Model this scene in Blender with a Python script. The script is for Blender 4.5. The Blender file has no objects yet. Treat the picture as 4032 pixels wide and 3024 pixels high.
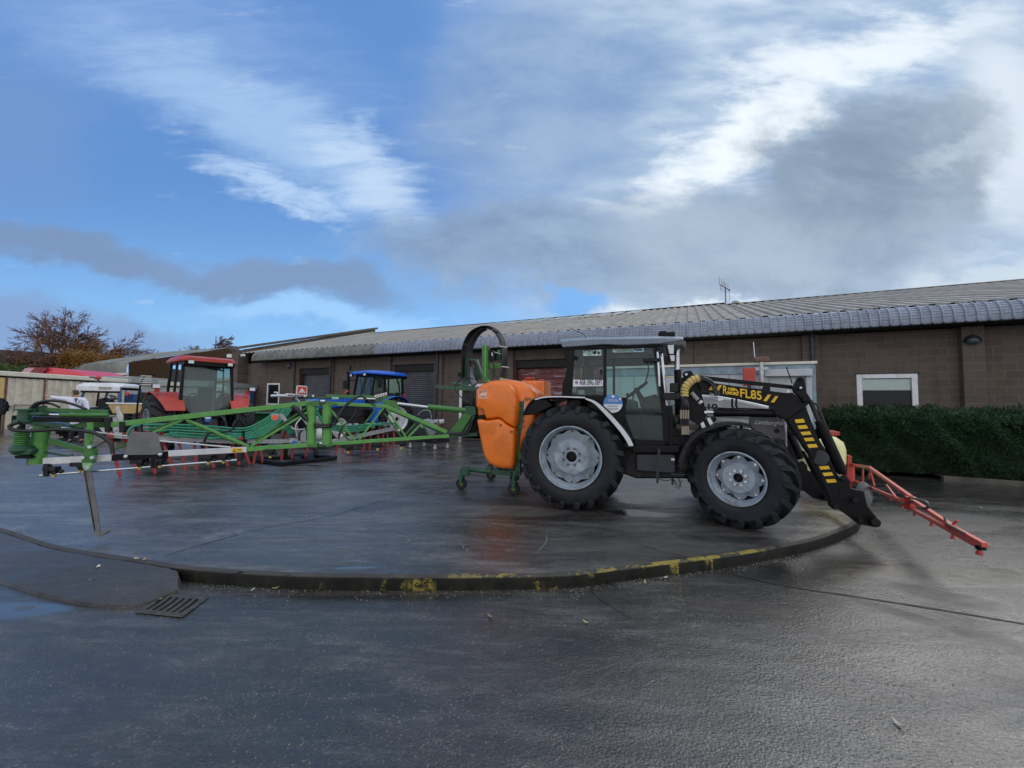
import bpy, math, random
import numpy as np
from mathutils import Vector, Matrix, Quaternion
R_ = math.radians
scene = bpy.context.scene
col = scene.collection

# ------------------------------------------------------------------ camera
CAM_H = 1.72; FPX = 1515.0; PITCH = 3.0; ROLL = 0.8
cam_rot = Matrix.Rotation(R_(90 + PITCH), 3, 'X') @ Matrix.Rotation(R_(ROLL), 3, 'Z')
cd = bpy.data.cameras.new('camera'); cam = bpy.data.objects.new('camera', cd); col.objects.link(cam)
cam.matrix_world = Matrix.Translation((0, 0, CAM_H)) @ cam_rot.to_4x4()
cd.sensor_width = 36; cd.sensor_fit = 'HORIZONTAL'; cd.lens = 36 * FPX / 4032
cd.clip_start = 0.05; cd.clip_end = 3000
scene.camera = cam
scene.view_settings.view_transform = 'Standard'; scene.view_settings.look = 'None'
scene.view_settings.exposure = 0.42; scene.view_settings.gamma = 1.0

# ------------------------------------------------------------------ node helpers
class NT:
    def __init__(s, nt): s.t = nt; s.n = nt.nodes; s.l = nt.links
    def node(s, ty, **kw):
        n = s.n.new(ty)
        for k, v in kw.items(): setattr(n, k, v)
        return n
    def put(s, sock, v):
        if isinstance(v, bpy.types.NodeSocket): s.l.new(v, sock)
        elif v is not None:
            if sock.type == 'RGBA' and not hasattr(v, '__len__'): v = (v, v, v, 1)
            if sock.type == 'RGBA' and len(v) == 3: v = (*v, 1)
            sock.default_value = v
    def m(s, op, a, b=None, c=None, clamp=False):
        n = s.node('ShaderNodeMath', operation=op); n.use_clamp = clamp
        s.put(n.inputs[0], a)
        if b is not None: s.put(n.inputs[1], b)
        if c is not None: s.put(n.inputs[2], c)
        return n.outputs[0]
    def mix(s, f, a, b, blend='MIX'):
        n = s.node('ShaderNodeMix', data_type='RGBA', blend_type=blend)
        s.put(n.inputs[0], f); s.put(n.inputs[6], a); s.put(n.inputs[7], b)
        return n.outputs[2]
    def ramp(s, v, lo, hi, a=0.0, b=1.0, smooth=True):
        n = s.node('ShaderNodeMapRange', interpolation_type='SMOOTHSTEP' if smooth else 'LINEAR')
        s.put(n.inputs[0], v); s.put(n.inputs[1], lo); s.put(n.inputs[2], hi); s.put(n.inputs[3], a); s.put(n.inputs[4], b)
        return n.outputs[0]
    def noise(s, vec, scale, detail=4, rough=0.55, dist=0.0, out=0):
        n = s.node('ShaderNodeTexNoise'); s.put(n.inputs['Vector'], vec)
        n.inputs['Scale'].default_value = scale; n.inputs['Detail'].default_value = detail
        n.inputs['Roughness'].default_value = rough; n.inputs['Distortion'].default_value = dist
        return n.outputs[out]
    def mapping(s, vec, loc=(0, 0, 0), rot=(0, 0, 0), sc=(1, 1, 1)):
        n = s.node('ShaderNodeMapping'); s.put(n.inputs[0], vec)
        n.inputs[1].default_value = loc; n.inputs[2].default_value = rot; n.inputs[3].default_value = sc
        return n.outputs[0]
    def xyz(s, x, y, z):
        n = s.node('ShaderNodeCombineXYZ'); s.put(n.inputs[0], x); s.put(n.inputs[1], y); s.put(n.inputs[2], z); return n.outputs[0]
    def sep(s, v):
        n = s.node('ShaderNodeSeparateXYZ'); s.put(n.inputs[0], v); return n.outputs

# ------------------------------------------------------------------ world: clear sky under broken cloud
SUN_AZ = 52.0; SUN_EL = 34.0      # sun behind the roof to the right, veiled by cloud
w = bpy.data.worlds.new('World'); scene.world = w; w.use_nodes = True
g = NT(w.node_tree); g.n.clear()
out = g.node('ShaderNodeOutputWorld'); bg = g.node('ShaderNodeBackground'); g.l.new(bg.outputs[0], out.inputs[0])
sky = g.node('ShaderNodeTexSky', sky_type='NISHITA'); sky.sun_disc = False
sky.sun_elevation = R_(SUN_EL); sky.sun_rotation = R_(SUN_AZ); sky.air_density = 1.0; sky.dust_density = 0.4; sky.ozone_density = 2.5
bg.inputs[1].default_value = 0.1
tc = g.node('ShaderNodeTexCoord'); D = g.sep(tc.outputs['Generated'])
yy = g.m('MAXIMUM', g.m('ABSOLUTE', D[1]), 0.12)
U = g.m('DIVIDE', D[0], yy); V = g.m('DIVIDE', D[2], yy)
# domain warp so that cloud edges are ragged
base = g.xyz(U, V, D[1])
w1 = g.noise(g.mapping(base, sc=(1.0, 1.8, 1.0)), 1.6, 6, 0.6)
w2 = g.noise(g.mapping(base, loc=(7, 3, 1), sc=(1.0, 1.8, 1.0)), 1.6, 6, 0.6)
UW = g.m('ADD', U, g.m('MULTIPLY', g.m('SUBTRACT', w1, 0.5), 0.55)); VW = g.m('ADD', V, g.m('MULTIPLY', g.m('SUBTRACT', w2, 0.5), 0.42))
def uv(px, py): return ((px - 2016) / 1515.0, (1591 - py) / 1515.0)
def blob(px, py, rx, ry, rot=0, lo=1.0, hi=0.35, warp=True):
    cu, cv = uv(px, py); a = R_(rot); x = g.m('SUBTRACT', UW if warp else U, cu); y = g.m('SUBTRACT', VW if warp else V, cv)
    xr = g.m('ADD', g.m('MULTIPLY', x, math.cos(a)), g.m('MULTIPLY', y, math.sin(a)))
    yr = g.m('SUBTRACT', g.m('MULTIPLY', y, math.cos(a)), g.m('MULTIPLY', x, math.sin(a)))
    xr = g.m('DIVIDE', xr, rx / 1515.0); yr = g.m('DIVIDE', yr, ry / 1515.0)
    d = g.m('SQRT', g.m('ADD', g.m('MULTIPLY', xr, xr), g.m('MULTIPLY', yr, yr)))
    return g.ramp(d, lo, hi)
def S(r, gg, b):   # sRGB 0-255 seen in the sky -> scene radiance for a background strength of 0.1
    f = lambda c: ((c / 255) / 12.92 if c / 255 <= 0.04045 else ((c / 255 + 0.055) / 1.055) ** 2.4)
    return (f(r) * 8.5, f(gg) * 8.5, f(b) * 8.4)
blue = g.mix(1.0, sky.outputs[0], (0.75, 0.95, 1.2), 'MULTIPLY')
blue = g.mix(0.75, blue, g.mix(g.ramp(V, 0.0, 0.62), S(142, 196, 244), S(98, 144, 206)))
c = blue
fine = g.noise(g.mapping(base, rot=(0, 0, R_(33)), sc=(1.0, 4.5, 1.0)), 3.2, 9, 0.66, 0.6)
puff = g.noise(g.mapping(base, loc=(3, 1, 5), sc=(1.0, 1.7, 1.0)), 2.6, 10, 0.62, 0.3)
rip = g.noise(g.mapping(base, loc=(1, 8, 2), rot=(0, 0, R_(-38)), sc=(1.0, 3.2, 1.0)), 5.0, 7, 0.56, 0.15)
soft = g.noise(g.mapping(base, loc=(9, 4, 2), sc=(1.0, 2.0, 1.0)), 1.3, 6, 0.5, 0.2)
def cl(bl, nz, k=1.2, lo=0.25, hi=0.85, amt=1.0):      # cloud whose ragged edge follows the noise
    return g.m('MULTIPLY', g.ramp(g.m('ADD', bl, g.m('MULTIPLY', g.m('SUBTRACT', nz, 0.5), k)), lo, hi), amt)
# thin veil over the upper left
c = g.mix(cl(blob(600, 100, 1250, 420, -18, 1.25, 0.0), fine, 0.6, 0.1, 0.9, 0.75), c, g.mix(fine, S(112, 150, 206), S(146, 176, 222)))
c = g.mix(cl(blob(0, 480, 560, 560, 0, 1.2, 0.0), soft, 0.8, 0.2, 1.0, 0.7), c, S(112, 146, 196))
# cirrus streaks sweeping down to the middle
c = g.mix(cl(blob(1050, 470, 1250, 300, -31, 1.2, 0.0), fine, 1.0, 0.15, 1.05, 0.85), c, S(158, 190, 228))
c = g.mix(cl(blob(1050, 720, 760, 110, -22, 1.15, 0.0), fine, 2.2, 0.3, 1.2, 0.85), c, S(180, 206, 238))
c = g.mix(cl(blob(1480, 660, 520, 260, -30, 1.15, 0.0), fine, 1.8, 0.25, 1.15, 0.9), c, S(186, 208, 236))
# broad veil over the right half, rippled high cloud
c = g.mix(g.ramp(g.m('ADD', U, g.m('MULTIPLY', g.m('SUBTRACT', soft, 0.5), 0.9)), -0.36, 0.34), c, g.mix(g.ramp(rip, 0.28, 0.72), S(150, 174, 206), S(188, 206, 226)))
c = g.mix(cl(blob(2120, 330, 760, 640, 0, 1.2, 0.0), soft, 0.9, 0.12, 0.8, 0.9), c, g.mix(g.ramp(puff, 0.3, 0.7), S(118, 149, 194), S(150, 174, 206)))
# bright gaps
c = g.mix(cl(blob(2950, 480, 1050, 190, 38, 1.2, 0.0), rip, 1.5, 0.15, 1.0, 0.95), c, S(234, 242, 250))
c = g.mix(cl(blob(3450, 120, 900, 230, 10, 1.2, 0.0), rip, 1.5, 0.2, 1.0, 0.9), c, S(228, 237, 246))
c = g.mix(cl(blob(4050, 420, 430, 760, 0, 1.2, 0.0), soft, 0.8, 0.12, 0.95, 0.85), c, S(214, 224, 236))
# grey cloud masses
gr = g.mix(g.ramp(puff, 0.30, 0.74), S(120, 139, 162), S(158, 174, 192))
c = g.mix(cl(blob(3450, 640, 860, 400, 10, 1.25, 0.0), puff, 1.1, 0.22, 0.72, 0.92), c, gr)
c = g.mix(cl(blob(3050, 950, 1200, 330, 3, 1.25, 0.0), soft, 0.9, 0.18, 0.85, 0.85), c, g.mix(g.ramp(puff, 0.3, 0.7), S(134, 151, 173), S(164, 181, 200)))
c = g.mix(cl(blob(1980, 960, 820, 290, -6, 1.25, 0.0), puff, 0.9, 0.2, 0.75, 0.92), c, g.mix(g.ramp(puff, 0.3, 0.7), S(120, 143, 176), S(152, 174, 202)))
c = g.mix(cl(blob(3800, 560, 420, 90, 10, 1.1, 0.0), rip, 1.4, 0.3, 1.0, 0.6), c, S(190, 203, 217))
# white glow behind the ridge
c = g.mix(cl(blob(2700, 1200, 620, 75, 3, 1.25, 0.0), puff, 0.9, 0.2, 0.9, 0.85), c, S(226, 236, 246))
c = g.mix(cl(blob(3850, 1110, 600, 110, 3, 1.25, 0.0), soft, 0.7, 0.15, 0.9, 0.7), c, S(206, 218, 228))
c = g.mix(cl(blob(2180, 1175, 230, 80, 0, 1.2, 0.0), puff, 0.7, 0.25, 0.9, 0.85), c, S(116, 174, 236))
# low grey bank on the left, with the clear gap below it
c = g.mix(cl(blob(1250, 1250, 700, 110, -5, 1.2, 0.0), fine, 0.7, 0.15, 0.95, 0.75), c, S(160, 202, 244))
c = g.mix(cl(blob(250, 960, 820, 140, -12, 1.25, 0.0), puff, 0.6, 0.18, 0.8, 0.9), c, S(118, 142, 178))
c = g.mix(cl(blob(1020, 1090, 760, 120, -5, 1.25, 0.0), puff, 0.6, 0.18, 0.8, 0.9), c, S(122, 146, 182))
c = g.mix(cl(blob(100, 1330, 1150, 220, -3, 1.2, 0.0), soft, 0.6, 0.2, 0.85, 0.9), c, S(128, 155, 198))
# behind the viewer and overhead: unseen cloud brightened as added fill light
back = g.ramp(D[1], 0.05, -0.45)
c = g.mix(back, c, g.mix(g.ramp(puff, 0.3, 0.7), (6.2, 6.5, 7.1), (10.6, 10.4, 10.3)))
c = g.mix(g.m('MULTIPLY', g.ramp(D[2], 0.72, 0.95), 0.9), c, (6.4, 6.9, 7.8))
# below the horizon: dim ground-coloured bounce
c = g.mix(g.ramp(D[2], -0.02, 0.0, 1.0, 0.0), c, S(70, 72, 74))
g.l.new(c, bg.inputs[0])
# the sun, softened by the cloud veil
sl = bpy.data.lights.new('sun', 'SUN'); sl.energy = 0.5; sl.angle = R_(28); sl.color = (1.0, 0.95, 0.88)
so = bpy.data.objects.new('sun', sl); col.objects.link(so)
sd = Vector((math.sin(R_(SUN_AZ)) * math.cos(R_(SUN_EL)), math.cos(R_(SUN_AZ)) * math.cos(R_(SUN_EL)), math.sin(R_(SUN_EL))))
so.rotation_euler = sd.to_track_quat('Z', 'Y').to_euler(); so.location = (20, 20, 20)

# ------------------------------------------------------------------ surveying helpers (photo pixel -> place in the yard)
def ray(px, py):
    return (cam_rot @ Vector(((px - 2016) / FPX, -(py - 1512) / FPX, -1.0))).normalized()
ORG = Vector((0, 0, CAM_H))
def gp(px, py, z=0.12):                      # the point of the level z under a pixel
    d = ray(px, py); return ORG + d * ((z - CAM_H) / d.z)
def vp(px, py, n, D0):                       # the point of the upright plane n.p = D0
    d = ray(px, py); return ORG + d * (D0 / (n[0] * d.x + n[1] * d.y))
def zp(px, py, Z):                           # at a given distance in front
    d = ray(px, py); return ORG + d * (Z / d.y)

# ------------------------------------------------------------------ mesh helpers
ROOTINV = {}
def thing(name, label, cat, loc, rotz=0.0, group=None):
    o = bpy.data.objects.new(name, None); col.objects.link(o); o.empty_display_size = 0.2
    o.location = loc; o.rotation_euler = (0, 0, rotz); o['label'] = label; o['category'] = cat
    if group: o['group'] = group
    ROOTINV[o] = (Matrix.Translation(loc) @ Matrix.Rotation(rotz, 4, 'Z')).inverted()
    return o
def part_empty(name, parent):
    o = bpy.data.objects.new(name, None); col.objects.link(o); o.parent = parent; ROOTINV[o] = ROOTINV[parent]; return o
def tag(o, label=None, cat=None, group=None, kind=None):
    if label: o['label'] = label
    if cat: o['category'] = cat
    if group: o['group'] = group
    if kind: o['kind'] = kind
    return o
def perp(d, up=None):
    d = d.normalized(); up = Vector(up) if up is not None else Vector((0, 0, 1))
    if abs(d.dot(up.normalized())) > 0.985: up = Vector((0, 1, 0)) if abs(d.y) < 0.9 else Vector((1, 0, 0))
    s = d.cross(up).normalized(); return s, s.cross(d).normalized()
class MB:
    def __init__(s): s.v = []; s.f = []; s.xf = None
    def add(s, vs, fs):
        o = len(s.v)
        if s.xf is not None: vs = [s.xf @ Vector(p) for p in vs]
        s.v += [tuple(p) for p in vs]; s.f += [tuple(i + o for i in q) for q in fs]
        return s
    def box(s, c, size, rz=0.0, rot=None):
        m = (rot if rot is not None else Matrix.Rotation(rz, 3, 'Z')); c = Vector(c); h = [a / 2 for a in size]
        vs = [c + m @ Vector((x * h[0], y * h[1], z * h[2])) for x in (-1, 1) for y in (-1, 1) for z in (-1, 1)]
        return s.add(vs, [(0, 1, 3, 2), (4, 6, 7, 5), (0, 4, 5, 1), (2, 3, 7, 6), (0, 2, 6, 4), (1, 5, 7, 3)])
    def prism(s, pts, vec):
        pts = [Vector(p) for p in pts]; n = len(pts); vec = Vector(vec)
        nr = Vector((0, 0, 0))
        for i in range(n): nr += pts[i].cross(pts[(i + 1) % n])
        if nr.dot(vec) > 0: pts.reverse()
        vs = pts + [p + vec for p in pts]
        return s.add(vs, [tuple(range(n)), tuple(range(2 * n - 1, n - 1, -1))] + [(i, i + n, (i + 1) % n + n, (i + 1) % n) for i in range(n)])
    def bar(s, a, b, w, h=None, up=None):
        a, b = Vector(a), Vector(b); h = h or w; sd, u = perp(b - a, up)
        vs = [p + sd * (x * w / 2) + u * (y * h / 2) for p in (a, b) for x, y in ((-1, -1), (1, -1), (1, 1), (-1, 1))]
        return s.add(vs, [(0, 1, 2, 3), (7, 6, 5, 4)] + [(i, i + 4, (i + 1) % 4 + 4, (i + 1) % 4) for i in range(4)])
    def tube(s, path, r, seg=8, cap=True):
        P = [Vector(p) for p in path]; n = len(P); rr = r if hasattr(r, '__len__') else [r] * n
        T = [(P[min(i + 1, n - 1)] - P[max(i - 1, 0)]).normalized() for i in range(n)]
        u, _ = perp(T[0]); vs = []
        for i in range(n):
            if i: 
                q = T[i - 1].rotation_difference(T[i]); u = (q @ u); u = (u - T[i] * u.dot(T[i])).normalized()
            w_ = T[i].cross(u)
            vs += [P[i] + (u * math.cos(k * 2 * math.pi / seg) + w_ * math.sin(k * 2 * math.pi / seg)) * rr[i] for k in range(seg)]
        fs = [(i * seg + k, i * seg + (k + 1) % seg, (i + 1) * seg + (k + 1) % seg, (i + 1) * seg + k) for i in range(n - 1) for k in range(seg)]
        if cap: fs += [tuple(range(seg - 1, -1, -1)), tuple((n - 1) * seg + k for k in range(seg))]
        return s.add(vs, fs)
    def lathe(s, prof, org, axis, seg=32, cap=True, a0=0.0, a1=2 * math.pi):
        axis = Vector(axis).normalized(); org = Vector(org); u, v = perp(axis); full = abs(a1 - a0 - 2 * math.pi) < 1e-6
        m = seg if full else seg + 1; vs = []
        for r, h in prof:
            for k in range(m):
                a = a0 + (a1 - a0) * k / seg; vs.append(org + axis * h + (u * math.cos(a) + v * math.sin(a)) * r)
        fs = []
        for i in range(len(prof) - 1):
            for k in range(seg):
                k2 = (k + 1) % m; fs.append((i * m + k, (i + 1) * m + k, (i + 1) * m + k2, i * m + k2))
        if cap and full:
            if prof[0][0] > 1e-5: fs.append(tuple(range(m)))
            if prof[-1][0] > 1e-5: fs.append(tuple((len(prof) - 1) * m + k for k in range(m - 1, -1, -1)))
        return s.add(vs, fs)
    def cyl(s, a, b, r, seg=16, r2=None):
        a, b = Vector(a), Vector(b); L = (b - a).length
        return s.lathe([(r, 0), (r if r2 is None else r2, L)], a, b - a, seg)
    def sph(s, c, r, seg=12, sc=(1, 1, 1)):
        vs = []; fs = []; c = Vector(c); rings = seg // 2
        for i in range(rings + 1):
            t = math.pi * i / rings
            for k in range(seg):
                a = 2 * math.pi * k / seg; vs.append(c + Vector((math.sin(t) * math.cos(a) * sc[0], math.sin(t) * math.sin(a) * sc[1], math.cos(t) * sc[2])) * r)
        for i in range(rings):
            for k in range(seg): fs.append((i * seg + k, (i + 1) * seg + k, (i + 1) * seg + (k + 1) % seg, i * seg + (k + 1) % seg))
        return s.add(vs, fs)
    def loft(s, rings, closed=True, cap=True):
        n = len(rings[0]); vs = [p for r in rings for p in r]; fs = []
        for i in range(len(rings) - 1):
            for k in range(n if closed else n - 1):
                fs.append((i * n + k, i * n + (k + 1) % n, (i + 1) * n + (k + 1) % n, (i + 1) * n + k))
        if cap and closed: fs += [tuple(range(n - 1, -1, -1)), tuple((len(rings) - 1) * n + k for k in range(n))]
        return s.add(vs, fs)
    def build(s, name, mat, parent=None, bevel=0.0, smooth=35, sub=0, fix=True, seg=2):
        me = bpy.data.meshes.new(name); inv = ROOTINV.get(parent)
        if inv is None: inv = Matrix.Identity(4)
        me.from_pydata([tuple(inv @ Vector(p)) for p in s.v], [], s.f)
        me.materials.append(mat); me.update()
        if fix and len(s.f) < 60000:
            import bmesh
            bm = bmesh.new(); bm.from_mesh(me); bmesh.ops.remove_doubles(bm, verts=bm.verts, dist=1e-5); bmesh.ops.recalc_face_normals(bm, faces=bm.faces); bm.to_mesh(me); bm.free()
        if smooth:
            me.shade_smooth(); me.set_sharp_from_angle(angle=R_(smooth))
        o = bpy.data.objects.new(name, me); col.objects.link(o)
        if parent is not None: o.parent = parent; ROOTINV[o] = inv
        if sub:
            md = o.modifiers.new('subd', 'SUBSURF'); md.levels = sub; md.render_levels = sub
        if bevel:
            md = o.modifiers.new('bevel', 'BEVEL'); md.width = bevel; md.segments = seg; md.limit_method = 'ANGLE'; md.angle_limit = R_(40); md.harden_normals = False
        return o
def curve_pts(ctrl, n=8):          # Catmull-Rom through the control points
    P = [Vector(p) for p in ctrl]; P = [P[0] * 2 - P[1]] + P + [P[-1] * 2 - P[-2]]; o = []
    for i in range(1, len(P) - 2):
        for k in range(n):
            t = k / n; a, b, c_, d = P[i - 1], P[i], P[i + 1], P[i + 2]
            o.append(0.5 * ((2 * b) + (c_ - a) * t + (2 * a - 5 * b + 4 * c_ - d) * t * t + (3 * b - a - 3 * c_ + d) * t ** 3))
    o.append(P[-2]); return o
def text(body, name, mat, parent, org, xdir, ydir, size, depth=0.002, shear=0.0, width=None, align='LEFT', bold=0.0):
    cu = bpy.data.curves.new(name, 'FONT'); cu.body = body; cu.size = size; cu.extrude = depth; cu.shear = shear; cu.align_x = align; cu.offset = bold
    o = bpy.data.objects.new(name, cu); col.objects.link(o)
    dg = bpy.context.evaluated_depsgraph_get(); me = bpy.data.meshes.new_from_object(o.evaluated_get(dg)); bpy.data.objects.remove(o)
    x = Vector(xdir).normalized(); y = Vector(ydir).normalized(); z = x.cross(y)
    xs = [v.co.x for v in me.vertices]; k = 1.0
    if width: k = width / max(1e-6, (max(xs) - min(xs)))
    x0 = min(xs) if align == 'LEFT' else 0.0
    inv = ROOTINV.get(parent) or Matrix.Identity(4)
    for v in me.vertices: v.co = inv @ (Vector(org) + x * ((v.co.x - x0) * k) + y * v.co.y + z * v.co.z)
    me.materials.clear(); me.materials.append(mat); me.name = name
    o = bpy.data.objects.new(name, me); col.objects.link(o)
    if parent is not None: o.parent = parent; ROOTINV[o] = inv
    return o

# ------------------------------------------------------------------ materials
MATS = {}
def mat(name, color, rough=0.5, metal=0.0, var=0.12, vscale=6.0, bump=0.0, bscale=40.0, dirt=None, dirt_amt=0.35, dirt_scale=3.0, spec=0.5, coat=0.0, rvar=0.1, emit=None):
    if name in MATS: return MATS[name]
    m = bpy.data.materials.new(name); m.use_nodes = True; q = NT(m.node_tree); b = q.n['Principled BSDF']
    tcn = q.node('ShaderNodeTexCoord').outputs['Object']
    n1 = q.noise(tcn, vscale, 5, 0.6)
    c_ = q.mix(q.ramp(n1, 0.3, 0.7), tuple(x * (1 - var) for x in color), tuple(min(1, x * (1 + var)) for x in color))
    if dirt is not None:
        n2 = q.noise(tcn, dirt_scale, 8, 0.68, 0.5); f = q.m('MULTIPLY', q.ramp(n2, 0.42, 0.7), dirt_amt)
        c_ = q.mix(f, c_, dirt); rr = q.ramp(n2, 0.3, 0.75, max(0.03, rough - rvar), min(1, rough + rvar * 2))
    else: rr = q.ramp(q.noise(tcn, vscale * 1.7, 4), 0.3, 0.7, max(0.03, rough - rvar), min(1, rough + rvar))
    q.put(b.inputs['Base Color'], c_); q.put(b.inputs['Roughness'], rr)
    b.inputs['Metallic'].default_value = metal; b.inputs['Specular IOR Level'].default_value = spec
    b.inputs['Coat Weight'].default_value = coat; b.inputs['Coat Roughness'].default_value = 0.08
    if emit: q.put(b.inputs['Emission Color'], emit[:3]); b.inputs['Emission Strength'].default_value = emit[3]
    if bump:
        bn = q.node('ShaderNodeBump'); bn.inputs['Strength'].default_value = bump; bn.inputs['Distance'].default_value = 0.01
        q.put(bn.inputs['Height'], q.noise(tcn, bscale, 5, 0.6)); q.put(b.inputs['Normal'], bn.outputs[0])
    MATS[name] = m; return m
def glass(name, tint, rough=0.03, alpha_mix=0.35):
    if name in MATS: return MATS[name]
    m = bpy.data.materials.new(name); m.use_nodes = True; q = NT(m.node_tree); q.n.clear()
    o = q.node('ShaderNodeOutputMaterial'); t = q.node('ShaderNodeBsdfTransparent'); q.put(t.inputs[0], tint)
    gl = q.node('ShaderNodeBsdfGlossy'); gl.inputs['Roughness'].default_value = rough; q.put(gl.inputs[0], (0.9, 0.95, 0.95))
    di = q.node('ShaderNodeBsdfDiffuse'); q.put(di.inputs[0], (0.10, 0.14, 0.14))
    mx0 = q.node('ShaderNodeMixShader'); mx0.inputs[0].default_value = 0.06 * (alpha_mix / 0.35); q.l.new(t.outputs[0], mx0.inputs[1]); q.l.new(di.outputs[0], mx0.inputs[2])
    fr = q.node('ShaderNodeFresnel'); fr.inputs[0].default_value = 1.5
    mx = q.node('ShaderNodeMixShader'); q.l.new(q.m('MULTIPLY', fr.outputs[0], 1.0), mx.inputs[0]); q.l.new(mx0.outputs[0], mx.inputs[1]); q.l.new(gl.outputs[0], mx.inputs[2])
    q.l.new(mx.outputs[0], o.inputs[0]); MATS[name] = m; return m
# ================================================================== ground
def wet_mat(name, dark, light, speck, asphalt=False, patches=(), r_lo=0.14, r_hi=0.42, bmp=0.35, streak=0.0, moss=None):
    m = bpy.data.materials.new(name); m.use_nodes = True; q = NT(m.node_tree); b = q.n['Principled BSDF']
    P = q.node('ShaderNodeTexCoord').outputs['Object']
    big = q.noise(q.mapping(P, rot=(0, 0, R_(-22)), sc=(0.45, 1.0, 1.0)), 0.55, 7, 0.64, 0.9)
    mid = q.noise(q.mapping(P, rot=(0, 0, R_(-15)), sc=(0.35, 1.3, 1.0)), 1.7, 9, 0.68, 0.6)
    fn = q.noise(P, 11, 7, 0.72); gr = q.noise(P, 48 if asphalt else 85, 4, 0.8)
    vor = q.node('ShaderNodeTexVoronoi'); q.put(vor.inputs[0], P); vor.inputs['Scale'].default_value = 75 if asphalt else 130
    vc = q.sep(vor.outputs['Color'])[0]
    c_ = q.mix(q.ramp(mid, 0.36, 0.64), dark, light)
    damp = q.noise(q.mapping(P, loc=(4, 9, 0), rot=(0, 0, R_(12)), sc=(0.55, 1.2, 1.0)), 1.1, 10, 0.72, 0.7)
    c_ = q.mix(q.ramp(damp, 0.50, 0.58, 0.0, 0.62), c_, q.mix(0.35, dark, (0.010, 0.009, 0.008)))
    c_ = q.mix(q.ramp(big, 0.38, 0.62, 0.0, 0.5), c_, q.mix(0.5, dark, (0.012, 0.011, 0.010)))
    c_ = q.mix(q.m('MULTIPLY', q.ramp(fn, 0.48, 0.72), 0.5), c_, light)
    c_ = q.mix(q.ramp(gr, 0.35, 0.7, 0.55, 0.0), c_, (0.006, 0.006, 0.006))
    worn = q.ramp(q.noise(P, 0.9, 7, 0.7, 0.4), 0.44, 0.60)
    stone = q.m('MULTIPLY', q.ramp(vc, 0.80, 0.92), q.ramp(vor.outputs[0], 0.55, 0.25))
    c_ = q.mix(q.m('MULTIPLY', stone, q.m('ADD', q.m('MULTIPLY', worn, 0.45), 0.15)), c_, speck)
    spk = q.m('MULTIPLY', q.ramp(gr, 0.6, 0.75), q.ramp(mid, 0.45, 0.62))
    c_ = q.mix(q.m('MULTIPLY', spk, 0.5), c_, speck)
    rough = q.m('ADD', q.ramp(big, 0.36, 0.62, r_lo, r_hi), q.ramp(mid, 0.35, 0.7, -0.05, 0.14))
    rough = q.m('SUBTRACT', rough, q.ramp(damp, 0.50, 0.58, 0.0, 0.10))
    strk = q.noise(q.mapping(P, rot=(0, 0, R_(18)), sc=(0.5, 2.6, 1.0)), 3.3, 8, 0.7, 0.5)
    c_ = q.mix(q.ramp(strk, 0.42, 0.62, 0.55, 0.0), c_, (0.012, 0.011, 0.010)); c_ = q.mix(q.m('MULTIPLY', q.ramp(strk, 0.58, 0.72), 0.35), c_, light)
    rough = q.m('ADD', rough, q.ramp(strk, 0.35, 0.65, 0.10, -0.06))
    bst = q.ramp(mid, 0.3, 0.7, 0.6, 1.0)
    X, Y, Z = q.sep(P)
    wpx = q.m('SUBTRACT', q.noise(P, 1.6, 5, 0.65), 0.5); wpy = q.m('SUBTRACT', q.noise(q.mapping(P, loc=(5, 2, 0)), 1.6, 5, 0.65), 0.5)
    for (x, y, rx, ry, rot, kind, amt) in patches:
        a = R_(rot); dx = q.m('SUBTRACT', q.m('ADD', X, q.m('MULTIPLY', wpx, 0.8 * min(rx, 1.2))), x); dy = q.m('SUBTRACT', q.m('ADD', Y, q.m('MULTIPLY', wpy, 0.8 * min(ry * 1.5, 1.0))), y)
        xr = q.m('DIVIDE', q.m('ADD', q.m('MULTIPLY', dx, math.cos(a)), q.m('MULTIPLY', dy, math.sin(a))), rx)
        yr = q.m('DIVIDE', q.m('SUBTRACT', q.m('MULTIPLY', dy, math.cos(a)), q.m('MULTIPLY', dx, math.sin(a))), ry)
        d = q.m('SQRT', q.m('ADD', q.m('MULTIPLY', xr, xr), q.m('MULTIPLY', yr, yr)))
        f = q.m('MULTIPLY', q.ramp(q.m('ADD', d, q.m('ADD', q.m('MULTIPLY', q.m('SUBTRACT', mid, 0.5), 0.9), q.m('MULTIPLY', q.m('SUBTRACT', fn, 0.5), 0.5))), 1.1, 0.55), amt)
        if kind == 'dry': c_ = q.mix(f, c_, (0.062, 0.050, 0.040)); rough = q.m('ADD', rough, q.m('MULTIPLY', f, 0.5)); 
        elif kind == 'film':  # standing water: smooth, mirror like
            rough = q.m('MULTIPLY', rough, q.m('SUBTRACT', 1.0, q.m('MULTIPLY', f, 0.85))); bst = q.m('MULTIPLY', bst, q.m('SUBTRACT', 1.0, q.m('MULTIPLY', f, 0.92))); c_ = q.mix(q.m('MULTIPLY', f, 0.5), c_, (0.015, 0.016, 0.018))
        elif kind == 'pale': c_ = q.mix(q.m('MULTIPLY', f, q.ramp(fn, 0.4, 0.6)), c_, (0.20, 0.20, 0.18)); rough = q.m('ADD', rough, q.m('MULTIPLY', f, 0.15))
        elif kind == 'red': c_ = q.mix(f, c_, (0.06, 0.022, 0.016))
    if moss: c_ = q.mix(q.m('MULTIPLY', q.ramp(q.noise(P, 3.0, 6, 0.7), 0.55, 0.68), 0.5), c_, moss)
    q.put(b.inputs['Base Color'], c_); q.put(b.inputs['Roughness'], q.m('MAXIMUM', q.m('MINIMUM', rough, 0.9), 0.04))
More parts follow.
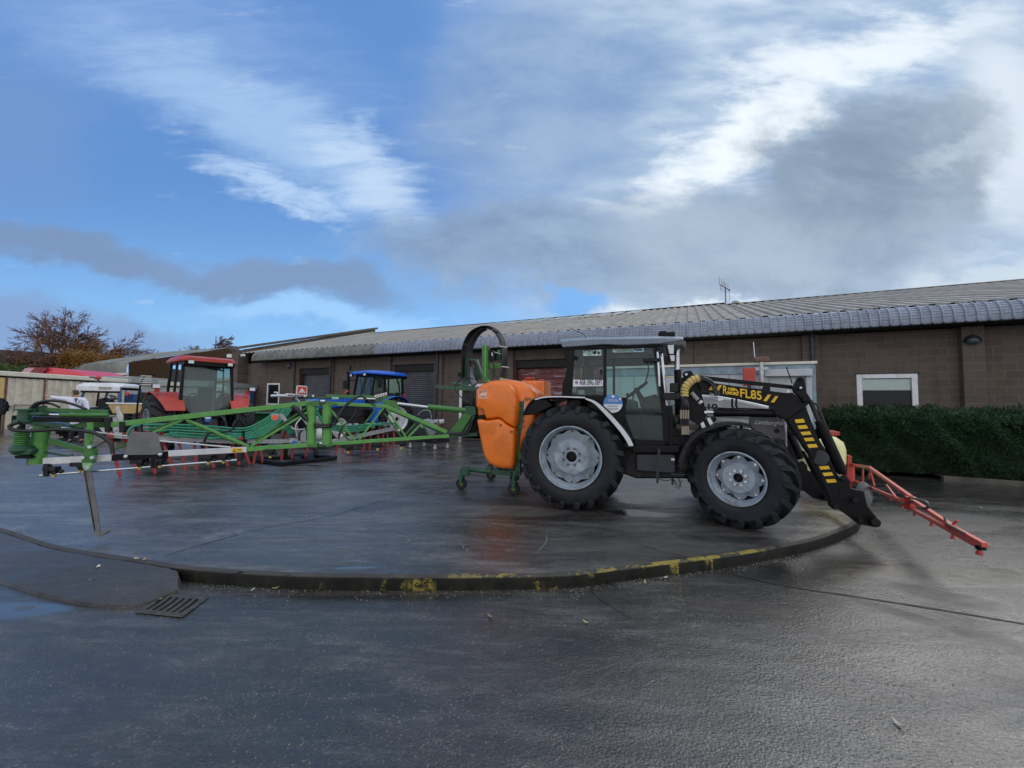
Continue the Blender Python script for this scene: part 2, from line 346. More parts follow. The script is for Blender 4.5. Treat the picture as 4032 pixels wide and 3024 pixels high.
    b.inputs['Specular IOR Level'].default_value = 0.7; b.inputs['IOR'].default_value = 1.45; b.inputs['Coat Weight'].default_value = 0.8; b.inputs['Coat IOR'].default_value = 1.5 if asphalt else 1.65; q.put(b.inputs['Coat Roughness'], q.m('MAXIMUM', q.m('MULTIPLY', rough, 0.75), 0.03))
    h = q.m('ADD', q.m('MULTIPLY', gr, 0.6), q.m('ADD', q.m('MULTIPLY', vor.outputs[0], 0.35 if asphalt else 0.1), q.m('MULTIPLY', fn, 0.9)))
    bn = q.node('ShaderNodeBump'); q.put(bn.inputs['Strength'], q.m('MULTIPLY', bst, bmp)); bn.inputs['Distance'].default_value = 0.012
    q.put(bn.inputs['Height'], h); q.put(b.inputs['Normal'], bn.outputs[0]); q.put(b.inputs['Coat Normal'], bn.outputs[0]); return m

def gc(x, y, z=0.0): p = gp(x, y, z); return (p.x, p.y)
def patch(px0, py0, px1, py1, width, kind, amt, z=0.0):     # an elongated stain between two surveyed points
    a, b = gp(px0, py0, z), gp(px1, py1, z); m_ = (a + b) / 2; d = b - a
    return (m_.x, m_.y, max(d.length / 2, 0.05), width, math.degrees(math.atan2(d.y, d.x)), kind, amt)
road_p = [patch(3180, 2300, 4300, 2630, 0.13, 'dry', 0.85), patch(3430, 2285, 4050, 2420, 0.22, 'dry', 0.9), patch(3080, 2160, 3480, 2200, 0.22, 'dry', 0.7),
          patch(3300, 2080, 4000, 2040, 0.5, 'dry', 0.55), patch(3500, 1960, 4200, 2010, 0.5, 'dry', 0.5), patch(2650, 2370, 3200, 2420, 0.16, 'dry', 0.55), patch(-300, 2425, 400, 2385, 0.17, 'film', 0.85),
          patch(40, 2400, 150, 2390, 0.06, 'dry', 0.7), patch(1000, 2350, 1800, 2365, 0.16, 'film', 0.5), patch(700, 2340, 2300, 2330, 0.05, 'dry', 0.5),
          patch(2600, 2680, 2750, 2740, 0.12, 'dry', 0.35), patch(3300, 2250, 4100, 2260, 0.35, 'film', 0.45), patch(2880, 2250, 3150, 2230, 0.15, 'film', 0.3)]
m_road = wet_mat('wet_asphalt', (0.046, 0.045, 0.042), (0.155, 0.150, 0.140), (0.36, 0.34, 0.30), True, road_p, 0.08, 0.27, 0.70)
yard_p = [patch(760, 2120, 1000, 2090, 0.2, 'pale', 0.6, .12), patch(1400, 2030, 1700, 2000, 0.3, 'pale', 0.3, .12), patch(1950, 2120, 2010, 2115, 0.09, 'red', 0.7, .12),
          patch(1300, 2238, 1510, 2232, 0.035, 'film', 0.95, .12), patch(1150, 1960, 1500, 1935, 0.35, 'pale', 0.35, .12), patch(2300, 1960, 2700, 1950, 0.5, 'film', 0.7, .12), patch(2350, 2010, 2660, 2030, 0.22, 'film', 0.9, .12),
          patch(1000, 1950, 1500, 1890, 0.3, 'dry', 0.35, .12), patch(1700, 1880, 1960, 1830, 0.5, 'dry', 0.3, .12), patch(2100, 2150, 3000, 2150, 0.35, 'dry', 0.4, .12)]
m_yard = wet_mat('wet_concrete', (0.046, 0.042, 0.037), (0.25, 0.24, 0.22), (0.42, 0.40, 0.35), False, yard_p, 0.22, 0.44, 0.5)
m_ramp = wet_mat('rough_tarmac', (0.026, 0.024, 0.024), (0.050, 0.047, 0.045), (0.28, 0.25, 0.2), True, (), 0.5, 0.7, 1.0)

me = MB(); me.add([(-400, -60, 0), (400, -60, 0), (400, 900, 0), (-400, 900, 0)], [(0, 1, 2, 3)])
tag(me.build('road', m_road), kind='structure')

kerb_px = [(0, 2093), (190, 2154), (420, 2195), (562, 2215), (678, 2233), (881, 2252), (1152, 2266), (1400, 2271), (1673, 2273), (1890, 2271), (2181, 2267), (2317, 2256), (2520, 2232), (2800, 2198), (2939, 2178), (3176, 2134), (3277, 2103), (3370, 2062)]
edge = [gp(x, y, .12) for x, y in kerb_px]
edge = [Vector((-34, 17, .12)), Vector((-16, 9.6, .12)), Vector((-10.5, 6.6, .12)), Vector((-7.8, 5.35, .12))] + edge + [Vector((5.35, 5.95, .12))]
edge = curve_pts(edge, 5)
me = MB(); back = [Vector((40, 60, .12)), Vector((-60, 60, .12)), Vector((-60, 26, .12))]
KW = 0.045
def inset(pts, w_):
    o = []
    for i, p in enumerate(pts):
        t = (pts[min(i + 1, len(pts) - 1)] - pts[max(i - 1, 0)]); n = Vector((-t.y, t.x, 0)).normalized(); o.append(p + n * w_)
    return o
inn = inset(edge, KW)
apr = curve_pts([Vector((4.6, 6.5, .118)), Vector((5.0, 7.6, .118)), Vector((5.3, 9.4, .118)), Vector((5.4, 13.5, .118))], 5)
apo = curve_pts([Vector((5.45, 6.0, .02)), Vector((6.3, 7.0, .004)), Vector((6.9, 9.0, .004)), Vector((7.2, 13.5, .004))], 5)
me.add([Vector((p.x, p.y, .118)) for p in inn] + apr + [Vector((5.4, 60, .118)), Vector((-60, 60, .118)), Vector((-60, 24, .118))], [tuple(range(len(inn) + len(apr) + 3))])
me.loft([apr, apo], closed=False); me.add([inn[-1].xyz, edge[-1] - Vector((0, 0, .002)), apo[0], apr[0]], [(0, 1, 2, 3)])
yard = tag(me.build('concrete_yard', m_yard, fix=False), kind='structure')
# kerb: rounded arris, slightly worn
def kerb_material():
    m = bpy.data.materials.new('kerb_concrete'); m.use_nodes = True; q = NT(m.node_tree); b = q.n['Principled BSDF']
    b.inputs['Specular IOR Level'].default_value = 0.12; P = q.node('ShaderNodeTexCoord').outputs['Object']; X, Y, Z = q.sep(P)
    n1 = q.noise(P, 5, 8, 0.7); n2 = q.noise(P, 2.6, 10, 0.78, 0.4); gn = q.noise(P, 60, 4, 0.75)
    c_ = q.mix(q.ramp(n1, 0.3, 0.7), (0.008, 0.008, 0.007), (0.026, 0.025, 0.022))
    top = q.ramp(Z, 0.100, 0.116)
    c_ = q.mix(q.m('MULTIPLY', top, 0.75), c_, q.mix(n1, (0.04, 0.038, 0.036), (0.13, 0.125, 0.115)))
    along = q.ramp(X, -1.4, 0.2); along2 = q.ramp(X, 3.05, 2.85)
    yt = q.m('MULTIPLY', q.m('MULTIPLY', along, along2), q.ramp(q.m('ADD', n2, q.ramp(X, -1, 3, 0.0, 0.06)), 0.53, 0.57))
    blk = q.ramp(q.noise(q.mapping(P, sc=(1, 1, 0.2)), 3.1, 3, 0.6), 0.58, 0.63); side = q.m('MULTIPLY', q.m('SUBTRACT', 1.0, top), q.m('MULTIPLY', blk, q.ramp(n2, 0.48, 0.55)))
    side = q.m('MULTIPLY', side, q.m('MULTIPLY', q.ramp(X, -1.9, -1.5), along2))
    c_ = q.mix(q.m('MULTIPLY', q.m('MAXIMUM', q.m('MULTIPLY', yt, top), side), 0.8), c_, q.mix(n1, (0.20, 0.15, 0.03), (0.50, 0.40, 0.10)))
    c_ = q.mix(q.m('MULTIPLY', q.ramp(Z, 0.035, 0.0), q.ramp(n1, 0.45, 0.7)), c_, (0.02, 0.035, 0.01))
    q.put(b.inputs['Base Color'], c_); q.put(b.inputs['Roughness'], q.ramp(n1, 0.3, 0.7, 0.3, 0.65))
    bn = q.node('ShaderNodeBump'); bn.inputs['Strength'].default_value = 0.7; bn.inputs['Distance'].default_value = 0.015
    q.put(bn.inputs['Height'], q.m('ADD', n1, q.m('MULTIPLY', gn, 0.4))); q.put(b.inputs['Normal'], bn.outputs[0]); return m
rng = random.Random(5)
me = MB(); prof = [(-0.004, -0.05), (0.0, 0.03), (0.002, 0.095), (0.008, 0.112), (0.022, 0.1205), (KW + 0.02, 0.121)]
dense = []
for i in range(len(edge) - 1):
    L = (edge[i + 1] - edge[i]).length; k = max(1, int(L / 0.06)) if abs(edge[i].x) < 9 else 1
    dense += [edge[i].lerp(edge[i + 1], j / k) for j in range(k)]
dense.append(edge[-1]); rings = []
T_ = [inset(dense, w_) for w_, _ in prof]
for i in range(len(dense)):
    jt = .007 if i % 15 == 0 else 0; jit = rng.uniform(-.004, .004) - jt; chip = -0.012 if rng.random() < .05 else 0
    rings.append([Vector((T_[k][i].x, T_[k][i].y + jt, prof[k][1] + (jit + chip if 1 < k < 5 else 0))) for k in range(len(prof))])
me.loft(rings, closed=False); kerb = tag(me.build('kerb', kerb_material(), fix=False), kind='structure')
# tarmac ramp laid against the kerb on the left
up_px = [(-900, 1870), (-350, 1990), (0, 2096), (190, 2157), (420, 2199), (562, 2220), (660, 2237), (700, 2252)]
lo_px = [(-1200, 2000), (-400, 2170), (0, 2283), (120, 2322), (260, 2355), (400, 2378), (560, 2376), (700, 2322)]
U0 = curve_pts([gp(x, y, .113) for x, y in up_px], 6); L0 = curve_pts([gp(x, y, .028) for x, y in lo_px], 6)
rows = []
for a, b in zip(U0, L0):
    r = [a.lerp(b, t) + Vector((0, 0, 0.012 * math.sin(math.pi * t))) for t in (0, .2, .4, .6, .8, .93, 1)]
    r = [p + Vector((rng.uniform(-.004, .004), rng.uniform(-.004, .004), rng.uniform(-.003, .003))) for p in r]
    r.append(Vector((b.x, b.y - 0.008, -0.01))); rows.append(r)
me = MB(); me.loft(rows, closed=False)
rend = rows[-1]; me.add(rend + [Vector((p.x + .05, p.y + .005, -0.01)) for p in rend], [(k, k + 1, len(rend) + k + 1, len(rend) + k) for k in range(len(rend) - 1)])
tag(me.build('tarmac_ramp', m_ramp, fix=False), kind='structure')
# seams and scratches belong to the slabs
m_dark = mat('joint_dark', (0.010, 0.010, 0.010), 0.6)
def strip(mb, pts, w_, z):
    P = [Vector((p.x, p.y, z)) for p in pts]; rr = []
    for i, p in enumerate(P):
        t = (P[min(i + 1, len(P) - 1)] - P[max(i - 1, 0)]); n = Vector((-t.y, t.x, 0)).normalized() * w_ * 0.5 * (0.4 if i in (0, len(P) - 1) else rng.uniform(.7, 1.2)); rr.append([p - n, p + n])
    mb.loft(rr, closed=False)
me = MB()
strip(me, curve_pts([gp(x, y, .12) for x, y in ((640, 2190), (850, 2130), (1050, 2077), (1290, 2035), (1500, 1975), (1800, 1915))], 6), .011, .1225)
strip(me, curve_pts([gp(x, y, .12) for x, y in ((2480, 2130), (2600, 2170), (2700, 2190))], 4), .008, .1225)
o = me.build('slab_joint', m_dark, yard, fix=False)
me = MB(); m_scr = mat('pale_scrape', (0.30, 0.30, 0.29), 0.6, var=.4, vscale=20)
for pts in (((730, 2045), (900, 2058), (1120, 2062), (1290, 2060), (1345, 2066)), ((1675, 1983), (1690, 1970), (1710, 1963)), ((1540, 2103), (1590, 2113), (1610, 2128), (1592, 2144)),
            ((1760, 2122), (1766, 2113), (1755, 2128)), ((1810, 2138), (1822, 2150), (1826, 2160)), ((1842, 2160), (1838, 2172)), ((2152, 2105), (2150, 2135), (2118, 2172)), ((1900, 1943), (1990, 1958), (2100, 1972)), ((1380, 2090), (1440, 2085), (1470, 2070))):
    strip(me, curve_pts([gp(x, y, .12) for x, y in pts], 4), .007, .1222)
me.build('scrape_marks', m_scr, yard, fix=False)
me = MB(); strip(me, curve_pts([gp(x, y, 0) for x, y in ((2880, 2262), (3100, 2310), (3400, 2355), (3700, 2402), (4032, 2458), (4500, 2545))], 6), .028, .004)
strip(me, curve_pts([gp(x, y, 0) for x, y in ((2320, 2320), (2360, 2360), (2440, 2410), (2490, 2445))], 4), .006, .004)
tag(me.build('road_joint', m_dark, fix=False), kind='structure')

# ---- gully grate by the end of the ramp
m_iron = mat('cast_iron', (0.085, 0.078, 0.072), 0.5, 0.3, var=.35, vscale=14, bump=.4, bscale=70, dirt=(0.09, 0.07, 0.05), dirt_amt=.5)
gq = [gp(553, 2407, 0.006), gp(712, 2423, 0.006), gp(800, 2358, 0.006), gp(640, 2345, 0.006)]
root = thing('drain_grate', 'rusty iron gully grate with six curved slots at the foot of the kerb', 'drain grate', (sum(gq, Vector()) / 4))
def gl(u, v, z=0.006): 
    a = gq[0].lerp(gq[1], u); b = gq[3].lerp(gq[2], u); p = a.lerp(b, v); return Vector((p.x, p.y, z))
me = MB(); 
for u0, u1, v0, v1 in ((-.09, 1.09, -.10, -.02), (-.09, 1.09, 1.02, 1.10), (-.09, -.02, -.02, 1.02), (1.02, 1.09, -.02, 1.02)):
    me.prism([gl(u0, v0), gl(u1, v0), gl(u1, v1), gl(u0, v1)], (0, 0, .006))
me.build('frame', m_iron, root, bevel=.002)
me = MB(); me.prism([gl(-.02, -.02, .002), gl(1.02, -.02, .002), gl(1.02, 1.02, .002), gl(-.02, 1.02, .002)], (0, 0, .001)); me.build('pit', mat('black_void', (0.004, 0.004, 0.004), .8), root)
me = MB()
for k in range(7):
    u = k / 6
    pa = [gl(u * .97 + .015 + .035 * math.sin(math.pi * t) , t, .009) for t in (0.0, .2, .4, .6, .8, 1)]
    for i in range(5): me.bar(pa[i], pa[i + 1], .026, .010)
me.prism([gl(0, -.02, .004), gl(1, -.02, .004), gl(1, .08, .004), gl(0, .08, .004)], (0, 0, .009)); me.prism([gl(0, .92, .004), gl(1, .92, .004), gl(1, 1.02, .004), gl(0, 1.02, .004)], (0, 0, .009))
me.build('grating', m_iron, root)

# ---- stray leaves
m_leaf = [mat('leaf_straw', (0.42, 0.36, 0.17), .6, var=.3), mat('leaf_tan', (0.30, 0.22, 0.13), .6, var=.3), mat('leaf_pale', (0.55, 0.52, 0.42), .6, var=.2)]
lv = [(540, 2203, .12, 'straw coloured leaf on the slab edge above the ramp, left of a similar one'), (566, 2208, .12, 'longer straw coloured leaf on the slab edge above the ramp'), (592, 2262, .06, 'small pale leaf on the upper tarmac ramp'), (612, 2259, .06, 'tiny white leaf on the tarmac ramp near the kerb end'), (362, 2290, .06, 'tan elongated leaf lying mid tarmac ramp'), (386, 2236, .09, 'tan leaf on the upper left of the tarmac ramp'),
      (593, 2297, .05, 'yellowish leaf low on the tarmac ramp'), (545, 2377, .0, 'curled straw leaf left of the drain grate'), (993, 2328, .0, 'bright pale leaf below the kerb, right of the grate'), (1085, 2320, .0, 'longest pale leaf below the kerb face'), (630, 2363, .01, 'pale leaf resting on the left corner of the grate'), (3535, 2855, 0, 'pale leaf lying alone on the open asphalt at lower right'), (2307, 2455, 0, 'white speck of litter on the wet asphalt below the tractor'), (1930, 2432, 0, 'pinkish leaf on the wet asphalt below the orange tank'),
      (3900, 2150, 0, 'white scrap beside the far tip of the red boom'), (3325, 2140, 0, 'pale stone on the road outside the kerb bend'), (3200, 2188, 0, 'small pale scrap in the gutter right of the yellow paint'), (2620, 2278, 0, 'small white scrap at the foot of the yellow painted kerb'), (2540, 2298, 0, 'crumbled pale leaf at the foot of the kerb under the tractor front'), (3690, 1882, 0, 'white scrap on the kerb before the hedge'), (3860, 2000, 0, 'pale scrap on the road behind the red boom')]
for i, (x, y, z, lab) in enumerate(lv):
    c0 = gp(x, y, z); a = rng.uniform(0, 6.28); L = rng.uniform(.022, .045); W_ = L * rng.uniform(.22, .45); me = MB(); rr = []
    for t in (0, .25, .5, .75, 1):
        wd = W_ * math.sin(math.pi * min(max(t, .06), .94)); cx = Vector((math.cos(a), math.sin(a), 0)) * (t - .5) * L * 2; nn = Vector((-math.sin(a), math.cos(a), 0)); zz = .008 + .010 * (t - .5) ** 2 * 4
        rr.append([c0 + cx - nn * wd + Vector((0, 0, zz + .004)), c0 + cx + Vector((0, 0, zz)), c0 + cx + nn * wd + Vector((0, 0, zz + .004)), c0 + cx + Vector((0, 0, zz - .0015))])
    me.loft(rr); tag(me.build('leaf', m_leaf[i % 3]), lab, 'leaf', 'leaves and scraps scattered on the ground')
# small weeds growing at the kerb foot
m_weed = mat('weed_green', (0.05, 0.12, 0.02), .6, var=.3)
for x, y, lab in ((1510, 2328, 'tiny weed at the kerb foot, leftmost of the weeds'), (1614, 2326, 'second tiny weed from the left at the kerb foot'), (2332, 2300, 'weed with an upright sprig below the yellow kerb'), (2512, 2287, 'weed at the kerb foot furthest right')):
    c0 = gp(x, y, 0.0); me = MB()
    for k in range(12):
        a = rng.uniform(0, 6.28); l_ = rng.uniform(.02, .05); d = Vector((math.cos(a), math.sin(a), rng.uniform(.3, 1.1))).normalized() * l_; s_ = Vector((-math.sin(a), math.cos(a), 0)) * .006
        p0 = c0 + Vector((rng.uniform(-.02, .02), rng.uniform(-.01, .01), .001)); me.add([p0, p0 + d * .5 + s_, p0 + d, p0 + d * .5 - s_], [(0, 1, 2, 3)])
    tag(me.build('weed', m_weed, fix=False), lab, 'weed', 'weeds in the gutter')

# ================================================================== workshop building
TH = 24.7; WN = Vector((math.sin(R_(TH)), math.cos(R_(TH)), 0)); WU = Vector((math.cos(R_(TH)), -math.sin(R_(TH)), 0)); WD = 15.16
def W(s, d, z): return WN * (WD + d) + WU * s + Vector((0, 0, z))
def wsz(px, py, d=0.0): p = vp(px, py, WN, WD + d); return p.dot(WU), p.z
bld = thing('workshop_building', 'long low brown blockwork workshop with a ribbed roof, curved eaves and roller doors', 'building', W(0, 0, 0.0), -R_(TH))
def block_mat(name, c1, c2, mortar, sc=1.0):
    m = bpy.data.materials.new(name); m.use_nodes = True; q = NT(m.node_tree); b = q.n['Principled BSDF']
    P = q.node('ShaderNodeTexCoord').outputs['Object']; X, Y, Z = q.sep(P)
    v = q.xyz(q.m('ADD', X, Y), q.m('ADD', Z, 0.095), 0.0)
    br = q.node('ShaderNodeTexBrick'); q.put(br.inputs['Vector'], v); br.offset = 0.5
    br.inputs['Scale'].default_value = 1.0; br.inputs['Brick Width'].default_value = 0.45 * sc; br.inputs['Row Height'].default_value = 0.225 * sc; br.inputs['Mortar Size'].default_value = 0.010; br.inputs['Mortar Smooth'].default_value = 0.3; br.inputs['Bias'].default_value = 0.0
    q.put(br.inputs['Color1'], c1); q.put(br.inputs['Color2'], c2); q.put(br.inputs['Mortar'], mortar)
    n1 = q.noise(P, 0.8, 7, 0.68); n2 = q.noise(P, 60, 3, 0.7)
    c_ = q.mix(q.ramp(n1, 0.3, 0.7, 0, 0.4), br.outputs[0], (0.125, 0.105, 0.095)); c_ = q.mix(q.ramp(n2, 0.35, 0.75, 0, .3), c_, (0.075, 0.06, 0.052))
    n3 = q.noise(q.mapping(P, sc=(1.6, 1.6, 0.22)), 1.8, 8, 0.7, 0.3); c_ = q.mix(q.ramp(n3, 0.5, 0.72, 0, 0.55), c_, (0.055, 0.045, 0.038)); c_ = q.mix(q.ramp(n3, 0.36, 0.26, 0, 0.35), c_, (0.24, 0.20, 0.17))
    q.put(b.inputs['Base Color'], c_); b.inputs['Roughness'].default_value = 0.85; b.inputs['Specular IOR Level'].default_value = 0.2
    bn = q.node('ShaderNodeBump'); bn.inputs['Strength'].default_value = 0.6; bn.inputs['Distance'].default_value = 0.008
    q.put(bn.inputs['Height'], q.m('ADD', q.m('MULTIPLY', br.outputs['Fac'], -1.0), q.m('MULTIPLY', n2, 0.35))); q.put(b.inputs['Normal'], bn.outputs[0]); return m
m_block = block_mat('brown_block', (0.125, 0.100, 0.085), (0.092, 0.074, 0.063), (0.165, 0.142, 0.122))
m_white = mat('white_frame', (0.72, 0.74, 0.78), .35, var=.04, dirt=(0.35, 0.34, 0.33), dirt_amt=.4)
m_shutter = mat('grey_shutter', (0.075, 0.080, 0.098), .42, 0.0, var=.12, vscale=1.2, dirt=(0.04, 0.04, 0.045), dirt_amt=.4)
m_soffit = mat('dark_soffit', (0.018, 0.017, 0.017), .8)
m_void = MATS['black_void']
EZ = 4.06
# openings along the facade: (s0, s1, z0, z1)
def sx(px, py=1600, d=0.0): return wsz(px, py, d)[0]
doors = [(sx(1172), sx(1297), 'grey'), (sx(1540), sx(1707), 'grey'), (sx(2022), sx(2640), 'red')]
win1 = (sx(1048), sx(1098), wsz(1070, 1594)[1], wsz(1070, 1509)[1]); wd0 = wsz(1809, 1530)
door2 = (sx(1808), sx(1935), 0.13, wsz(1812, 1512)[1]); win2 = (sx(3376), sx(3617), 1.15, wsz(3376, 1474)[1])
opens = [(a, b, 0.1, 3.62) for a, b, _ in doors] + [win1, door2, win2]
S0, S1 = sx(945), 15.0
xs = sorted({S0, S1} | {o[0] for o in opens} | {o[1] for o in opens}); me = MB()
for a, b in zip(xs[:-1], xs[1:]):
    mid = (a + b) / 2; op = [o for o in opens if o[0] <= mid <= o[1]]
    spans = [(-0.1, EZ)] if not op else [(-0.1, op[0][2]), (op[0][3], EZ)]
    for z0, z1 in spans:
        if z1 - z0 > .02: me.prism([W(a, 0, z0), W(b, 0, z0), W(b, 0, z1), W(a, 0, z1)], WN * .22)
# end wall and gable
ridgeL = (11.1, 7.97); ridgeR = (10.0, 7.62); eav = (-0.40, 4.66)
me.prism([W(S0, .22, -.1), W(S0, 22, -.1), W(S0, 22, 4.6), W(S0, ridgeL[0], ridgeL[1] + .1), W(S0, .22, 4.9)], WU * .25)
me.build('wall', m_block, bld, smooth=0)
me = MB(); me.prism([W(S0 + .25, 0.25, 3.9), W(S1, 0.25, 3.9), W(S1, .3, 3.9), W(S0 + .25, .3, 3.9)], (0, 0, .6)); 
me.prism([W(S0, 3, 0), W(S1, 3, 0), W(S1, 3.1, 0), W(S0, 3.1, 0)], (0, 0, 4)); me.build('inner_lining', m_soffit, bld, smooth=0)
# parapet pier at the left end with its sloping coping
p_l = sx(945, d=-.75); me = MB()
me.prism([W(S0 - .05, -.62, -.1), W(S0 + .62, -.62, -.1), W(S0 + .62, -.003, -.1), W(S0 - .05, -.003, -.1)], (0, 0, 4.98))
me.prism([W(S0 - .05, -.003, 4.06), W(S0 - .05, -.003, 5.0), W(S0 - .05, 11.1, 8.35), W(S0 - .05, 11.1, 7.6)], WU * .34)
me.build('parapet', m_block, bld, smooth=0)
me = MB(); me.prism([W(S0 - .14, -.70, 4.885), W(S0 - .14, -.70, 5.03), W(S0 - .14, 11.3, 8.55), W(S0 - .14, 11.3, 8.37)], WU * .55)
me.build('coping', mat('brown_coping', (0.105, 0.085, 0.070), .6, var=.25, vscale=2, dirt=(0.05, 0.05, 0.04)), bld, bevel=.01)
me = MB(); me.prism([W(S0 + .30, 1.2, 5.16), W(S0 + .30, 11.0, 8.12), W(S0 + .30, 11.0, 7.98), W(S0 + .30, 1.2, 4.98)], WU * .012); me.build('flashing', mat('pale_flashing', (0.45, 0.46, 0.46), .5, var=.3), bld)
# expansion joint, pilasters
me = MB(); me.box((0, 0, 0), (0, 0, 0)); me = MB()
for x0, x1, pr in ((3161, 3229, .10), (3793, 3882, .20), (1710, 1740, .12), (1998, 2019, .14), (1515, 1536, .12), (1302, 1312, .1), (1140, 1157, .12), (2655, 2700, .0)):
    if pr: me = MB(); a, b = sx(x0, 1450, -pr), sx(x1, 1450, -pr); me.prism([W(a, -pr, -.1), W(b, -pr, -.1), W(b, -.002, -.1), W(a, -.002, -.1)], (0, 0, EZ + .1)); me.build('pilaster', m_block, bld, smooth=0)
me = MB(); a = sx(2730, 1380); me.prism([W(a, -.004, 0), W(a + .03, -.004, 0), W(a + .03, -.001, 0), W(a, -.001, 0)], (0, 0, 4)); me.build('expansion_joint', m_dark, bld)
# drainpipes
m_pipe = mat('dark_blue_pipe', (0.020, 0.026, 0.042), .4)
for px_, py_ in ((3198, 1400), (1722, 1450), (1299, 1500)):
    a, _ = wsz(px_, py_, -.16); me = MB(); me.cyl(W(a, -.17, 0.12), W(a, -.17, 4.1), .052, 10)
    for z in (1.0, 2.9, 3.1): me.cyl(W(a, -.17, z), W(a, -.17, z + .06), .064, 10)
    me.build('drainpipe', m_pipe, bld)
# roller doors: curved slats in a recess
def red_mat():
    m = mat('peeling_red_door', (0.135, 0.030, 0.030), .55, var=.2, vscale=3); q = NT(m.node_tree); b = q.n['Principled BSDF']
    P = q.node('ShaderNodeTexCoord').outputs['Object']; n = q.noise(q.mapping(P, sc=(.35, 1, 2.6)), 3.2, 9, .72, .4)
    src = b.inputs['Base Color'].links[0].from_socket
    c_ = q.mix(q.m('MULTIPLY', q.ramp(n, .56, .60), .8), src, (0.36, 0.34, 0.35)); c_ = q.mix(q.m('MULTIPLY', q.ramp(n, .36, .33), .6), c_, (0.05, 0.02, 0.02)); q.put(b.inputs['Base Color'], c_); return m
for a, b, kind in doors:
    me = MB(); z = .12; H = .10 if kind == 'grey' else .225; D_ = .30
    prof = []
    while z < 3.62:
        if kind == 'grey': prof += [(D_, z), (D_ - .012, z + H * .3), (D_ - .012, z + H * .75), (D_ + .004, z + H * .97)]
        else: prof += [(D_ + .012, z), (D_, z + .02), (D_, z + H - .02), (D_ + .012, z + H - .002)]
        z += H
    me.loft([[W(a - .05, d, z_) for d, z_ in prof], [W(b + .05, d, z_) for d, z_ in prof]], closed=False)
    rd = me.build('roller_door', m_shutter if kind == 'grey' else red_mat(), bld, fix=False, smooth=20)
    if kind == 'red': rd['label'] = 'dark red slatted door with peeling paint'
    me = MB(); me.prism([W(a - .06, .10, 3.30), W(b + .06, .10, 3.30), W(b + .06, .35, 3.30), W(a - .06, .35, 3.30)], (0, 0, .5)); me.build('recess_shade', m_soffit, bld)  # near-black box stands in for the shade at the recess head
    for s_ in (a, b - .07): me = MB(); me.prism([W(s_, .06, .1), W(s_ + .07, .06, .1), W(s_ + .07, .34, .1), W(s_, .34, .1)], (0, 0, 3.5)); me.build('door_jamb', mat('red_brown_jamb', (0.075, 0.030, 0.026), .6) if kind == 'red' or a < -18 else mat('grey_jamb', (0.12, 0.12, 0.125), .5), bld)
# windows
m_pane = mat('window_pane', (0.008, 0.010, 0.013), .10, spec=.22, var=.0, rvar=.0)
def window(o, fw, blind=0.0, d0=-.012, mull=None):
    a, b, z0, z1 = o; me = MB()
    for s0, s1, y0, y1 in ((a, a + fw, z0, z1), (b - fw, b, z0, z1), (a + fw, b - fw, z1 - fw, z1), (a + fw, b - fw, z0, z0 + fw)):
        me.prism([W(s0, d0, y0), W(s1, d0, y0), W(s1, d0, y1), W(s0, d0, y1)], WN * .09)
    wf = me.build('window', m_white, bld, bevel=.004)
    me = MB(); me.prism([W(a + fw, .04, z0 + fw), W(b - fw, .04, z0 + fw), W(b - fw, .04, z1 - fw), W(a + fw, .04, z1 - fw)], WN * .01); me.build('pane', m_pane, wf)
    if blind: 
        me = MB(); me.prism([W(a + fw + .01, .034, z1 - fw - blind), W(b - fw - .01, .034, z1 - fw - blind), W(b - fw - .01, .034, z1 - fw - .02), W(a + fw + .01, .034, z1 - fw - .02)], WN * .004); me.build('blind', mat('pale_blind', (0.42, 0.50, 0.48), .6, var=.05), wf)
    return wf
window(win1, .09); window(win2, .13, .36)
me = MB(); a, b, z0, z1 = win2; me.prism([W(a - .03, -.03, z1 + .002), W(b + .05, -.03, z1 + .002), W(b + .05, .1, z1 + .002), W(a - .03, .1, z1 + .002)], (0, 0, .03)); me.build('window_head', m_dark, bld)
a, b, z0, z1 = door2; me = MB()
for s0, s1, y0, y1 in ((a, a + .13, z0, z1), (b - .13, b, z0, z1), (a + .13, b - .13, z1 - .13, z1)): me.prism([W(s0, -.01, y0), W(s1, -.01, y0), W(s1, -.01, y1), W(s0, -.01, y1)], WN * .09)
dr = me.build('door', m_white, bld, bevel=.004); me = MB(); me.prism([W(a + .13, .03, z0 + .12), W(b - .13, .03, z0 + .12), W(b - .13, .03, z1 - .13), W(a + .13, .03, z1 - .13)], WN * .01); me.build('pane', m_pane, dr)
# wall lights and small fittings
m_lamp = mat('lamp_hood', (0.018, 0.022, 0.028), .3); m_lens = mat('lamp_lens', (0.07, 0.12, 0.14), .2)
a, z = wsz(3836, 1330, -.28); me = MB(); me.sph(W(a, -.21, z - .10), .20, 20, (1, .8, 1)); me.v = [(p[0], p[1], max(p[2], z - .10)) for p in me.v]; l_ = me.build('wall_light', m_lamp, bld)
me = MB(); me.sph(W(a, -.21, z - .115), .17, 16, (1, .8, .35)); me.build('lens', m_lens, l_)
a, z = wsz(1137, 1440, -.2); me = MB(); me.sph(W(a, -.16, z), .19, 14, (.8, .7, 1)); me.build('wall_light', mat('grey_lamp', (0.06, 0.055, 0.075), .4), bld)
for px_ in (953, 961):
    p = vp(px_, 1399, WN, WD - .72); me = MB(); me.box(p, (.13, .10, .13), -R_(TH)); me.build('security_light', m_white, bld, bevel=.01)
a, z = wsz(1376, 1447, -.05); me = MB(); me.box(W(a, -.05, z), (.12, .1, .20), -R_(TH)); me.build('alarm_box', m_lamp, bld, bevel=.02)
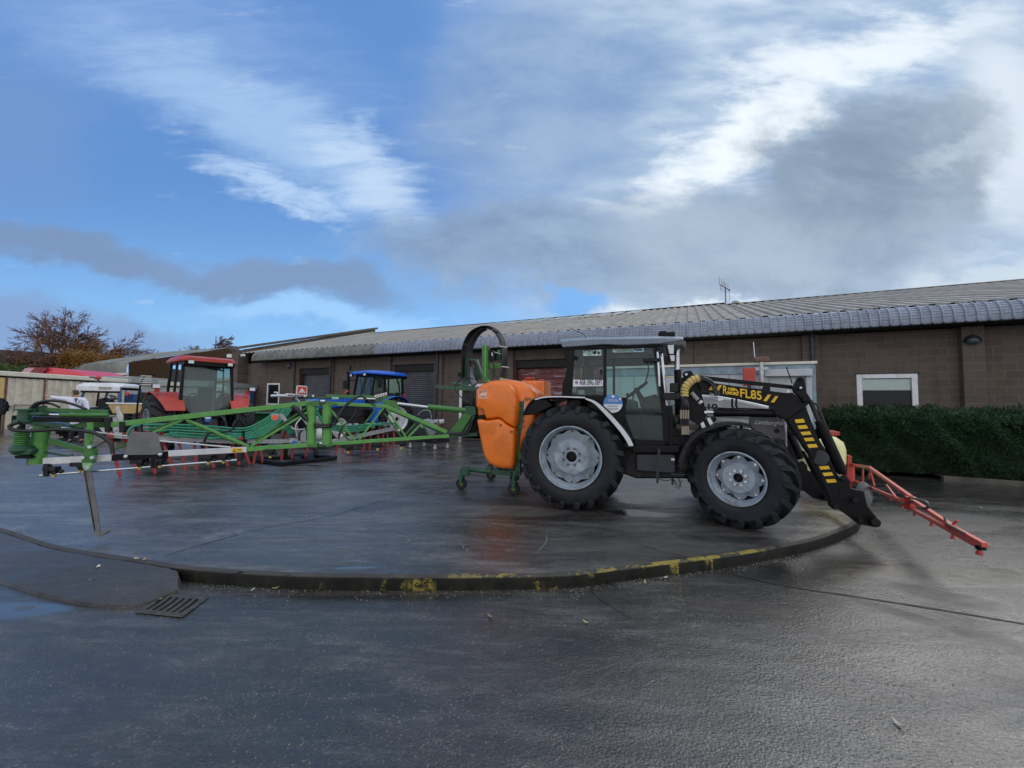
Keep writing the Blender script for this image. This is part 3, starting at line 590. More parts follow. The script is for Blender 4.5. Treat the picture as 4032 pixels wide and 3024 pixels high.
p0 = W(S0 + .3, -.64, 4.35); me = MB(); me.tube(curve_pts([p0, W(S0 + .35, -.64, 4.05), W(S0 + .6, -.66, 3.85), W(S0 + .9, -.5, 3.92)], 6), .012, 6); me.build('cable', m_dark, bld)
# curved eaves
m_fasL = mat('weathered_cement', (0.17, 0.175, 0.165), .7, var=.25, vscale=2.2, bump=.3, bscale=50, dirt=(0.06, 0.065, 0.06), dirt_amt=.6, dirt_scale=4)
m_fasR = mat('blue_grey_sheet', (0.27, 0.31, 0.39), .62, var=.10, vscale=2, dirt=(0.13, 0.14, 0.16), dirt_amt=.45, dirt_scale=5)
fp = [(-.36, 4.665), (-.50, 4.655), (-.58, 4.62), (-.64, 4.57), (-.69, 4.50), (-.73, 4.42), (-.755, 4.33), (-.765, 4.24), (-.765, 4.14), (-.755, 4.11), (-.70, 4.095), (-.70, 4.12)]
def eave(mb, s0, s1, off=0.0, lines=False):
    pr = fp
    if lines:
        pr = []
        for i, (d, z_) in enumerate(fp):
            pr.append((d, z_))
            if 2 <= i <= 6:
                d2, z2 = fp[i + 1]
                for t, o_ in ((.30, 0), (.42, .018), (.62, .018), (.74, 0)): pr.append((d + (d2 - d) * t - o_ * .8, z_ + (z2 - z_) * t + o_ * .5))
    mb.loft([[W(s_, d - off, z_ + off * .5) for d, z_ in pr] for s_ in (s0, s1)], closed=False)
sm = sx(1480, 1400, -.7); me = MB()
sL = sx(985, 1400, -.7); s = sL
ends = [[W(sL + .0, -.0, 4.40)] * len(fp)]
rr = []
for k in range(7):     # rounded end cap of the old cement eave
    t = k / 6 * math.pi / 2; sc_ = math.sin(t); rr.append([W(sL - .28 * math.cos(t) + .28, -.05 + (d + .05) * sc_, 4.36 + (z_ - 4.36) * (.25 + .75 * sc_)) for d, z_ in fp])
me.loft(rr, closed=False); s = sL + .28
while s < sm - .01:
    e = min(s + 1.05, sm); eave(me, s, e - .012); eave(me, e - .03, e, .006); s = e
me.build('old_eave', m_fasL, bld, fix=False)
me = MB(); s = sm; 
while s < 14:
    eave(me, s + .046, s + .22, 0, True); me.loft([[W(s_, d - o_, z_ + o_ * .4) for d, z_ in fp] for s_, o_ in ((s - .012, 0), (s, .042), (s + .034, .042), (s + .046, 0))], closed=False); s += .22
me.build('ribbed_eave', m_fasR, bld, fix=False)
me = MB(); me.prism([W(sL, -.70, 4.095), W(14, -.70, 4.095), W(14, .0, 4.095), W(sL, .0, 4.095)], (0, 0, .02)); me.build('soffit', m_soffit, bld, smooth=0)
# roof sheets: trapezoid ribs running up the slope
def roof(name, s0, s1, e0, rdg, pitch_, h, m_, zoff=0.0, e0off=0.0):
    me = MB(); (d0, z0), (d1, z1) = e0, rdg; s = s0; A, B = [], []
    while s < s1:
        for ds, dh in ((0, 0), (pitch_ * .42, 0), (pitch_ * .52, h), (pitch_ * .86, h), (pitch_ * .96, 0)):
            A.append(W(min(s + ds, s1), d0, z0 + dh + zoff)); B.append(W(min(s + ds, s1), d1, z1 + dh + zoff))
        s += pitch_
    mid = [[a.lerp(b, t) for a, b in zip(A, B)] for t in (0, .5, 1)]
    me.loft(mid, closed=False); return me.build(name, m_, bld, fix=False, smooth=20)
m_roof = mat('weathered_roof_sheet', (0.30, 0.285, 0.26), .75, spec=.25, var=.12, vscale=.6, bump=.05, bscale=30, dirt=(0.17, 0.16, 0.14), dirt_amt=.5, dirt_scale=1.4)
sR = sx(2856, 1200); 
def s_at(px_, py_, d): return wsz(px_, py_, d)[0]
sRidge = s_at(2856, 1180, 10.5)
roof('roof', S0 + .3, sRidge, eav, ridgeL, .40, .05, m_roof)
roof('roof', sRidge, S1 + 12, eav, ridgeR, .40, .065, m_roof)
me = MB(); me.prism([W(sRidge - .02, -.3, 4.70), W(sRidge - .02, 11.1, 8.03), W(sRidge - .02, 11.1, 7.7), W(sRidge - .02, -.3, 4.6)], WU * .02); me.build('verge', m_roof, bld)
for s0, s1, rg in ((S0, sRidge, ridgeL), (sRidge, S1 + 12, ridgeR)):
    me = MB(); me.prism([W(s0, rg[0] - .35, rg[1] - .01), W(s0, rg[0], rg[1] + .09), W(s0, rg[0] + .4, rg[1] - .01)], WU * (s1 - s0)); me.build('ridge_cap', m_roof, bld)
m_rl = mat('rooflight_sheet', (0.40, 0.42, 0.42), .35, var=.15)
def slope(t): return (eav[0] + (ridgeL[0] - eav[0]) * t, eav[1] + (ridgeL[1] - eav[1]) * t)
sa, sb = s_at(1930, 1262, 9.6), s_at(2520, 1215, 9.6); s = sa; me = MB()
while s < sb:
    (d0, z0), (d1, z1) = slope(.74), slope(.97); me.prism([W(s, d0, z0 + .05), W(s + .62, d0, z0 + .05), W(s + .62, d1, z1 + .05), W(s, d1, z1 + .05)], (0, 0, .02)); s += .99
me.build('rooflight', m_rl, bld)
# short back plane so the building is closed
me = MB(); me.prism([W(S0, 11.1, 7.9), W(S0, 22, 4.6), W(S0, 22, 4.5), W(S0, 11.1, 7.8)], WU * (S1 - S0)); me.build('rear_roof', m_roof, bld)
me = MB()
for k in range(7):     # dome vent just beyond the ridge
    pass
p = W(s_at(2895, 1176, 10), 10.0, 7.62); me.sph(p + Vector((0, 0, .05)), .22, 14, (1, 1, .8)); me.build('roof_vent', m_roof, bld)
# aerial on the roof
ap = W(s_at(2857, 1180, 10.3), 10.3, 7.75); root = thing('tv_aerial', 'rusty TV aerial with seven rods standing on the roof ridge', 'aerial', ap)
m_rust = mat('rusty_pole', (0.16, 0.075, 0.06), .6, var=.3)
ptop = vp(2857, 1130, Vector((0, 1, 0)), ap.y); me = MB(); me.cyl(ap - Vector((0, 0, .2)), ptop, .030, 8); me.build('mast', m_rust, root)
A_, B_ = vp(2833, 1119, Vector((0, 1, 0)), ap.y - .4), vp(2872, 1142, Vector((0, 1, 0)), ap.y + .3); me = MB(); me.tube([A_, B_], .022, 6); me.sph(B_, .05, 8); me.build('boom', m_rust, root)
for t, h1, h2 in ((0.0, .42, 0), (.1, 0, .36), (.24, .40, .38), (.38, .32, 0), (.5, .3, .33), (.62, .28, 0), (.85, .33, .22), (.98, .05, .62)):
    p = A_.lerp(B_, t); me = MB(); me.tube([p - Vector((0, 0, h2)), p + Vector((0, 0, h1 + .01))], .010, 5); me.build('rod', m_rust, root)

# grit and small stones washed over the asphalt
m_grit = mat('grit', (.13, .12, .105), .7, var=.6, vscale=30)
gs_ = np.random.RandomState(3); GV, GF = [], []
def stone(x, y, z, r):
    o = len(GV); a = gs_.uniform(0, 6.28)
    for k in range(4): GV.append((x + math.cos(a + k * 1.57) * r * gs_.uniform(.7, 1.2), y + math.sin(a + k * 1.57) * r * gs_.uniform(.7, 1.2), z))
    GV.append((x, y, z + r * gs_.uniform(.6, 1.0))); GF.extend([(o, o + 1, o + 4), (o + 1, o + 2, o + 4), (o + 2, o + 3, o + 4), (o + 3, o, o + 4)])
for i in range(1500):
    k = gs_.randint(0, len(dense)); p = dense[k]
    if -3.0 < p.x < 5.0: stone(p.x + gs_.normal(0, .03), p.y - .01 - abs(gs_.exponential(.05)), 0, gs_.uniform(.003, .009))
for cx_, cy_, sx_, sy_, n_ in ((-1.6, 2.3, .5, .25, 260), (-.4, 2.0, .7, .25, 320), (.9, 2.2, .8, .4, 260), (2.4, 2.6, 1.0, .5, 260), (-2.6, 2.8, .5, .2, 160), (4.5, 5.0, 1.6, 1.2, 260), (1.2, 3.1, 1.0, .2, 200)):
    for i in range(n_): stone(cx_ + gs_.normal(0, sx_), cy_ + gs_.normal(0, sy_) * .6, 0.0, gs_.uniform(.0025, .007))
gm = bpy.data.meshes.new('grit'); gm.from_pydata([v for v in GV], [], GF); gm.materials.append(m_grit); go_ = bpy.data.objects.new('grit', gm); col.objects.link(go_); tag(go_, 'pale grit and small stones scattered along the kerb and over the wet asphalt', 'grit', kind='stuff')
# ================================================================== wheels and tyres
m_tyre = mat('tyre_rubber', (0.010, 0.0115, 0.016), .62, spec=.35, var=.35, vscale=5, bump=.3, bscale=60, dirt=(0.032, 0.033, 0.038), dirt_amt=.5, dirt_scale=4)
m_black = mat('black_paint', (0.006, 0.006, 0.008), .42, var=.2, dirt=(0.014, 0.014, 0.014), dirt_amt=.5, spec=.18)
m_blackp = mat('black_plastic', (0.010, 0.011, 0.013), .42, var=.2, vscale=9, spec=.3)
m_dkmetal = mat('dark_metal', (0.035, 0.036, 0.038), .45, .5, var=.3, dirt=(0.05, 0.04, 0.03), dirt_amt=.5)
m_rim = mat('grey_rim', (0.32, 0.385, 0.45), .38, .15, var=.07, dirt=(0.12, 0.125, 0.13), dirt_amt=.7, dirt_scale=5)
m_nut = mat('rusty_nut', (0.15, 0.12, 0.11), .5, .4, var=.3)
m_steel = mat('bright_steel', (0.55, 0.57, 0.60), .28, .9, var=.1)
m_hose = mat('black_hose', (0.012, 0.012, 0.014), .35)
def tyre_mesh(C, ax, R, rimR, w_, lugs=20, lug_h=.055, seg=56, flip=1):
    ax = Vector(ax).normalized(); C = Vector(C); u, v = perp(ax); me = MB(); hw = w_ / 2; S_ = R - rimR; Rb = R - lug_h
    prof = [(rimR - .01, -hw * .72), (rimR + .015, -hw * .86), (rimR + S_ * .35, -hw), (rimR + S_ * .62, -hw * .98), (Rb - .035, -hw * .86), (Rb - .006, -hw * .62), (Rb + .004, 0),
            (Rb - .006, hw * .62), (Rb - .035, hw * .86), (rimR + S_ * .62, hw * .98), (rimR + S_ * .35, hw), (rimR + S_ * .18, hw * .97), (rimR + .015, hw * .86), (rimR - .01, hw * .72)]
    me.lathe(prof, C, ax, seg, cap=False)
    def at(a, r, h): return C + ax * h + (u * math.cos(a) + v * math.sin(a)) * r
    dth = 2 * math.pi / lugs
    for side in (-1, 1):
        for i in range(lugs):
            a0 = (i + (.5 if side > 0 else 0)) * dth; rings = []
            for t, r, h, off, wd in ((0.0, 0, -.04, 0.0, .16), (.35, 0, .33, .30, .16), (.7, 0, .66, .62, .17), (.92, -.014, .88, .80, .18), (1.0, -.055, 1.0, .86, .19), (1.0, -.12, 1.03, .88, .13)):
                rt = R + r; rb = rt - lug_h - .012 if t < 1 else rt - .03
                a = a0 + flip * off * dth * 1.15; wa = wd * dth
                hh = side * h * hw; hb = side * min(h, .93) * hw if t >= 1 else hh
                rings.append([at(a - wa * 1.12, rb, hb), at(a - wa * .85, rt, hh), at(a + wa * .85, rt, hh), at(a + wa * 1.12, rb, hb)])
            me.loft(rings)
    return me
def wheel(parent, C, ax, R, rimR, w_, mrim, lugs=20, flip=1, nuts=8, wavy=True, nutmat=None, dish=.15, label=None, discmat=None):
    ax = Vector(ax).normalized(); C = Vector(C); hw = w_ / 2; u, v = perp(ax); me = MB()
    me.lathe([(rimR - .045, -hw * .7), (rimR - .05, hw - dish - .03), (rimR - .048, hw - dish + .03), (rimR - .034, hw - dish + .05), (rimR - .032, hw - .10), (rimR - .016, hw - .08), (rimR - .014, hw - .055), (rimR - .004, hw - .03), (rimR + .012, hw - .02), (rimR + .014, hw - .006), (rimR - .002, hw - .004), (rimR - .012, hw - .022)], C, ax, 64, cap=False)
    n = 96; rd = []; h0 = hw - dish
    for k in range(n):
        a = 2 * math.pi * k / n; q = (0.5 + 0.5 * math.cos(nuts * a)) ** .6 if wavy else 1; rd.append((a, rimR - .05 - (.045 if rimR > .4 else .05) * (1 - q)))
    def ring(rf, h): return [C + ax * h + (u * math.cos(a) + v * math.sin(a)) * rf(r0) for a, r0 in rd]
    ri = rimR * .60
    me.loft([ring(lambda r: r, h0 - .006), ring(lambda r: r, h0), ring(lambda r: ri + .02 + (r - ri) * .30, h0 + .008), ring(lambda r: ri, h0 + .045), ring(lambda r: ri - .012, h0 + .055), ring(lambda r: ri * .42, h0 + .052), ring(lambda r: ri * .40, h0 + .065), ring(lambda r: ri * .30, h0 + .065), ring(lambda r: ri * .28, h0 + .0)], cap=False)
    o = me.build('wheel', mrim, parent, smooth=30)
    if label: o['label'] = label
    tyre_mesh(C, ax, R, rimR, w_, lugs, flip=flip).build('tyre', m_tyre, o, smooth=38)
    me = MB(); me.lathe([(ri * .29, h0 + .0), (ri * .29, h0 + .04), (ri * .2, h0 + .05), (ri * .18, h0 + .03), (0.001, h0 + .03)], C, ax, 24); me.build('hub', m_black, o)
    me = MB()
    for k in range(nuts):
        a = 2 * math.pi * (k + .5) / nuts; p = C + ax * (h0 + .05) + (u * math.cos(a) + v * math.sin(a)) * ri * .47; me.cyl(p, p + ax * .025, .021, 6)
        if wavy:
            a = 2 * math.pi * k / nuts; p = C + ax * (h0 - .01) + (u * math.cos(a) + v * math.sin(a)) * (rimR - .07); me.cyl(p, p + ax * .03, .018, 6)
    me.build('wheel_nut', nutmat or m_nut, o)
    me = MB(); me.lathe([(rimR - .05, -hw * .5), (rimR - .05, -hw * .52), (0.01, -hw * .52)], C, ax, 32, cap=False); me.build('inner_disc', m_black, o)
    return o

# ================================================================== silver tractor with loader
TT = 20.0; TN = Vector((math.sin(R_(TT)), math.cos(R_(TT)), 0)); TF = Vector((math.cos(R_(TT)), -math.sin(R_(TT)), 0)); T0 = 5.85; UPV = Vector((0, 0, 1))
def TP(t, d, z): return TN * (T0 + d) + TF * t + UPV * z
def TV(px, py, d): return vp(px, py, TN, T0 + d)
def z1(x, y, d): return TV(2000 + x / 1.843, 1250 + y / 1.843, d)
def z2(x, y, d): return TV(2600 + x / 1.8433, 1250 + y / 1.8433, d)
def tt(p): return p.dot(TF)
def mir(p): return p + TN * (2 * (T0 + 1.0 - p.dot(TN)))
trac = thing('tractor', 'silver and black cabbed tractor with a black front loader, in front of the red door', 'tractor', TP(0, 1.0, .12), -R_(TT))
m_silver = mat('silver_paint', (0.66, 0.68, 0.72), .30, .0, var=.05, dirt=(0.25, 0.25, 0.26), dirt_amt=.35, coat=.3)
m_grille = mat('grey_grille', (0.10, 0.10, 0.11), .5, var=.2, vscale=30, bump=.5, bscale=120)
m_yellow = mat('yellow_decal', (0.74, 0.46, 0.02), .5, var=.06)
m_glass = glass('cab_glass', (0.66, 0.84, 0.80))
rc = TP(tt(TV(2244, 1802, 0)), .21, TV(2244, 1802, 0).z); RR = rc.z - .12 + .005
fcp = zp(2899, 1883, 5.16); FR = .655
wheel(trac, rc, -TN, RR, .468, .46, m_rim, 20, flip=-1, dish=.20)
o = wheel(trac, mir(rc), TN, RR, .468, .46, m_rim, 20, flip=1)
STEER = 46.0; fn_ = Vector((math.sin(R_(STEER)), math.cos(R_(STEER)), 0))
fcc = Vector((fcp.x, fcp.y, .12 + FR)) + fn_ * .17
wheel(trac, fcc, -fn_, FR, .345, .40, m_rim, 17, flip=-1, nuts=8, dish=.17, nutmat=m_steel)
ff = TP(tt(fcc) , 1.72, .12 + FR); wheel(trac, ff, fn_, FR, .345, .40, m_rim, 17, flip=1, nuts=8)
def arcfender(pts_out, pts_in, d0, d1, name, m_, parent=trac, lip=None):
    me = MB(); rings = []
    for a, b in zip(pts_out, pts_in):
        A, B = a, b; rings.append([A, B, B + TN * (d1 - d0), A + TN * (d1 - d0)])
    me.loft(rings); return me.build(name, m_, parent, bevel=.008, smooth=40)
# rear fenders
outp = curve_pts([z1(x, y, -.0) for x, y in ((104, 702), (150, 622), (205, 585), (290, 577), (420, 574), (550, 580), (640, 608), (740, 690), (830, 785), (885, 860), (915, 930))], 5)
inp = [p + (rc - p).normalized() * .035 for p in outp]
for side in (0, 1):
    a, b = (outp, inp) if not side else ([mir(p) for p in outp], [mir(p) for p in inp])
    arcfender(a, b, 0, .62 if not side else -.62, 'rear_fender', m_black)
trim_o = curve_pts([z1(x, y, -.015) for x, y in ((560, 583), (640, 612), (735, 695), (822, 790), (880, 868), (912, 932))], 5)
trim_i = curve_pts([z1(x, y, -.015) for x, y in ((560, 594), (628, 628), (712, 714), (795, 808), (848, 880), (878, 935))], 5)
me = MB(); me.loft([[a, b, b + TN * .02, a + TN * .02] for a, b in zip(trim_o, trim_i)]); me.build('fender_trim', m_silver, trac, bevel=.004)
me = MB(); me.loft([[a, b, b + TN * .02, a + TN * .02] for a, b in zip(curve_pts([z1(x, y, -.012) for x, y in ((195, 592), (250, 576), (350, 570), (560, 576))], 4), curve_pts([z1(x, y, -.012) for x, y in ((200, 600), (252, 585), (350, 579), (560, 586))], 4))]); me.build('fender_trim', m_silver, trac)
me = MB(); me.prism([z1(x, y, .02) for x, y in ((104, 702), (190, 700), (260, 668), (320, 640), (280, 600), (205, 592), (150, 630))], TN * .5); me.build('mudguard', m_black, trac)
# front fenders
fo = curve_pts([z2(x, y, .05) for x, y in ((128, 1090), (140, 1010), (175, 930), (225, 865), (300, 815), (400, 780), (500, 762), (600, 762), (668, 780))], 5)
fi = curve_pts([z2(x, y, .05) for x, y in ((160, 1090), (175, 1015), (205, 945), (250, 885), (318, 838), (410, 803), (505, 785), (600, 783), (655, 795))], 5)
for side in (0, 1):
    a, b = (fo, fi) if not side else ([mir(p) for p in fo], [mir(p) for p in fi])
    arcfender(a, b, 0, .34 if not side else -.34, 'front_fender', m_blackp)
me = MB(); me.tube(curve_pts([z2(130, 1090, .22), z2(120, 1120, .3), z2(60, 1110, .6)], 4), .02, 6); me.tube([z2(590, 790, .2), z2(560, 860, .45)], .018, 6); me.build('fender_stay', m_dkmetal, trac)
me = MB(); me.prism([z2(x, y, .42) for x, y in ((480, 800), (600, 797), (655, 805), (668, 830), (600, 818), (500, 822))], TN * .05); me.build('white_bracket', m_silver, trac)
# ---- cab
ca = lambda x, y, d=.22: z1(x, y, d)
def frame_poly(name, pts, th=.06, m_=m_black, both=True, d=.22, **k):
    r = None
    for side in ((0, 1) if both else (0,)):
        P = [ca(x, y, d) for x, y in pts]; 
        if side: P = [mir(p) for p in P]
        me = MB(); me.prism(P, TN * (th if not side else -th)); r = me.build(name, m_, trac, bevel=.006, **k)
    return r
frame_poly('cab_pillar', [(402, 222), (482, 222), (470, 400), (456, 575), (392, 575), (396, 480), (418, 420), (432, 315), (410, 290)], .10)
frame_poly('cab_pillar', [(693, 205), (713, 205), (713, 640), (693, 610)], .06)
frame_poly('cab_pillar', [(1052, 205), (1082, 205), (1128, 560), (1165, 700), (1172, 925), (1128, 925), (1122, 760), (1100, 560)], .07)
frame_poly('roof_rail', [(482, 205), (1085, 203), (1085, 218), (482, 232)], .08)
frame_poly('sill', [(912, 885), (1172, 895), (1172, 925), (925, 935)], .06)
frame_poly('side_panel', [(456, 560), (693, 566), (716, 575), (858, 582), (862, 600), (850, 712), (835, 780), (740, 690), (640, 600), (560, 578), (455, 578)], .05)
me = MB(); me.prism([ca(x, y, .27) for x, y in ((402, 225), (470, 225), (455, 300), (428, 300))], TN * 1.46); me.prism([ca(x, y, .30) for x, y in ((432, 540), (700, 560), (700, 600), (432, 590))], TN * 1.40); me.build('rear_frame', m_black, trac)
def pane(name, pts, d=.245, far=True, parent=trac):
    for side in ((0, 1) if far else (0,)):
        P = [ca(x, y, d) for x, y in pts]; P = [mir(p) for p in P] if side else P
        me = MB(); me.add(P, [tuple(range(len(P)))]); me.build(name, m_glass, parent, smooth=0)
pane('quarter_glass', [(482, 228), (693, 218), (693, 566), (456, 562), (470, 400)])
pane('door_glass', [(713, 214), (1055, 214), (1100, 560), (1122, 760), (1128, 890), (915, 884), (850, 712), (858, 582), (713, 576)])
# windscreen and rear screen (across the cab)
A0, A1 = ca(1082, 215), ca(1150, 620); me = MB(); me.add([A0, A1, mir(A1), mir(A0)], [(0, 1, 2, 3)]); me.build('windscreen', m_glass, trac, smooth=0)
B0, B1 = ca(420, 240, .26), ca(425, 540, .30); me = MB(); me.add([B0, B1, mir(B1), mir(B0)], [(0, 1, 2, 3)]); me.build('rear_screen', m_glass, trac, smooth=0)
# firewall, floor, inside
me = MB(); me.prism([ca(1150, 640, .26), ca(1195, 640, .26), ca(1195, 930, .26), ca(1150, 930, .26)], TN * 1.48); me.build('firewall', m_black, trac)
me = MB(); me.prism([ca(700, 905, .26), ca(1150, 925, .26), ca(1150, 950, .26), ca(700, 940, .26)], TN * 1.48); me.build('cab_floor', m_blackp, trac)
SC = TP(tt(z1(800, 700, 1.0)), 1.0, 0)
def sz(y, d=1.0): return z1(800, y, d).z
m_seat = mat('seat_fabric', (0.020, 0.030, 0.030), .8)
me = MB(); t0 = tt(z1(690, 700, 1)); me.box(TP(t0 + .05, 1.0, sz(690)), (.50, .50, .14), -R_(TT)); 
me.prism([TP(t0 - .22, .77, sz(680)), TP(t0 - .10, .77, sz(680)), TP(t0 - .20, .77, sz(345)), TP(t0 - .30, .77, sz(350))], TN * .46); me.box(TP(t0 + .05, 1.0, sz(780)), (.35, .35, .2), -R_(TT)); me.build('seat', m_seat, trac, bevel=.04)
swc = z1(935, 528, 1.0); sax = (TF * -.62 + UPV * .78).normalized(); u, v = perp(sax); me = MB()
me.tube([swc + (u * math.cos(a) + v * math.sin(a)) * .215 for a in [2 * math.pi * k / 32 for k in range(33)]], .017, 8, cap=False)
for a in (.5, 2.6, 4.7): me.tube([swc, swc + (u * math.cos(a) + v * math.sin(a)) * .21], .012, 6)
me.sph(swc, .05, 10); me.build('steering_wheel', m_blackp, trac)
me = MB(); me.tube([swc, z1(985, 620, 1.0), z1(1010, 700, 1.0)], [.035, .06, .08], 8); me.prism([z1(x, y, .72) for x, y in ((950, 590), (1075, 555), (1140, 640), (1140, 900), (1060, 900), (1020, 700), (960, 650))], TN * .56); me.build('dashboard', m_blackp, trac, bevel=.02)
me = MB(); me.prism([z1(x, y, .45) for x, y in ((790, 590), (940, 605), (950, 700), (1000, 850), (930, 890), (790, 850))], TN * .25); me.build('control_console', m_seat, trac, bevel=.03)
me = MB(); me.box(TP(t0 - .38, 1.0, sz(700)), (.25, 1.3, .5), -R_(TT)); me.build('rear_console', m_blackp, trac, bevel=.03)
for x, y in ((860, 560), (1035, 760), (900, 560)): me = MB(); me.tube([z1(x, y + 90, .6), z1(x + 8, y, .6)], .01, 6); me.sph(z1(x + 8, y, .6), .028, 8); me.build('lever', m_blackp, trac)
me = MB(); me.tube(curve_pts([z1(995, 480, .9), z1(1020, 380, .9), z1(1005, 310, .9)], 4), .012, 6); me.build('pillar_rail', m_black, trac)
# roof
tA, tB = tt(ca(372, 165, .14)), tt(ca(1100, 143, .14)); ztl, zbl = ca(372, 165, .14).z, ca(395, 217, .14).z; zt, zb = ca(1100, 143, .14).z, ca(1100, 190, .14).z; tL2 = tt(ca(395, 217, .14)); tF = tt(ca(1275, 148, .40)); zf = ca(1275, 148, .40).z
tm = tt(ca(600, 150, .14)); zm, zmb = ca(600, 150, .14).z, ca(700, 194, .14).z; tmb = tt(ca(700, 194, .14))
def rg(t, zbot, ztop, ein, tb=None):
    tb = t if tb is None else tb; return [TP(tb, .16 + ein, zbot), TP(t, .14 + ein, ztop - .01), TP(t, .24 + ein, ztop + .03), TP(t, .6, ztop + .055), TP(t, 1.4, ztop + .055), TP(t, 1.76 - ein, ztop + .03), TP(t, 1.86 - ein, ztop - .01), TP(tb, 1.84 - ein, zbot)]
me = MB(); me.loft([rg(tA, zbl, ztl, .0, tL2), rg(tm, zmb, zm, 0, tmb), rg((tm + tB) / 2, zb, (zm + zt) / 2, 0), rg(tB, zb, zt, 0), rg(tF, zf - .03, zf, .26)])
me.build('cab_roof', mat('roof_silver', (0.24, 0.28, 0.345), .32, .3, var=.05), trac, bevel=.012)
me = MB(); fb = ca(1293, 225, .40); me.loft([[TP(tB + .02, .20, zb + .0), TP(tB + .02, .20, zt - .03), TP(tB + .02, 1.8, zt - .03), TP(tB + .02, 1.8, zb)], [TP(tF - .02, .42, fb.z + .05), TP(tF - .01, .42, zf - .035), TP(tF - .01, 1.58, zf - .035), TP(tF - .02, 1.58, fb.z + .05)], [TP(tt(fb), .42, fb.z), TP(tt(fb) , .42, zf - .05), TP(tt(fb), 1.58, zf - .05), TP(tt(fb), 1.58, fb.z)]])
me.build('roof_visor', m_grille, trac, bevel=.01)
me = MB(); me.prism([ca(395, 222, .2), ca(1110, 195, .2), ca(1110, 206, .2), ca(395, 232, .2)], TN * 1.6); me.build('headliner', m_black, trac)
# beacon bracket, aerial, mirror, work lights, exhaust
p = z1(1150, 128, .55); me = MB(); me.box(p, (.24, .16, .07), -R_(TT)); me.box(p + TF * -.05 + UPV * .03, (.10, .12, .06), -R_(TT)); me.build('work_light', m_black, trac, bevel=.01)
me = MB(); me.tube(curve_pts([z1(568, 150, .3), z1(545, 120, .3), z1(455, 80, .3)], 5), .006, 5); me.build('radio_aerial', m_black, trac)
def light(cx, cy, w_, h_, d, m2=m_silver, nm='work_light', dd=.08, yaw=0):
    p = z1(cx, cy, d); me = MB(); me.box(p, (w_, dd, h_), -R_(TT) + yaw); o_ = me.build(nm, m_black, trac, bevel=.012)
    me = MB(); me.box(p - TN * (dd / 2 + .002) + TF * .0, (w_ * .8, .006, h_ * .85), -R_(TT)); me.build('lens', m2, o_, bevel=.002); return o_
light(1180, 235, .10, .15, .10); light(1188, 298, .09, .10, .10); light(1108, 238, .06, .09, .12, m_blackp)
me = MB(); me.tube([z1(1085, 210, .15), z1(1150, 205, .05), z1(1180, 330, .05)], .014, 6); me.build('mirror_arm', m_black, trac)
light(1205, 510, .11, .13, .05, m_blackp, 'mirror'); p = z1(1185, 573, .12); me = MB(); me.box(p, (.22, .10, .10), -R_(TT)); o = me.build('indicator_lamp', m_blackp, trac, bevel=.015)
me = MB(); me.box(z1(1228, 573, .12), (.03, .09, .085), -R_(TT)); me.build('amber_lens', mat('amber_lens', (0.85, 0.25, 0.03), .25), o, bevel=.008)
me = MB(); me.tube([z1(1240, 800, .62), z1(1232, 400, .62), z1(1228, 380, .62)], .052, 14); ex = me.build('exhaust', m_black, trac)
me = MB(); me.tube([z1(1228, 395, .62), z1(1228, 250, .62), z1(1238, 232, .62)], .040, 14); me.build('tailpipe', m_steel, ex)
light(1040, 310, .22, .055, .15, m_blackp, 'mirror_mount', .06)
me = MB(); me.tube([z1(1060, 690, .16), z1(1125, 692, .16)], .022, 8); me.build('door_handle', m_blackp, trac)
me = MB(); me.box(z1(677, 395, .2), (.03, .03, .07), -R_(TT)); me.build('window_catch', m_black, trac)
me = MB(); me.cyl(z1(487, 292, .17), z1(487, 292, .26), .035, 12); me.build('hinge_cap', m_black, trac)
me = MB(); me.tube([z1(1085, 250, .2), z1(1100, 500, .2)], .018, 8); me.tube([z1(1112, 262, .3), z1(1150, 620, .3)], .026, 8); me.build('glass_reflection', m_steel, trac)  # bright tubes stand in for the silver reflection on the front glass
# ---- bonnet
def bz(x, y, d=.62): return z2(x, y, d)
hood = [(60, 556), (290, 558), (420, 568), (560, 592), (700, 622), (840, 655), (905, 690), (925, 760), (930, 960), (870, 985), (640, 800), (430, 770), (150, 920), (92, 920)]
me = MB(); H0 = [bz(x, y) for x, y in hood]; ring0 = H0; ring1 = [p - TN * .0 for p in H0]
me.prism(H0, TN * .76); me.build('bonnet', m_silver, trac, bevel=.05, seg=4)
me = MB(); me.prism([bz(x, y, .60) for x, y in ((650, 716), (760, 712), (880, 718), (908, 745), (916, 950), (870, 975), (700, 840), (650, 790), (643, 760))], TN * .80); me.build('nose_panel', mat('grey_nose', (0.14, 0.14, 0.15), .45, var=.1), trac, bevel=.02)
me = MB(); me.cyl(z2(846, 823, .60), z2(846, 823, .585), .032, 14); me.build('latch', m_black, trac)
for y0, y1 in ((635, 640), (700, 704)):
    me = MB(); me.prism([bz(90, y0, .612), bz(800, y0 + 38, .612), bz(800, y1 + 38, .612), bz(90, y1, .612)], TN * .01); me.build('bonnet_line', m_black, trac)
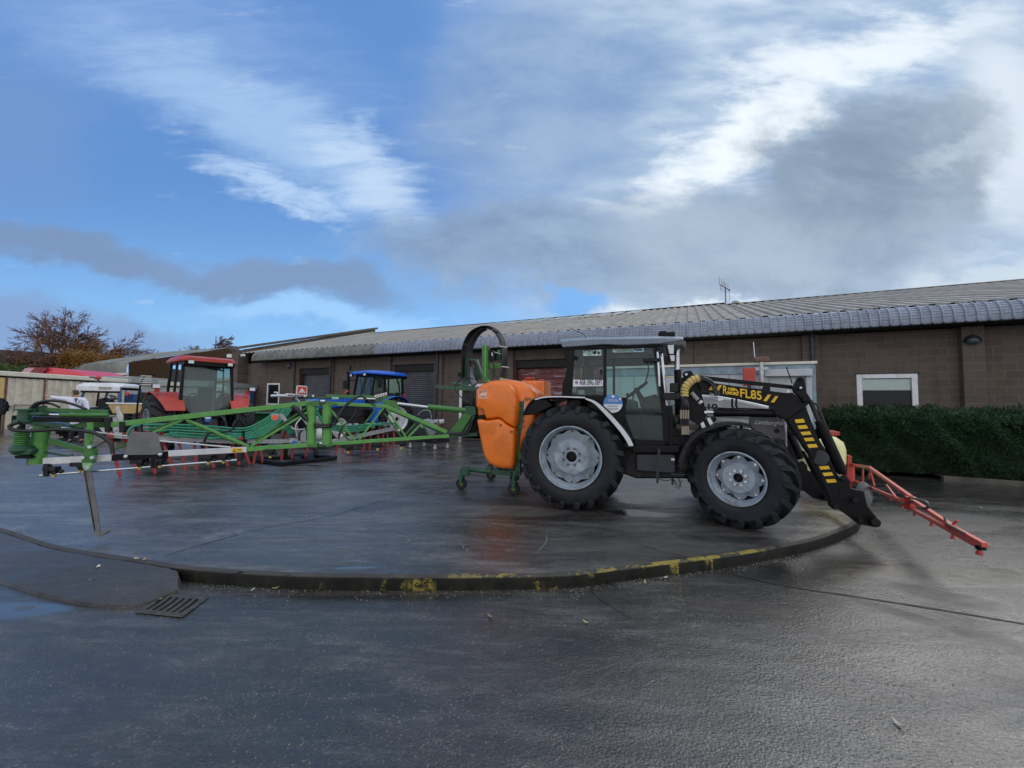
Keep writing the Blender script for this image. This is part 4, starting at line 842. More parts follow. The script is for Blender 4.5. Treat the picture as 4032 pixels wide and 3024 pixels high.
# chassis, fuel tank, battery box, steps, axles
me = MB(); me.prism([z1(x, y, .55) for x, y in ((560, 600), (1200, 700), (1290, 900), (1300, 1170), (930, 1170), (600, 1050))], TN * .9); me.build('gearbox', m_dkmetal, trac, bevel=.03)
me = MB(); me.prism([z1(x, y, .25) for x, y in ((925, 985), (1210, 985), (1225, 1010), (1225, 1130), (1190, 1140), (925, 1120))], TN * .5); me.build('fuel_tank', mat('dark_blue_tank', (0.018, 0.022, 0.032), .4), trac, bevel=.03)
me = MB(); me.prism([z1(x, y, .20) for x, y in ((900, 930), (1250, 930), (1250, 985), (900, 985))], TN * .6); me.build('step_plate', m_black, trac, bevel=.015)
me = MB(); me.prism([z1(x, y, .12) for x, y in ((1088, 952), (1108, 952), (1096, 1060), (1094, 1203), (1076, 1203), (1080, 1060))], TN * .012); me.prism([z1(x, y, .12) for x, y in ((1180, 1134), (1290, 1136), (1290, 1144), (1180, 1142))], TN * .1); me.build('ladder', m_dkmetal, trac)
me = MB(); me.box(z1(1197, 1030, .24), (.045, .01, .035), -R_(TT)); me.build('tank_label', m_silver, trac)
me = MB(); me.tube([TP(tt(fcc), .45, .12 + FR - .02), TP(tt(fcc), 1.55, .12 + FR - .02)], .10, 12); me.box(TP(tt(fcc), 1.0, .12 + FR), (.35, .4, .35), -R_(TT)); me.build('front_axle', m_dkmetal, trac, bevel=.02)
me = MB(); me.tube([TP(tt(rc), .3, rc.z), TP(tt(rc), 1.7, rc.z)], .14, 14); me.box(TP(tt(rc), 1.0, rc.z + .05), (.7, .55, .6), -R_(TT)); me.build('rear_axle', m_dkmetal, trac, bevel=.03)
me = MB(); me.prism([z2(x, y, .50) for x, y in ((60, 860), (900, 880), (940, 1000), (940, 1120), (60, 1120))], TN * 1.0); me.build('chassis', m_dkmetal, trac, bevel=.02)
for pts in (((1090, 1170), (1150, 1185), (1200, 1175), (1240, 1220), (1262, 1180)), ((1195, 1165), (1225, 1235), (1250, 1225), (1240, 1165))): me = MB(); me.tube(curve_pts([z1(x, y, .3) for x, y in pts], 5), .006, 5); me.build('loose_cable', m_hose, trac)
me = MB(); me.tube([z1(1195, 1165, .3), z1(1193, 1215, .3)], .014, 6); me.build('hanging_strap', m_hose, trac)
# ---- writing on the cab
m_ink = mat('dark_ink', (0.012, 0.014, 0.03), .5, var=0); m_wplate = mat('white_plate', (0.72, 0.73, 0.78), .35, var=.03); m_pale = mat('pale_sticker', (0.42, 0.60, 0.55), .5, var=.05)
ps = [(473, 452), (689, 450), (689, 498), (473, 501)]; me = MB(); P = [ca(x, y, .215) for x, y in ps]; me.prism(P, TN * .006); npl = me.build('name_plate', m_wplate, trac)
npl['label'] = 'white plate reading AGR. ENG. DEPT'
xd = (P[1] - P[0]); L = xd.length; text('AGR. ENG. DEPT', 'lettering', m_ink, npl, ca(520, 488, .212), xd, UPV, .125, .001, width=L * .755, bold=.002)
me = MB(); me.prism([ca(x, y, .212) for x, y in ((487, 462), (508, 460), (507, 478), (497, 486), (488, 478))], TN * .002); me.build('shield', mat('shield_blue', (0.12, 0.2, 0.5), .5), npl)
me = MB(); me.prism([ca(x, y, .210) for x, y in ((490, 461), (507, 461), (504, 470), (490, 472))], TN * .001); me.build('shield_top', mat('shield_red', (0.45, 0.1, 0.12), .5), npl)
ps = [(545, 240), (678, 233), (678, 276), (545, 280)]; me = MB(); P = [ca(x, y, .24) for x, y in ps]; me.prism(P, TN * .002); st = me.build('window_sticker', m_pale, trac)
text('FTMTA', 'lettering', m_ink, st, ca(550, 263, .236), P[1] - P[0], UPV, .08, .001, width=.20); text('100', 'lettering', mat('olive_ink', (.15, .2, .05), .5), st, ca(578, 276, .236), P[1] - P[0], UPV, .045, .001)
me = MB(); me.cyl(ca(630, 256, .236), ca(630, 256, .239), .028, 14); me.cyl(ca(660, 258, .236), ca(660, 258, .239), .02, 14); me.bar(ca(625, 246, .237), ca(665, 250, .237), .02, .002); me.build('tractor_emblem', m_ink, st)
ps = [(760, 224), (987, 220), (987, 250), (760, 254)]; me = MB(); P = [ca(x, y, .24) for x, y in ps]; me.prism(P, TN * .002); st = me.build('window_sticker', m_pale, trac)
text("O'CONNOR BROS", 'lettering', m_ink, st, ca(768, 239, .236), P[1] - P[0], UPV, .05, .001, width=.40, bold=.001); me = MB(); me.prism([ca(x, y, .236) for x, y in ((925, 230), (978, 229), (978, 242), (925, 243))], TN * .001); me.build('blue_logo', mat('logo_blue', (0.04, 0.14, 0.38), .5), st)
text("MACHINERY SALES", 'lettering', m_ink, st, ca(785, 250, .236), P[1] - P[0], UPV, .03, .001, width=.26)
cc = ca(762, 625, .20); me = MB(); me.cyl(cc, cc + TN * .006, .143, 40); rs = me.build('round_sticker', mat('logo_blue2', (0.07, 0.22, 0.52), .45, var=0), trac); rs['label'] = 'round blue and white sticker on the cab side'
me = MB(); n_ = 24; pts = [cc - TN * .002 + TF * (.138 * math.cos(a)) + UPV * (.138 * math.sin(a)) for a in [math.pi * 1.02 + math.pi * .96 * k / n_ for k in range(n_ + 1)]]; me.prism(pts, TN * .001); me.build('white_half', m_wplate, rs)
text('TOPCON', 'lettering', m_wplate, rs, cc - TN * .003 - TF * .075 + UPV * .03, TF, UPV, .05, .001, width=.15); text('Steered by', 'lettering', mat('grey_ink', (.12, .15, .25), .5), rs, cc - TN * .005 - TF * .07 - UPV * .045, TF, UPV, .034, .001, width=.14); text('Topcon GPS', 'lettering', MATS['grey_ink'], rs, cc - TN * .005 - TF * .07 - UPV * .09, TF, UPV, .034, .001, width=.14)
me = MB(); me.prism([cc - TN * .003 + TF * a + UPV * b for a, b in ((0, .085), (.03, .11), (0, .13), (-.03, .11))], TN * .001); me.build('wifi_mark', m_wplate, rs)
me = MB(); me.box(z1(815, 592, .2), (.03, .01, .035), -R_(TT)); me.build('lock_plate', m_silver, trac)
me = MB(); me.box(z1(533, 543, .3), (.10, .005, .07), -R_(TT)); me.build('note', m_pale, trac)
text('10', 'lettering', m_ink, trac, bz(345, 664, .606), TF, UPV, .11, .002, width=.13, bold=.004)
text('Lamborghini', 'lettering', m_silver, trac, bz(683, 773, .585), TF + UPV * -.02, UPV, .085, .003, shear=.45, width=.40, bold=.001)

# ================================================================== front loader (bolted to the tractor)
LD = .26
def L_(x, y, d=LD): return z2(x, y, d)
def lplate(name, pts, th=.12, m_=m_black, d=LD, both=True, bevel=.006, parent=trac):
    r = None
    for side in ((0, 1) if both else (0,)):
        P = [L_(x, y, d) for x, y in pts]; P = [mir(p) for p in P] if side else P
        me = MB(); me.prism(P, TN * (th if not side else -th)); q_ = me.build(name, m_, parent, bevel=bevel)
        if r is None: r = q_
    return r
lplate('loader_mast', [(168, 400), (188, 388), (228, 388), (243, 420), (262, 470), (298, 545), (322, 640), (350, 690), (335, 712), (318, 762), (262, 772), (215, 740), (205, 640), (192, 520), (176, 450)], .14)
arm = lplate('loader_arm', [(262, 448), (420, 480), (620, 508), (940, 552), (985, 600), (900, 668), (822, 648), (540, 582), (292, 527)], .12, d=LD - .03)
lplate('knee_plate', [(815, 640), (882, 572), (958, 545), (1040, 600), (1072, 600), (1078, 628), (1050, 652), (960, 716), (918, 742), (838, 706), (815, 680)], .19, d=LD - .06)
lplate('knee_bracket', [(1000, 435), (1022, 430), (1048, 440), (1060, 540), (1095, 592), (1088, 612), (1052, 620), (1028, 590), (972, 545), (960, 512)], .05, d=LD - .08)
lplate('levelling_rod', [(236, 415), (960, 492), (962, 520), (240, 447)], .04, d=LD + .04, both=True)
lplate('lower_arm', [(918, 742), (960, 716), (1058, 650), (1100, 760), (1150, 880), (1200, 960), (1300, 1165), (1312, 1215), (1290, 1300), (1240, 1335), (1090, 1000)], .13, d=LD - .04)
lplate('tool_carrier', [(1300, 1168), (1342, 1155), (1376, 1190), (1382, 1240), (1400, 1246), (1478, 1262), (1506, 1372), (1592, 1478), (1590, 1506), (1548, 1522), (1440, 1500), (1385, 1455), (1300, 1395), (1262, 1395), (1238, 1372), (1236, 1332), (1250, 1270)], .10, d=LD - .02)
lplate('carrier_link', [(1030, 968), (1048, 970), (1130, 1110), (1238, 1320), (1250, 1372), (1222, 1330), (1120, 1150)], .08, d=LD + .20)
me = MB(); me.tube([L_(1562, 1490, .20), mir(L_(1562, 1490, .20))], .055, 14); me.build('carrier_tube', m_black, trac)
me = MB(); me.tube([L_(1130, 850, .3), mir(L_(1130, 850, .3))], .07, 12); me.build('cross_tube', m_black, trac)
me = MB(); me.cyl(L_(1160, 1018, LD - .055), L_(1160, 1018, LD - .03), .095, 26); me.build('cover_plate', mat('dark_blue_plate', (0.016, 0.018, 0.026), .5), trac, bevel=.004)
for side in (0, 1):
    f_ = (lambda p: mir(p)) if side else (lambda p: p)
    me = MB(); me.tube([f_(L_(1085, 600, LD)), f_(L_(1165, 785, LD))], .028, 12); c1 = me.build('bucket_ram', m_dkmetal, trac)
    me = MB(); me.tube([f_(L_(1150, 750, LD)), f_(L_(1168, 790, LD))], .05, 14); me.tube([f_(L_(1165, 785, LD)), f_(L_(1310, 1105, LD)), f_(L_(1325, 1130, LD))], [.062, .062, .05], 14); me.build('ram_barrel', m_black, c1)
    me = MB(); me.tube([f_(L_(330, 688, LD)), f_(L_(400, 690, LD))], .028, 12); c1 = me.build('lift_ram', m_steel, trac)
    me = MB(); me.tube([f_(L_(385, 690, LD)), f_(L_(405, 690, LD)), f_(L_(840, 697, LD))], [.045, .055, .055], 14); me.build('ram_barrel', m_black, c1)
m_pin = mat('pin_steel', (0.20, 0.20, 0.21), .4, .5)
for x, y, r, s in ((188, 414, .02, 1), (330, 688, .022, 1), (852, 695, .03, 0), (978, 510, .024, 0), (1019, 511, .016, 1), (1053, 598, .03, 0), (1024, 446, .02, 0), (1335, 1165, .035, 0), (1418, 1330, .035, 0), (1275, 1375, .026, 0), (1562, 1486, .042, 0), (1452, 1475, .02, 0), (928, 538, .02, 1)):
    me = MB(); me.cyl(L_(x, y, LD - .13), L_(x, y, LD), r, 12); me.build('pivot_pin', m_steel if s else m_black, trac, bevel=.004)
stripes = [[(975, 742), (1040, 735), (1050, 762), (985, 767)], [(995, 785), (1060, 780), (1073, 805), (1008, 810)], [(1017, 832), (1085, 826), (1097, 850), (1030, 855)], [(1040, 876), (1108, 871), (1120, 895), (1055, 899)], [(1065, 921), (1130, 918), (1145, 941), (1078, 947)],
           [(1150, 1080), (1220, 1076), (1232, 1100), (1165, 1105)], [(1175, 1128), (1245, 1123), (1257, 1147), (1190, 1152)], [(1200, 1176), (1270, 1172), (1281, 1197), (1213, 1200)]]
for s in stripes: me = MB(); me.prism([L_(x, y, LD - .045) for x, y in s], TN * .003); me.build('hazard_stripe', m_yellow, trac)
for s in ([(350, 527), (372, 490), (388, 493), (381, 527)], [(400, 530), (424, 492), (448, 490), (420, 540)], [(747, 605), (780, 560), (804, 560), (771, 609)], [(802, 614), (835, 570), (857, 572), (826, 619)]):
    me = MB(); me.prism([L_(x, y, LD - .035) for x, y in s], TN * .003); me.build('hazard_stripe', m_yellow, trac)
def ltext(body, x, y, x2, y2, size, w_): 
    a, b = L_(x, y, LD - .036), L_(x2, y2, LD - .036); text(body, 'lettering', m_yellow, arm, a, b - a, (UPV + TF * .0), size, .0015, width=(b - a).length * w_, bold=.003)
ltext('R', 455, 553, 487, 558, .165, 1.0); ltext('OSS', 490, 527, 545, 533, .052, 1.0); ltext('MORE', 488, 556, 568, 566, .058, 1.0); ltext('FL85', 580, 576, 736, 598, .165, 1.0)
me = MB(); me.prism([L_(x, y, LD - .036) for x, y in ((543, 520), (552, 518), (572, 545), (566, 548))], TN * .002); me.build('swoosh', m_yellow, arm)
# spiral guard and hoses
m_spiral = mat('yellow_spiral_guard', (0.62, 0.47, 0.17), .5, var=.12, dirt=(.25, .2, .1), dirt_amt=.4)
cp = curve_pts([L_(x, y, LD - .10) for x, y in ((174, 572), (176, 530), (195, 490), (235, 455), (285, 438))], 10)
n = len(cp); rad = [.052 + (.006 if (i % 5) < 4 else -.008) for i in range(n)]; me = MB(); me.tube(cp, rad, 14); me.build('hose_guard', m_spiral, trac, smooth=50)
for k in range(4):
    o_ = k * 14; me = MB(); me.tube(curve_pts([L_(172 + k * 6, 570, LD - .1 + k * .02), L_(158 + o_, 640, LD - .08), L_(150 + o_ * 1.2, 700, LD - .05), L_(152 + o_ * 1.1, 800, LD - .03), L_(158 + o_ * .9, 920, LD + .02)], 6), .016, 8); me.build('hydraulic_hose', m_hose, trac)
    me = MB(); me.tube([L_(150 + o_ * 1.25, 670, LD - .07), L_(150 + o_ * 1.25, 735, LD - .06)], .014, 8); me.tube([L_(160 + o_, 790, LD - .06), L_(160 + o_, 850, LD - .05)], .013, 8); me.build('hose_coupling', mat('tan_coupling', (.36, .30, .24), .4, .3), trac)
me = MB(); me.box(L_(195, 795, LD - .03), (.30, .06, .07), -R_(TT)); me.build('coupling_block', m_dkmetal, trac, bevel=.01)
for pts, r in ((((285, 438), (330, 445), (375, 490), (395, 540), (405, 570)), .016), (((285, 448), (340, 460), (385, 500), (420, 545), (425, 560)), .016), (((290, 442), (320, 438), (375, 465), (405, 515), (412, 560)), .014)):
    me = MB(); me.tube(curve_pts([L_(x, y, LD - .11) for x, y in pts], 6), r, 8); me.build('hydraulic_hose', m_hose, trac)
for k in range(4):
    me = MB(); x = 368 + k * 16; me.tube(curve_pts([L_(x, 548 + k * 4, LD - .05), L_(x - 4, 575 + k * 4, LD - .04), L_(x + 10, 592 + k * 4, LD - .03), L_(x + 50, 575 + k * 6, LD - .02)], 5), .009, 6); me.build('steel_pipe', m_steel, trac)
for x in (522, 552): me = MB(); me.tube([L_(x, 590, LD - .02), L_(x - 2, 640, LD - .04), L_(x + 8, 662, LD - .05)], .014, 8); me.build('feed_pipe', m_black, trac)
me = MB(); me.tube([L_(415, 663, LD - .06), L_(600, 660, LD - .06), L_(812, 668, LD - .06)], .010, 6); me.build('feed_pipe', m_black, trac)
me = MB(); me.tube(curve_pts([L_(1100, 615, LD - .02), L_(1140, 640, LD - .02), L_(1175, 720, LD - .02), L_(1215, 820, LD - .02), L_(1290, 1010, LD - .02)], 6), .012, 6); me.build('hydraulic_hose', m_hose, trac)
me = MB(); me.tube([L_(225, 545, LD - .02), L_(272, 598, LD - .02)], .030, 10); me.build('document_tube', mat('grey_tube', (.32, .33, .32), .5), trac)
me = MB(); me.tube([L_(283, 608, LD - .02), L_(298, 622, LD - .02)], .034, 10); me.build('tube_cap', m_silver, trac)
lplate('loader_bracket', [(262, 772), (318, 742), (400, 720), (412, 745), (340, 800), (290, 830)], .12, both=True)
for s in ([(292, 770), (312, 755), (330, 795), (305, 812)], [(338, 735), (360, 726), (385, 768), (360, 782)]): me = MB(); me.prism([L_(x, y, LD - .005) for x, y in s], TN * .003); me.build('bracket_stripe', m_wplate, trac)
me = MB(); me.tube([L_(958, 480, .9), L_(915, 358, .9)], .008, 5); me.build('radio_aerial', m_black, trac)
me = MB(); me.sph(L_(130, 750, .3), .07, 12, (1, .6, 1.3)); me.build('front_lamp', m_blackp, trac)
# ================================================================== orange mounted sprayer with its long green boom
m_green = mat('leaf_green_paint', (0.050, 0.185, 0.035), .38, var=.10, dirt=(0.03, 0.06, 0.03), dirt_amt=.35, dirt_scale=6)
m_green2 = mat('bright_green_paint', (0.105, 0.33, 0.07), .34, var=.10, dirt=(0.05, 0.13, 0.04), dirt_amt=.4, dirt_scale=6)
m_dgreen = mat('dark_green_paint', (0.020, 0.085, 0.045), .40, var=.15, dirt=(0.02, 0.03, 0.02), dirt_amt=.4)
m_orange = mat('orange_tank', (0.86, 0.19, 0.010), .28, var=.05, vscale=2, dirt=(0.36, 0.10, 0.025), dirt_amt=.4, dirt_scale=3.5, coat=.15)
m_brass = mat('brass', (0.55, 0.38, 0.10), .35, .7)
m_gpad = mat('grey_rubber', (0.15, 0.15, 0.155), .6, var=.2)
m_alu = mat('aluminium', (0.62, 0.64, 0.66), .35, .3, var=.05, dirt=(.35, .35, .34), dirt_amt=.3)
m_redp = mat('red_paint', (0.42, 0.045, 0.03), .4, var=.12, dirt=(0.15, 0.03, 0.02), dirt_amt=.4)
spr = thing('crop_sprayer', 'orange tank crop sprayer on castors with a long folded green boom, behind the silver tractor', 'crop sprayer', TP(-2.6, 1.25, .12), -R_(TT))
def z4(x, y, d): return TV(1600 + x / 2.37, 1250 + y / 2.37, d)
def pillow(me, pts, vec, r, back=True, k=5):
    pts = [Vector(p) for p in pts]; c_ = sum(pts, Vector()) / len(pts); v_ = Vector(vec); L = v_.length; dn = v_ / L; sz_ = sum((p - c_).length for p in pts) / len(pts); rings = []
    st = [(r * (1 - math.sin(a)), r * (1 - math.cos(a))) for a in [math.pi / 2 * i / k for i in range(k + 1)]]
    prof = [(ins, dep) for dep, ins in [(d_, i_) for d_, i_ in [(r * (1 - math.sin(a)), r * (1 - math.cos(a))) for a in [math.pi / 2 * (1 - i / k) for i in range(k + 1)]]]]
    prof = [(r * (1 - math.sin(math.pi / 2 * i / k)), r * (1 - math.cos(math.pi / 2 * i / k))) for i in range(k + 1)]
    full = prof + ([(i_, L - d_) for i_, d_ in reversed(prof)] if back else [(0, L)])
    for ins, dep in full: rings.append([c_ + (p - c_) * (1 - ins / sz_) + dn * dep for p in pts])
    return me.loft(rings)
def z4c(pts, d, n=3): return curve_pts([z4(x, y, d) for x, y in pts], n)
up = [(638, 672), (668, 640), (720, 610), (800, 585), (880, 590), (950, 622), (1000, 680), (1026, 760), (1032, 860), (1022, 980), (1008, 1030), (980, 1018), (930, 990), (895, 955), (850, 940), (790, 950), (735, 952), (722, 920), (708, 870), (690, 855), (645, 845), (634, 820), (634, 740)]
lo = [(650, 957), (690, 948), (735, 960), (790, 955), (850, 946), (890, 962), (925, 998), (975, 1026), (1004, 1040), (1012, 1120), (1010, 1250), (1000, 1360), (980, 1412), (900, 1418), (830, 1402), (770, 1372), (728, 1320), (705, 1250), (684, 1150), (664, 1050)]
body = [(662, 650), (720, 610), (800, 585), (900, 572), (1000, 583), (1090, 612), (1160, 655), (1205, 710), (1215, 800), (1215, 960), (1150, 1080), (1085, 1200), (1050, 1320), (1000, 1400), (900, 1410), (790, 1370), (720, 1270), (690, 1150), (660, 1000), (645, 850)]
me = MB(); pillow(me, [z4(x, y, .62) for x, y in body], TN * 1.25, .13); main = me.build('tank', m_orange, spr, smooth=50)
me = MB(); pillow(me, [z4(x, y, .44) for x, y in up], TN * .42, .09, back=False, k=6); shell = me.build('tank_shell', m_orange, spr, smooth=50)
me = MB(); pillow(me, [z4(x, y, .41) for x, y in lo], TN * .42, .075, back=False, k=6); cov = me.build('tank_cover', m_orange, spr, smooth=50)
me = MB(); me.tube(curve_pts([z4(x, y, .445) for x, y in ((700, 795), (800, 812), (900, 822), (1026, 830))], 4), .006, 5); me.build('mould_line', m_orange, shell)
for x, y in ((880, 1005), (982, 1066)): me = MB(); me.cyl(z4(x, y, .40), z4(x, y, .45), .022, 12); me.build('cover_fastener', mat('dark_orange', (.25, .05, .01), .5), cov)
me = MB(); me.prism([z4(x, y, .46) for x, y in ((668, 912), (705, 908), (728, 932), (728, 950), (668, 945))], TN * .3); me.build('filler_cap', m_black, spr)
# small rinse tank with red cap
me = MB(); pillow(me, [z4(x, y, 1.25) for x, y in ((1072, 585), (1290, 590), (1296, 740), (1296, 900), (1120, 900), (1075, 740))], TN * .5, .05); rt = me.build('rinse_tank', m_orange, spr, smooth=50)
me = MB(); me.cyl(z4(1150, 584, 1.4), z4(1150, 562, 1.4), .10, 18); me.cyl(z4(1260, 590, 1.4), z4(1260, 576, 1.4), .05, 14); me.build('tank_lid', m_redp, rt, bevel=.01)
# straps and frame
def flat(me, pts, w_, th, d=None):
    P = pts; rr = []
    for i, p in enumerate(P):
        t = (P[min(i + 1, len(P) - 1)] - P[max(i - 1, 0)]).normalized(); n = t.cross(TN).normalized(); rr.append([p - n * th / 2 - TN * w_ / 2, p + n * th / 2 - TN * w_ / 2, p + n * th / 2 + TN * w_ / 2, p - n * th / 2 + TN * w_ / 2])
    me.loft(rr)
me = MB(); pp = z4c(((880, 574), (950, 592), (1012, 640), (1050, 704), (1062, 780), (1062, 840)), .76, 5); flat(me, pp, .10, .05); me.build('tank_strap', mat('faded_green', (.22, .34, .20), .5), spr)
me = MB(); pp = z4c(((1120, 632), (1170, 670), (1205, 710), (1222, 745)), .95, 5); flat(me, pp, .10, .045); me.build('tank_strap', MATS['faded_green'], spr)
def poly(name, pts, d, th, m_, parent=spr, bevel=.005, zf=z4): me = MB(); me.prism([zf(x, y, d) for x, y in pts], TN * th); return me.build(name, m_, parent, bevel=bevel)
poly('frame_post', [(1040, 780), (1096, 780), (1090, 920), (1068, 1060), (1050, 1200), (1062, 1300), (1060, 1480), (1020, 1480), (1008, 1320), (1022, 1140)], .60, .09, m_dgreen)
poly('frame_post', [(1046, 1180), (1075, 1300), (1055, 1340), (1020, 1240)], .58, .02, m_green)
poly('hazard_board', [(1086, 780), (1112, 790), (1104, 930), (1092, 1050), (1072, 1046), (1080, 900)], .62, .01, m_wplate)
for y in (905, 950, 1000): poly('hazard_mark', [(1086, y), (1104, y + 12), (1102, y + 36), (1084, y + 22)], .614, .003, m_redp)
me = MB(); me.sph(z4(1072, 1140, .75), .11, 14); me.build('pressure_dome', m_redp, spr)
poly('frame_beam', [(795, 1415), (880, 1420), (1056, 1430), (1056, 1482), (1000, 1480), (840, 1470), (795, 1462)], .60, .10, m_dgreen)
me = MB(); me.tube([z4(545, 1412, .66), z4(800, 1440, .66)], .045, 12); me.prism([z4(x, y, .62) for x, y in ((735, 1420), (765, 1370), (800, 1400), (780, 1430))], TN * .05); me.build('frame_tube', m_dgreen, spr)
me = MB(); me.tube([z4(1020, 1450, .65), z4(1020, 1450, .65) + TN * 1.1], .045, 8); me.tube([z4(820, 1440, .65), z4(820, 1440, .65) + TN * 1.1], .045, 8); me.build('cross_tube', m_dgreen, spr)
me = MB(); me.tube([z4(560, 1413, .655), z4(588, 1417, .655)], .047, 14); me.build('yellow_label', m_yellow, spr)
me = MB(); me.box(z4(982, 1456, .60), (.035, .01, .05), -R_(TT)); me.build('bracket_slot', m_black, spr)
def castor(x, y, d, r, first):
    c0 = z4(x, y, d); c0.z = .12 + r; e = part_empty('castor', spr)
    me = MB(); 
    for s in (-1, 1): me.prism([c0 + TN * s * .045 + TF * a + UPV * b for a, b in ((-.02, -.02), (.02, -.02), (.045, r + .03), (-.03, r + .03))], TN * .006 * s)
    me.box(c0 + UPV * (r + .035), (.10, .12, .02), -R_(TT)); me.cyl(c0 + UPV * (r + .03), c0 + UPV * (r + .17), .035, 12); me.build('fork', m_dgreen, e)
    me = MB(); me.lathe([(r * .35, -.03), (r * .9, -.032), (r, -.02), (r, .02), (r * .9, .032), (r * .35, .03), (r * .25, .01), (r * .25, -.01), (r * .35, -.03)], c0, TN, 28, cap=False); me.build('tyre', m_tyre, e)
    me = MB(); me.lathe([(.001, -.034), (r * .3, -.034), (r * .36, -.02), (r * .36, .02), (r * .3, .034), (.001, .034)], c0, TN, 18); me.build('hub', mat('castor_yellow', (.5, .45, .03), .5), e)
for x, y, d in ((515, 1525, .66), (1003, 1565, .66), (1010, 1500, 1.75), (790, 1480, 1.75)): castor(x, y, d, .105, 0)
poly('castor_bracket', [(515, 1392), (575, 1395), (582, 1440), (570, 1478), (520, 1478), (512, 1440)], .60, .09, m_dgreen)
# decal
m_decal = mat('white_decal', (.74, .62, .55), .5, var=.03)
dq = lambda a, b, e=.432: z4(673 + a * 81, 756 - b * 80, e)
me = MB()
for a0, a1, b0, b1 in ((0, 1, 0, .06), (0, 1, .94, 1), (0, .06, .06, .94), (.94, 1, .06, .94), (.1, .9, .1, .13)): me.prism([dq(a0, b0), dq(a1, b0), dq(a1, b1), dq(a0, b1)], TN * .003)
me.prism([dq(a, b) for a, b in ((.12, .2), (.22, .2), (.25, .34), (.72, .34), (.78, .2), (.9, .2), (.84, .3), (.84, .5), (.92, .55), (.9, .78), (.78, .72), (.72, .6), (.6, .58), (.58, .8), (.48, .8), (.46, .58), (.22, .56), (.12, .46))], TN * .003)
me.build('emblem', m_decal, shell)
a, b = z4(1095, 778, .60), z4(1200, 785, .60); text('AMAZONE', 'lettering', mat('green_ink', (.03, .12, .05), .5), main, a, b - a, UPV, .10, .002, width=.42)
# lift tower, hose arch
poly('tower_plate', [(530, 365), (580, 372), (586, 560), (583, 632), (526, 622), (528, 480)], 1.05, .02, m_dgreen)
poly('tower_plate', [(580, 372), (655, 392), (712, 560), (690, 560), (640, 410), (585, 395)], 1.05, .10, m_dgreen)
poly('tower_top', [(530, 362), (655, 388), (655, 394), (530, 370)], 1.05, .3, m_dgreen)
poly('tower_plate', [(600, 400), (650, 412), (700, 570), (610, 600)], 1.35, .02, m_dgreen)
poly('tower_post', [(703, 258), (762, 262), (766, 590), (708, 585)], 1.0, .10, m_green)
poly('tower_post', [(728, 262), (745, 262), (745, 585), (728, 585)], .97, .03, m_green2)
poly('tower_foot', [(742, 545), (770, 600), (712, 610)], .97, .12, m_green)
poly('tower_bracket', [(745, 420), (882, 425), (882, 475), (745, 470)], 1.05, .04, m_green)
poly('tower_bracket', [(822, 330), (882, 340), (882, 395), (822, 392)], 1.12, .1, m_dgreen); poly('tower_bracket', [(848, 300), (880, 302), (880, 330), (848, 330)], 1.12, .1, m_green)
me = MB(); me.tube([z4(800, 318, 1.05), z4(880, 342, 1.05)], .010, 6); me.build('steel_pipe', m_steel, spr)
poly('valve', [(768, 300), (805, 305), (822, 330), (815, 400), (780, 410), (765, 360)], 1.0, .1, m_black)
me = MB(); me.tube([z4(800, 330, 1.0), z4(802, 360, 1.0)], .014, 8); me.build('valve_spindle', m_steel, spr)
poly('valve', [(575, 400), (610, 420), (622, 470), (600, 480), (580, 440)], 1.15, .08, mat('valve_brown', (.12, .05, .04), .5))
me = MB(); me.tube([z4(608, 460, 1.15), z4(598, 520, 1.15), z4(612, 600, 1.15), z4(640, 630, 1.15)], [.04, .055, .07, .06], 12); me.build('pump_body', mat('grey_casting', (.20, .22, .25), .45, .3, dirt=(.06, .06, .06), dirt_amt=.6), spr)
poly('gauge_block', [(478, 520), (515, 505), (525, 540), (500, 560), (480, 545)], 1.05, .06, m_black)
poly('tower_base', [(415, 600), (640, 655), (640, 680), (500, 645), (425, 620)], 1.0, .3, m_dgreen)
poly('tower_arm', [(270, 628), (640, 660), (640, 690), (265, 660)], .95, .07, m_dgreen)
nh = 6
arch = [(556, 380), (560, 300), (590, 210), (650, 130), (745, 92), (830, 125), (885, 200), (912, 300), (915, 420), (905, 520), (885, 600)]
for k in range(nh):
    e = k / (nh - 1) - .5; P = [z4(x + (e * 30), y - abs(e) * 4, 1.05 + k * .035 - (.0 if y > 200 else .0)) for x, y in arch]
    me = MB(); me.tube(curve_pts(P, 6), .027, 8); me.build('arch_hose', m_hose, spr)
me = MB(); P = curve_pts([z4(x, y, 1.0) for x, y in ((530, 560), (533, 400), (536, 300), (560, 220), (610, 140), (690, 95), (745, 84), (800, 95), (850, 135))], 5); flat(me, P, .16, .012); me.build('hose_carrier', m_blackp, spr)
me = MB(); P = curve_pts([z4(x, y, 1.06) for x, y in ((600, 380), (600, 300), (625, 220), (680, 140), (740, 105))], 5); flat(me, P, .2, .012); me.build('hose_carrier', m_blackp, spr)
for a, b in (((870, 268), (945, 278)), ((888, 458), (956, 466)), ((640, 85), (645, 108)), ((815, 105), (800, 125)), ((540, 248), (556, 250))): me = MB(); me.tube([z4(*a, .98), z4(*b, 1.02)], .008, 6); me.build('cable_tie', m_wplate, spr)
for pts, r in ((((820, 340), (812, 420), (822, 500), (815, 560)), .016), (((600, 440), (650, 500), (668, 560), (660, 600)), .010), (((575, 420), (560, 520), (500, 580), (455, 640), (470, 700), (540, 770), (615, 810)), .010), (((650, 580), (560, 560), (500, 580)), .012), (((790, 500), (830, 540), (880, 560), (910, 530)), .009)):
    me = MB(); me.tube(curve_pts([z4(x, y, .95) for x, y in pts], 6), r, 6); me.build('control_hose', m_hose, spr)
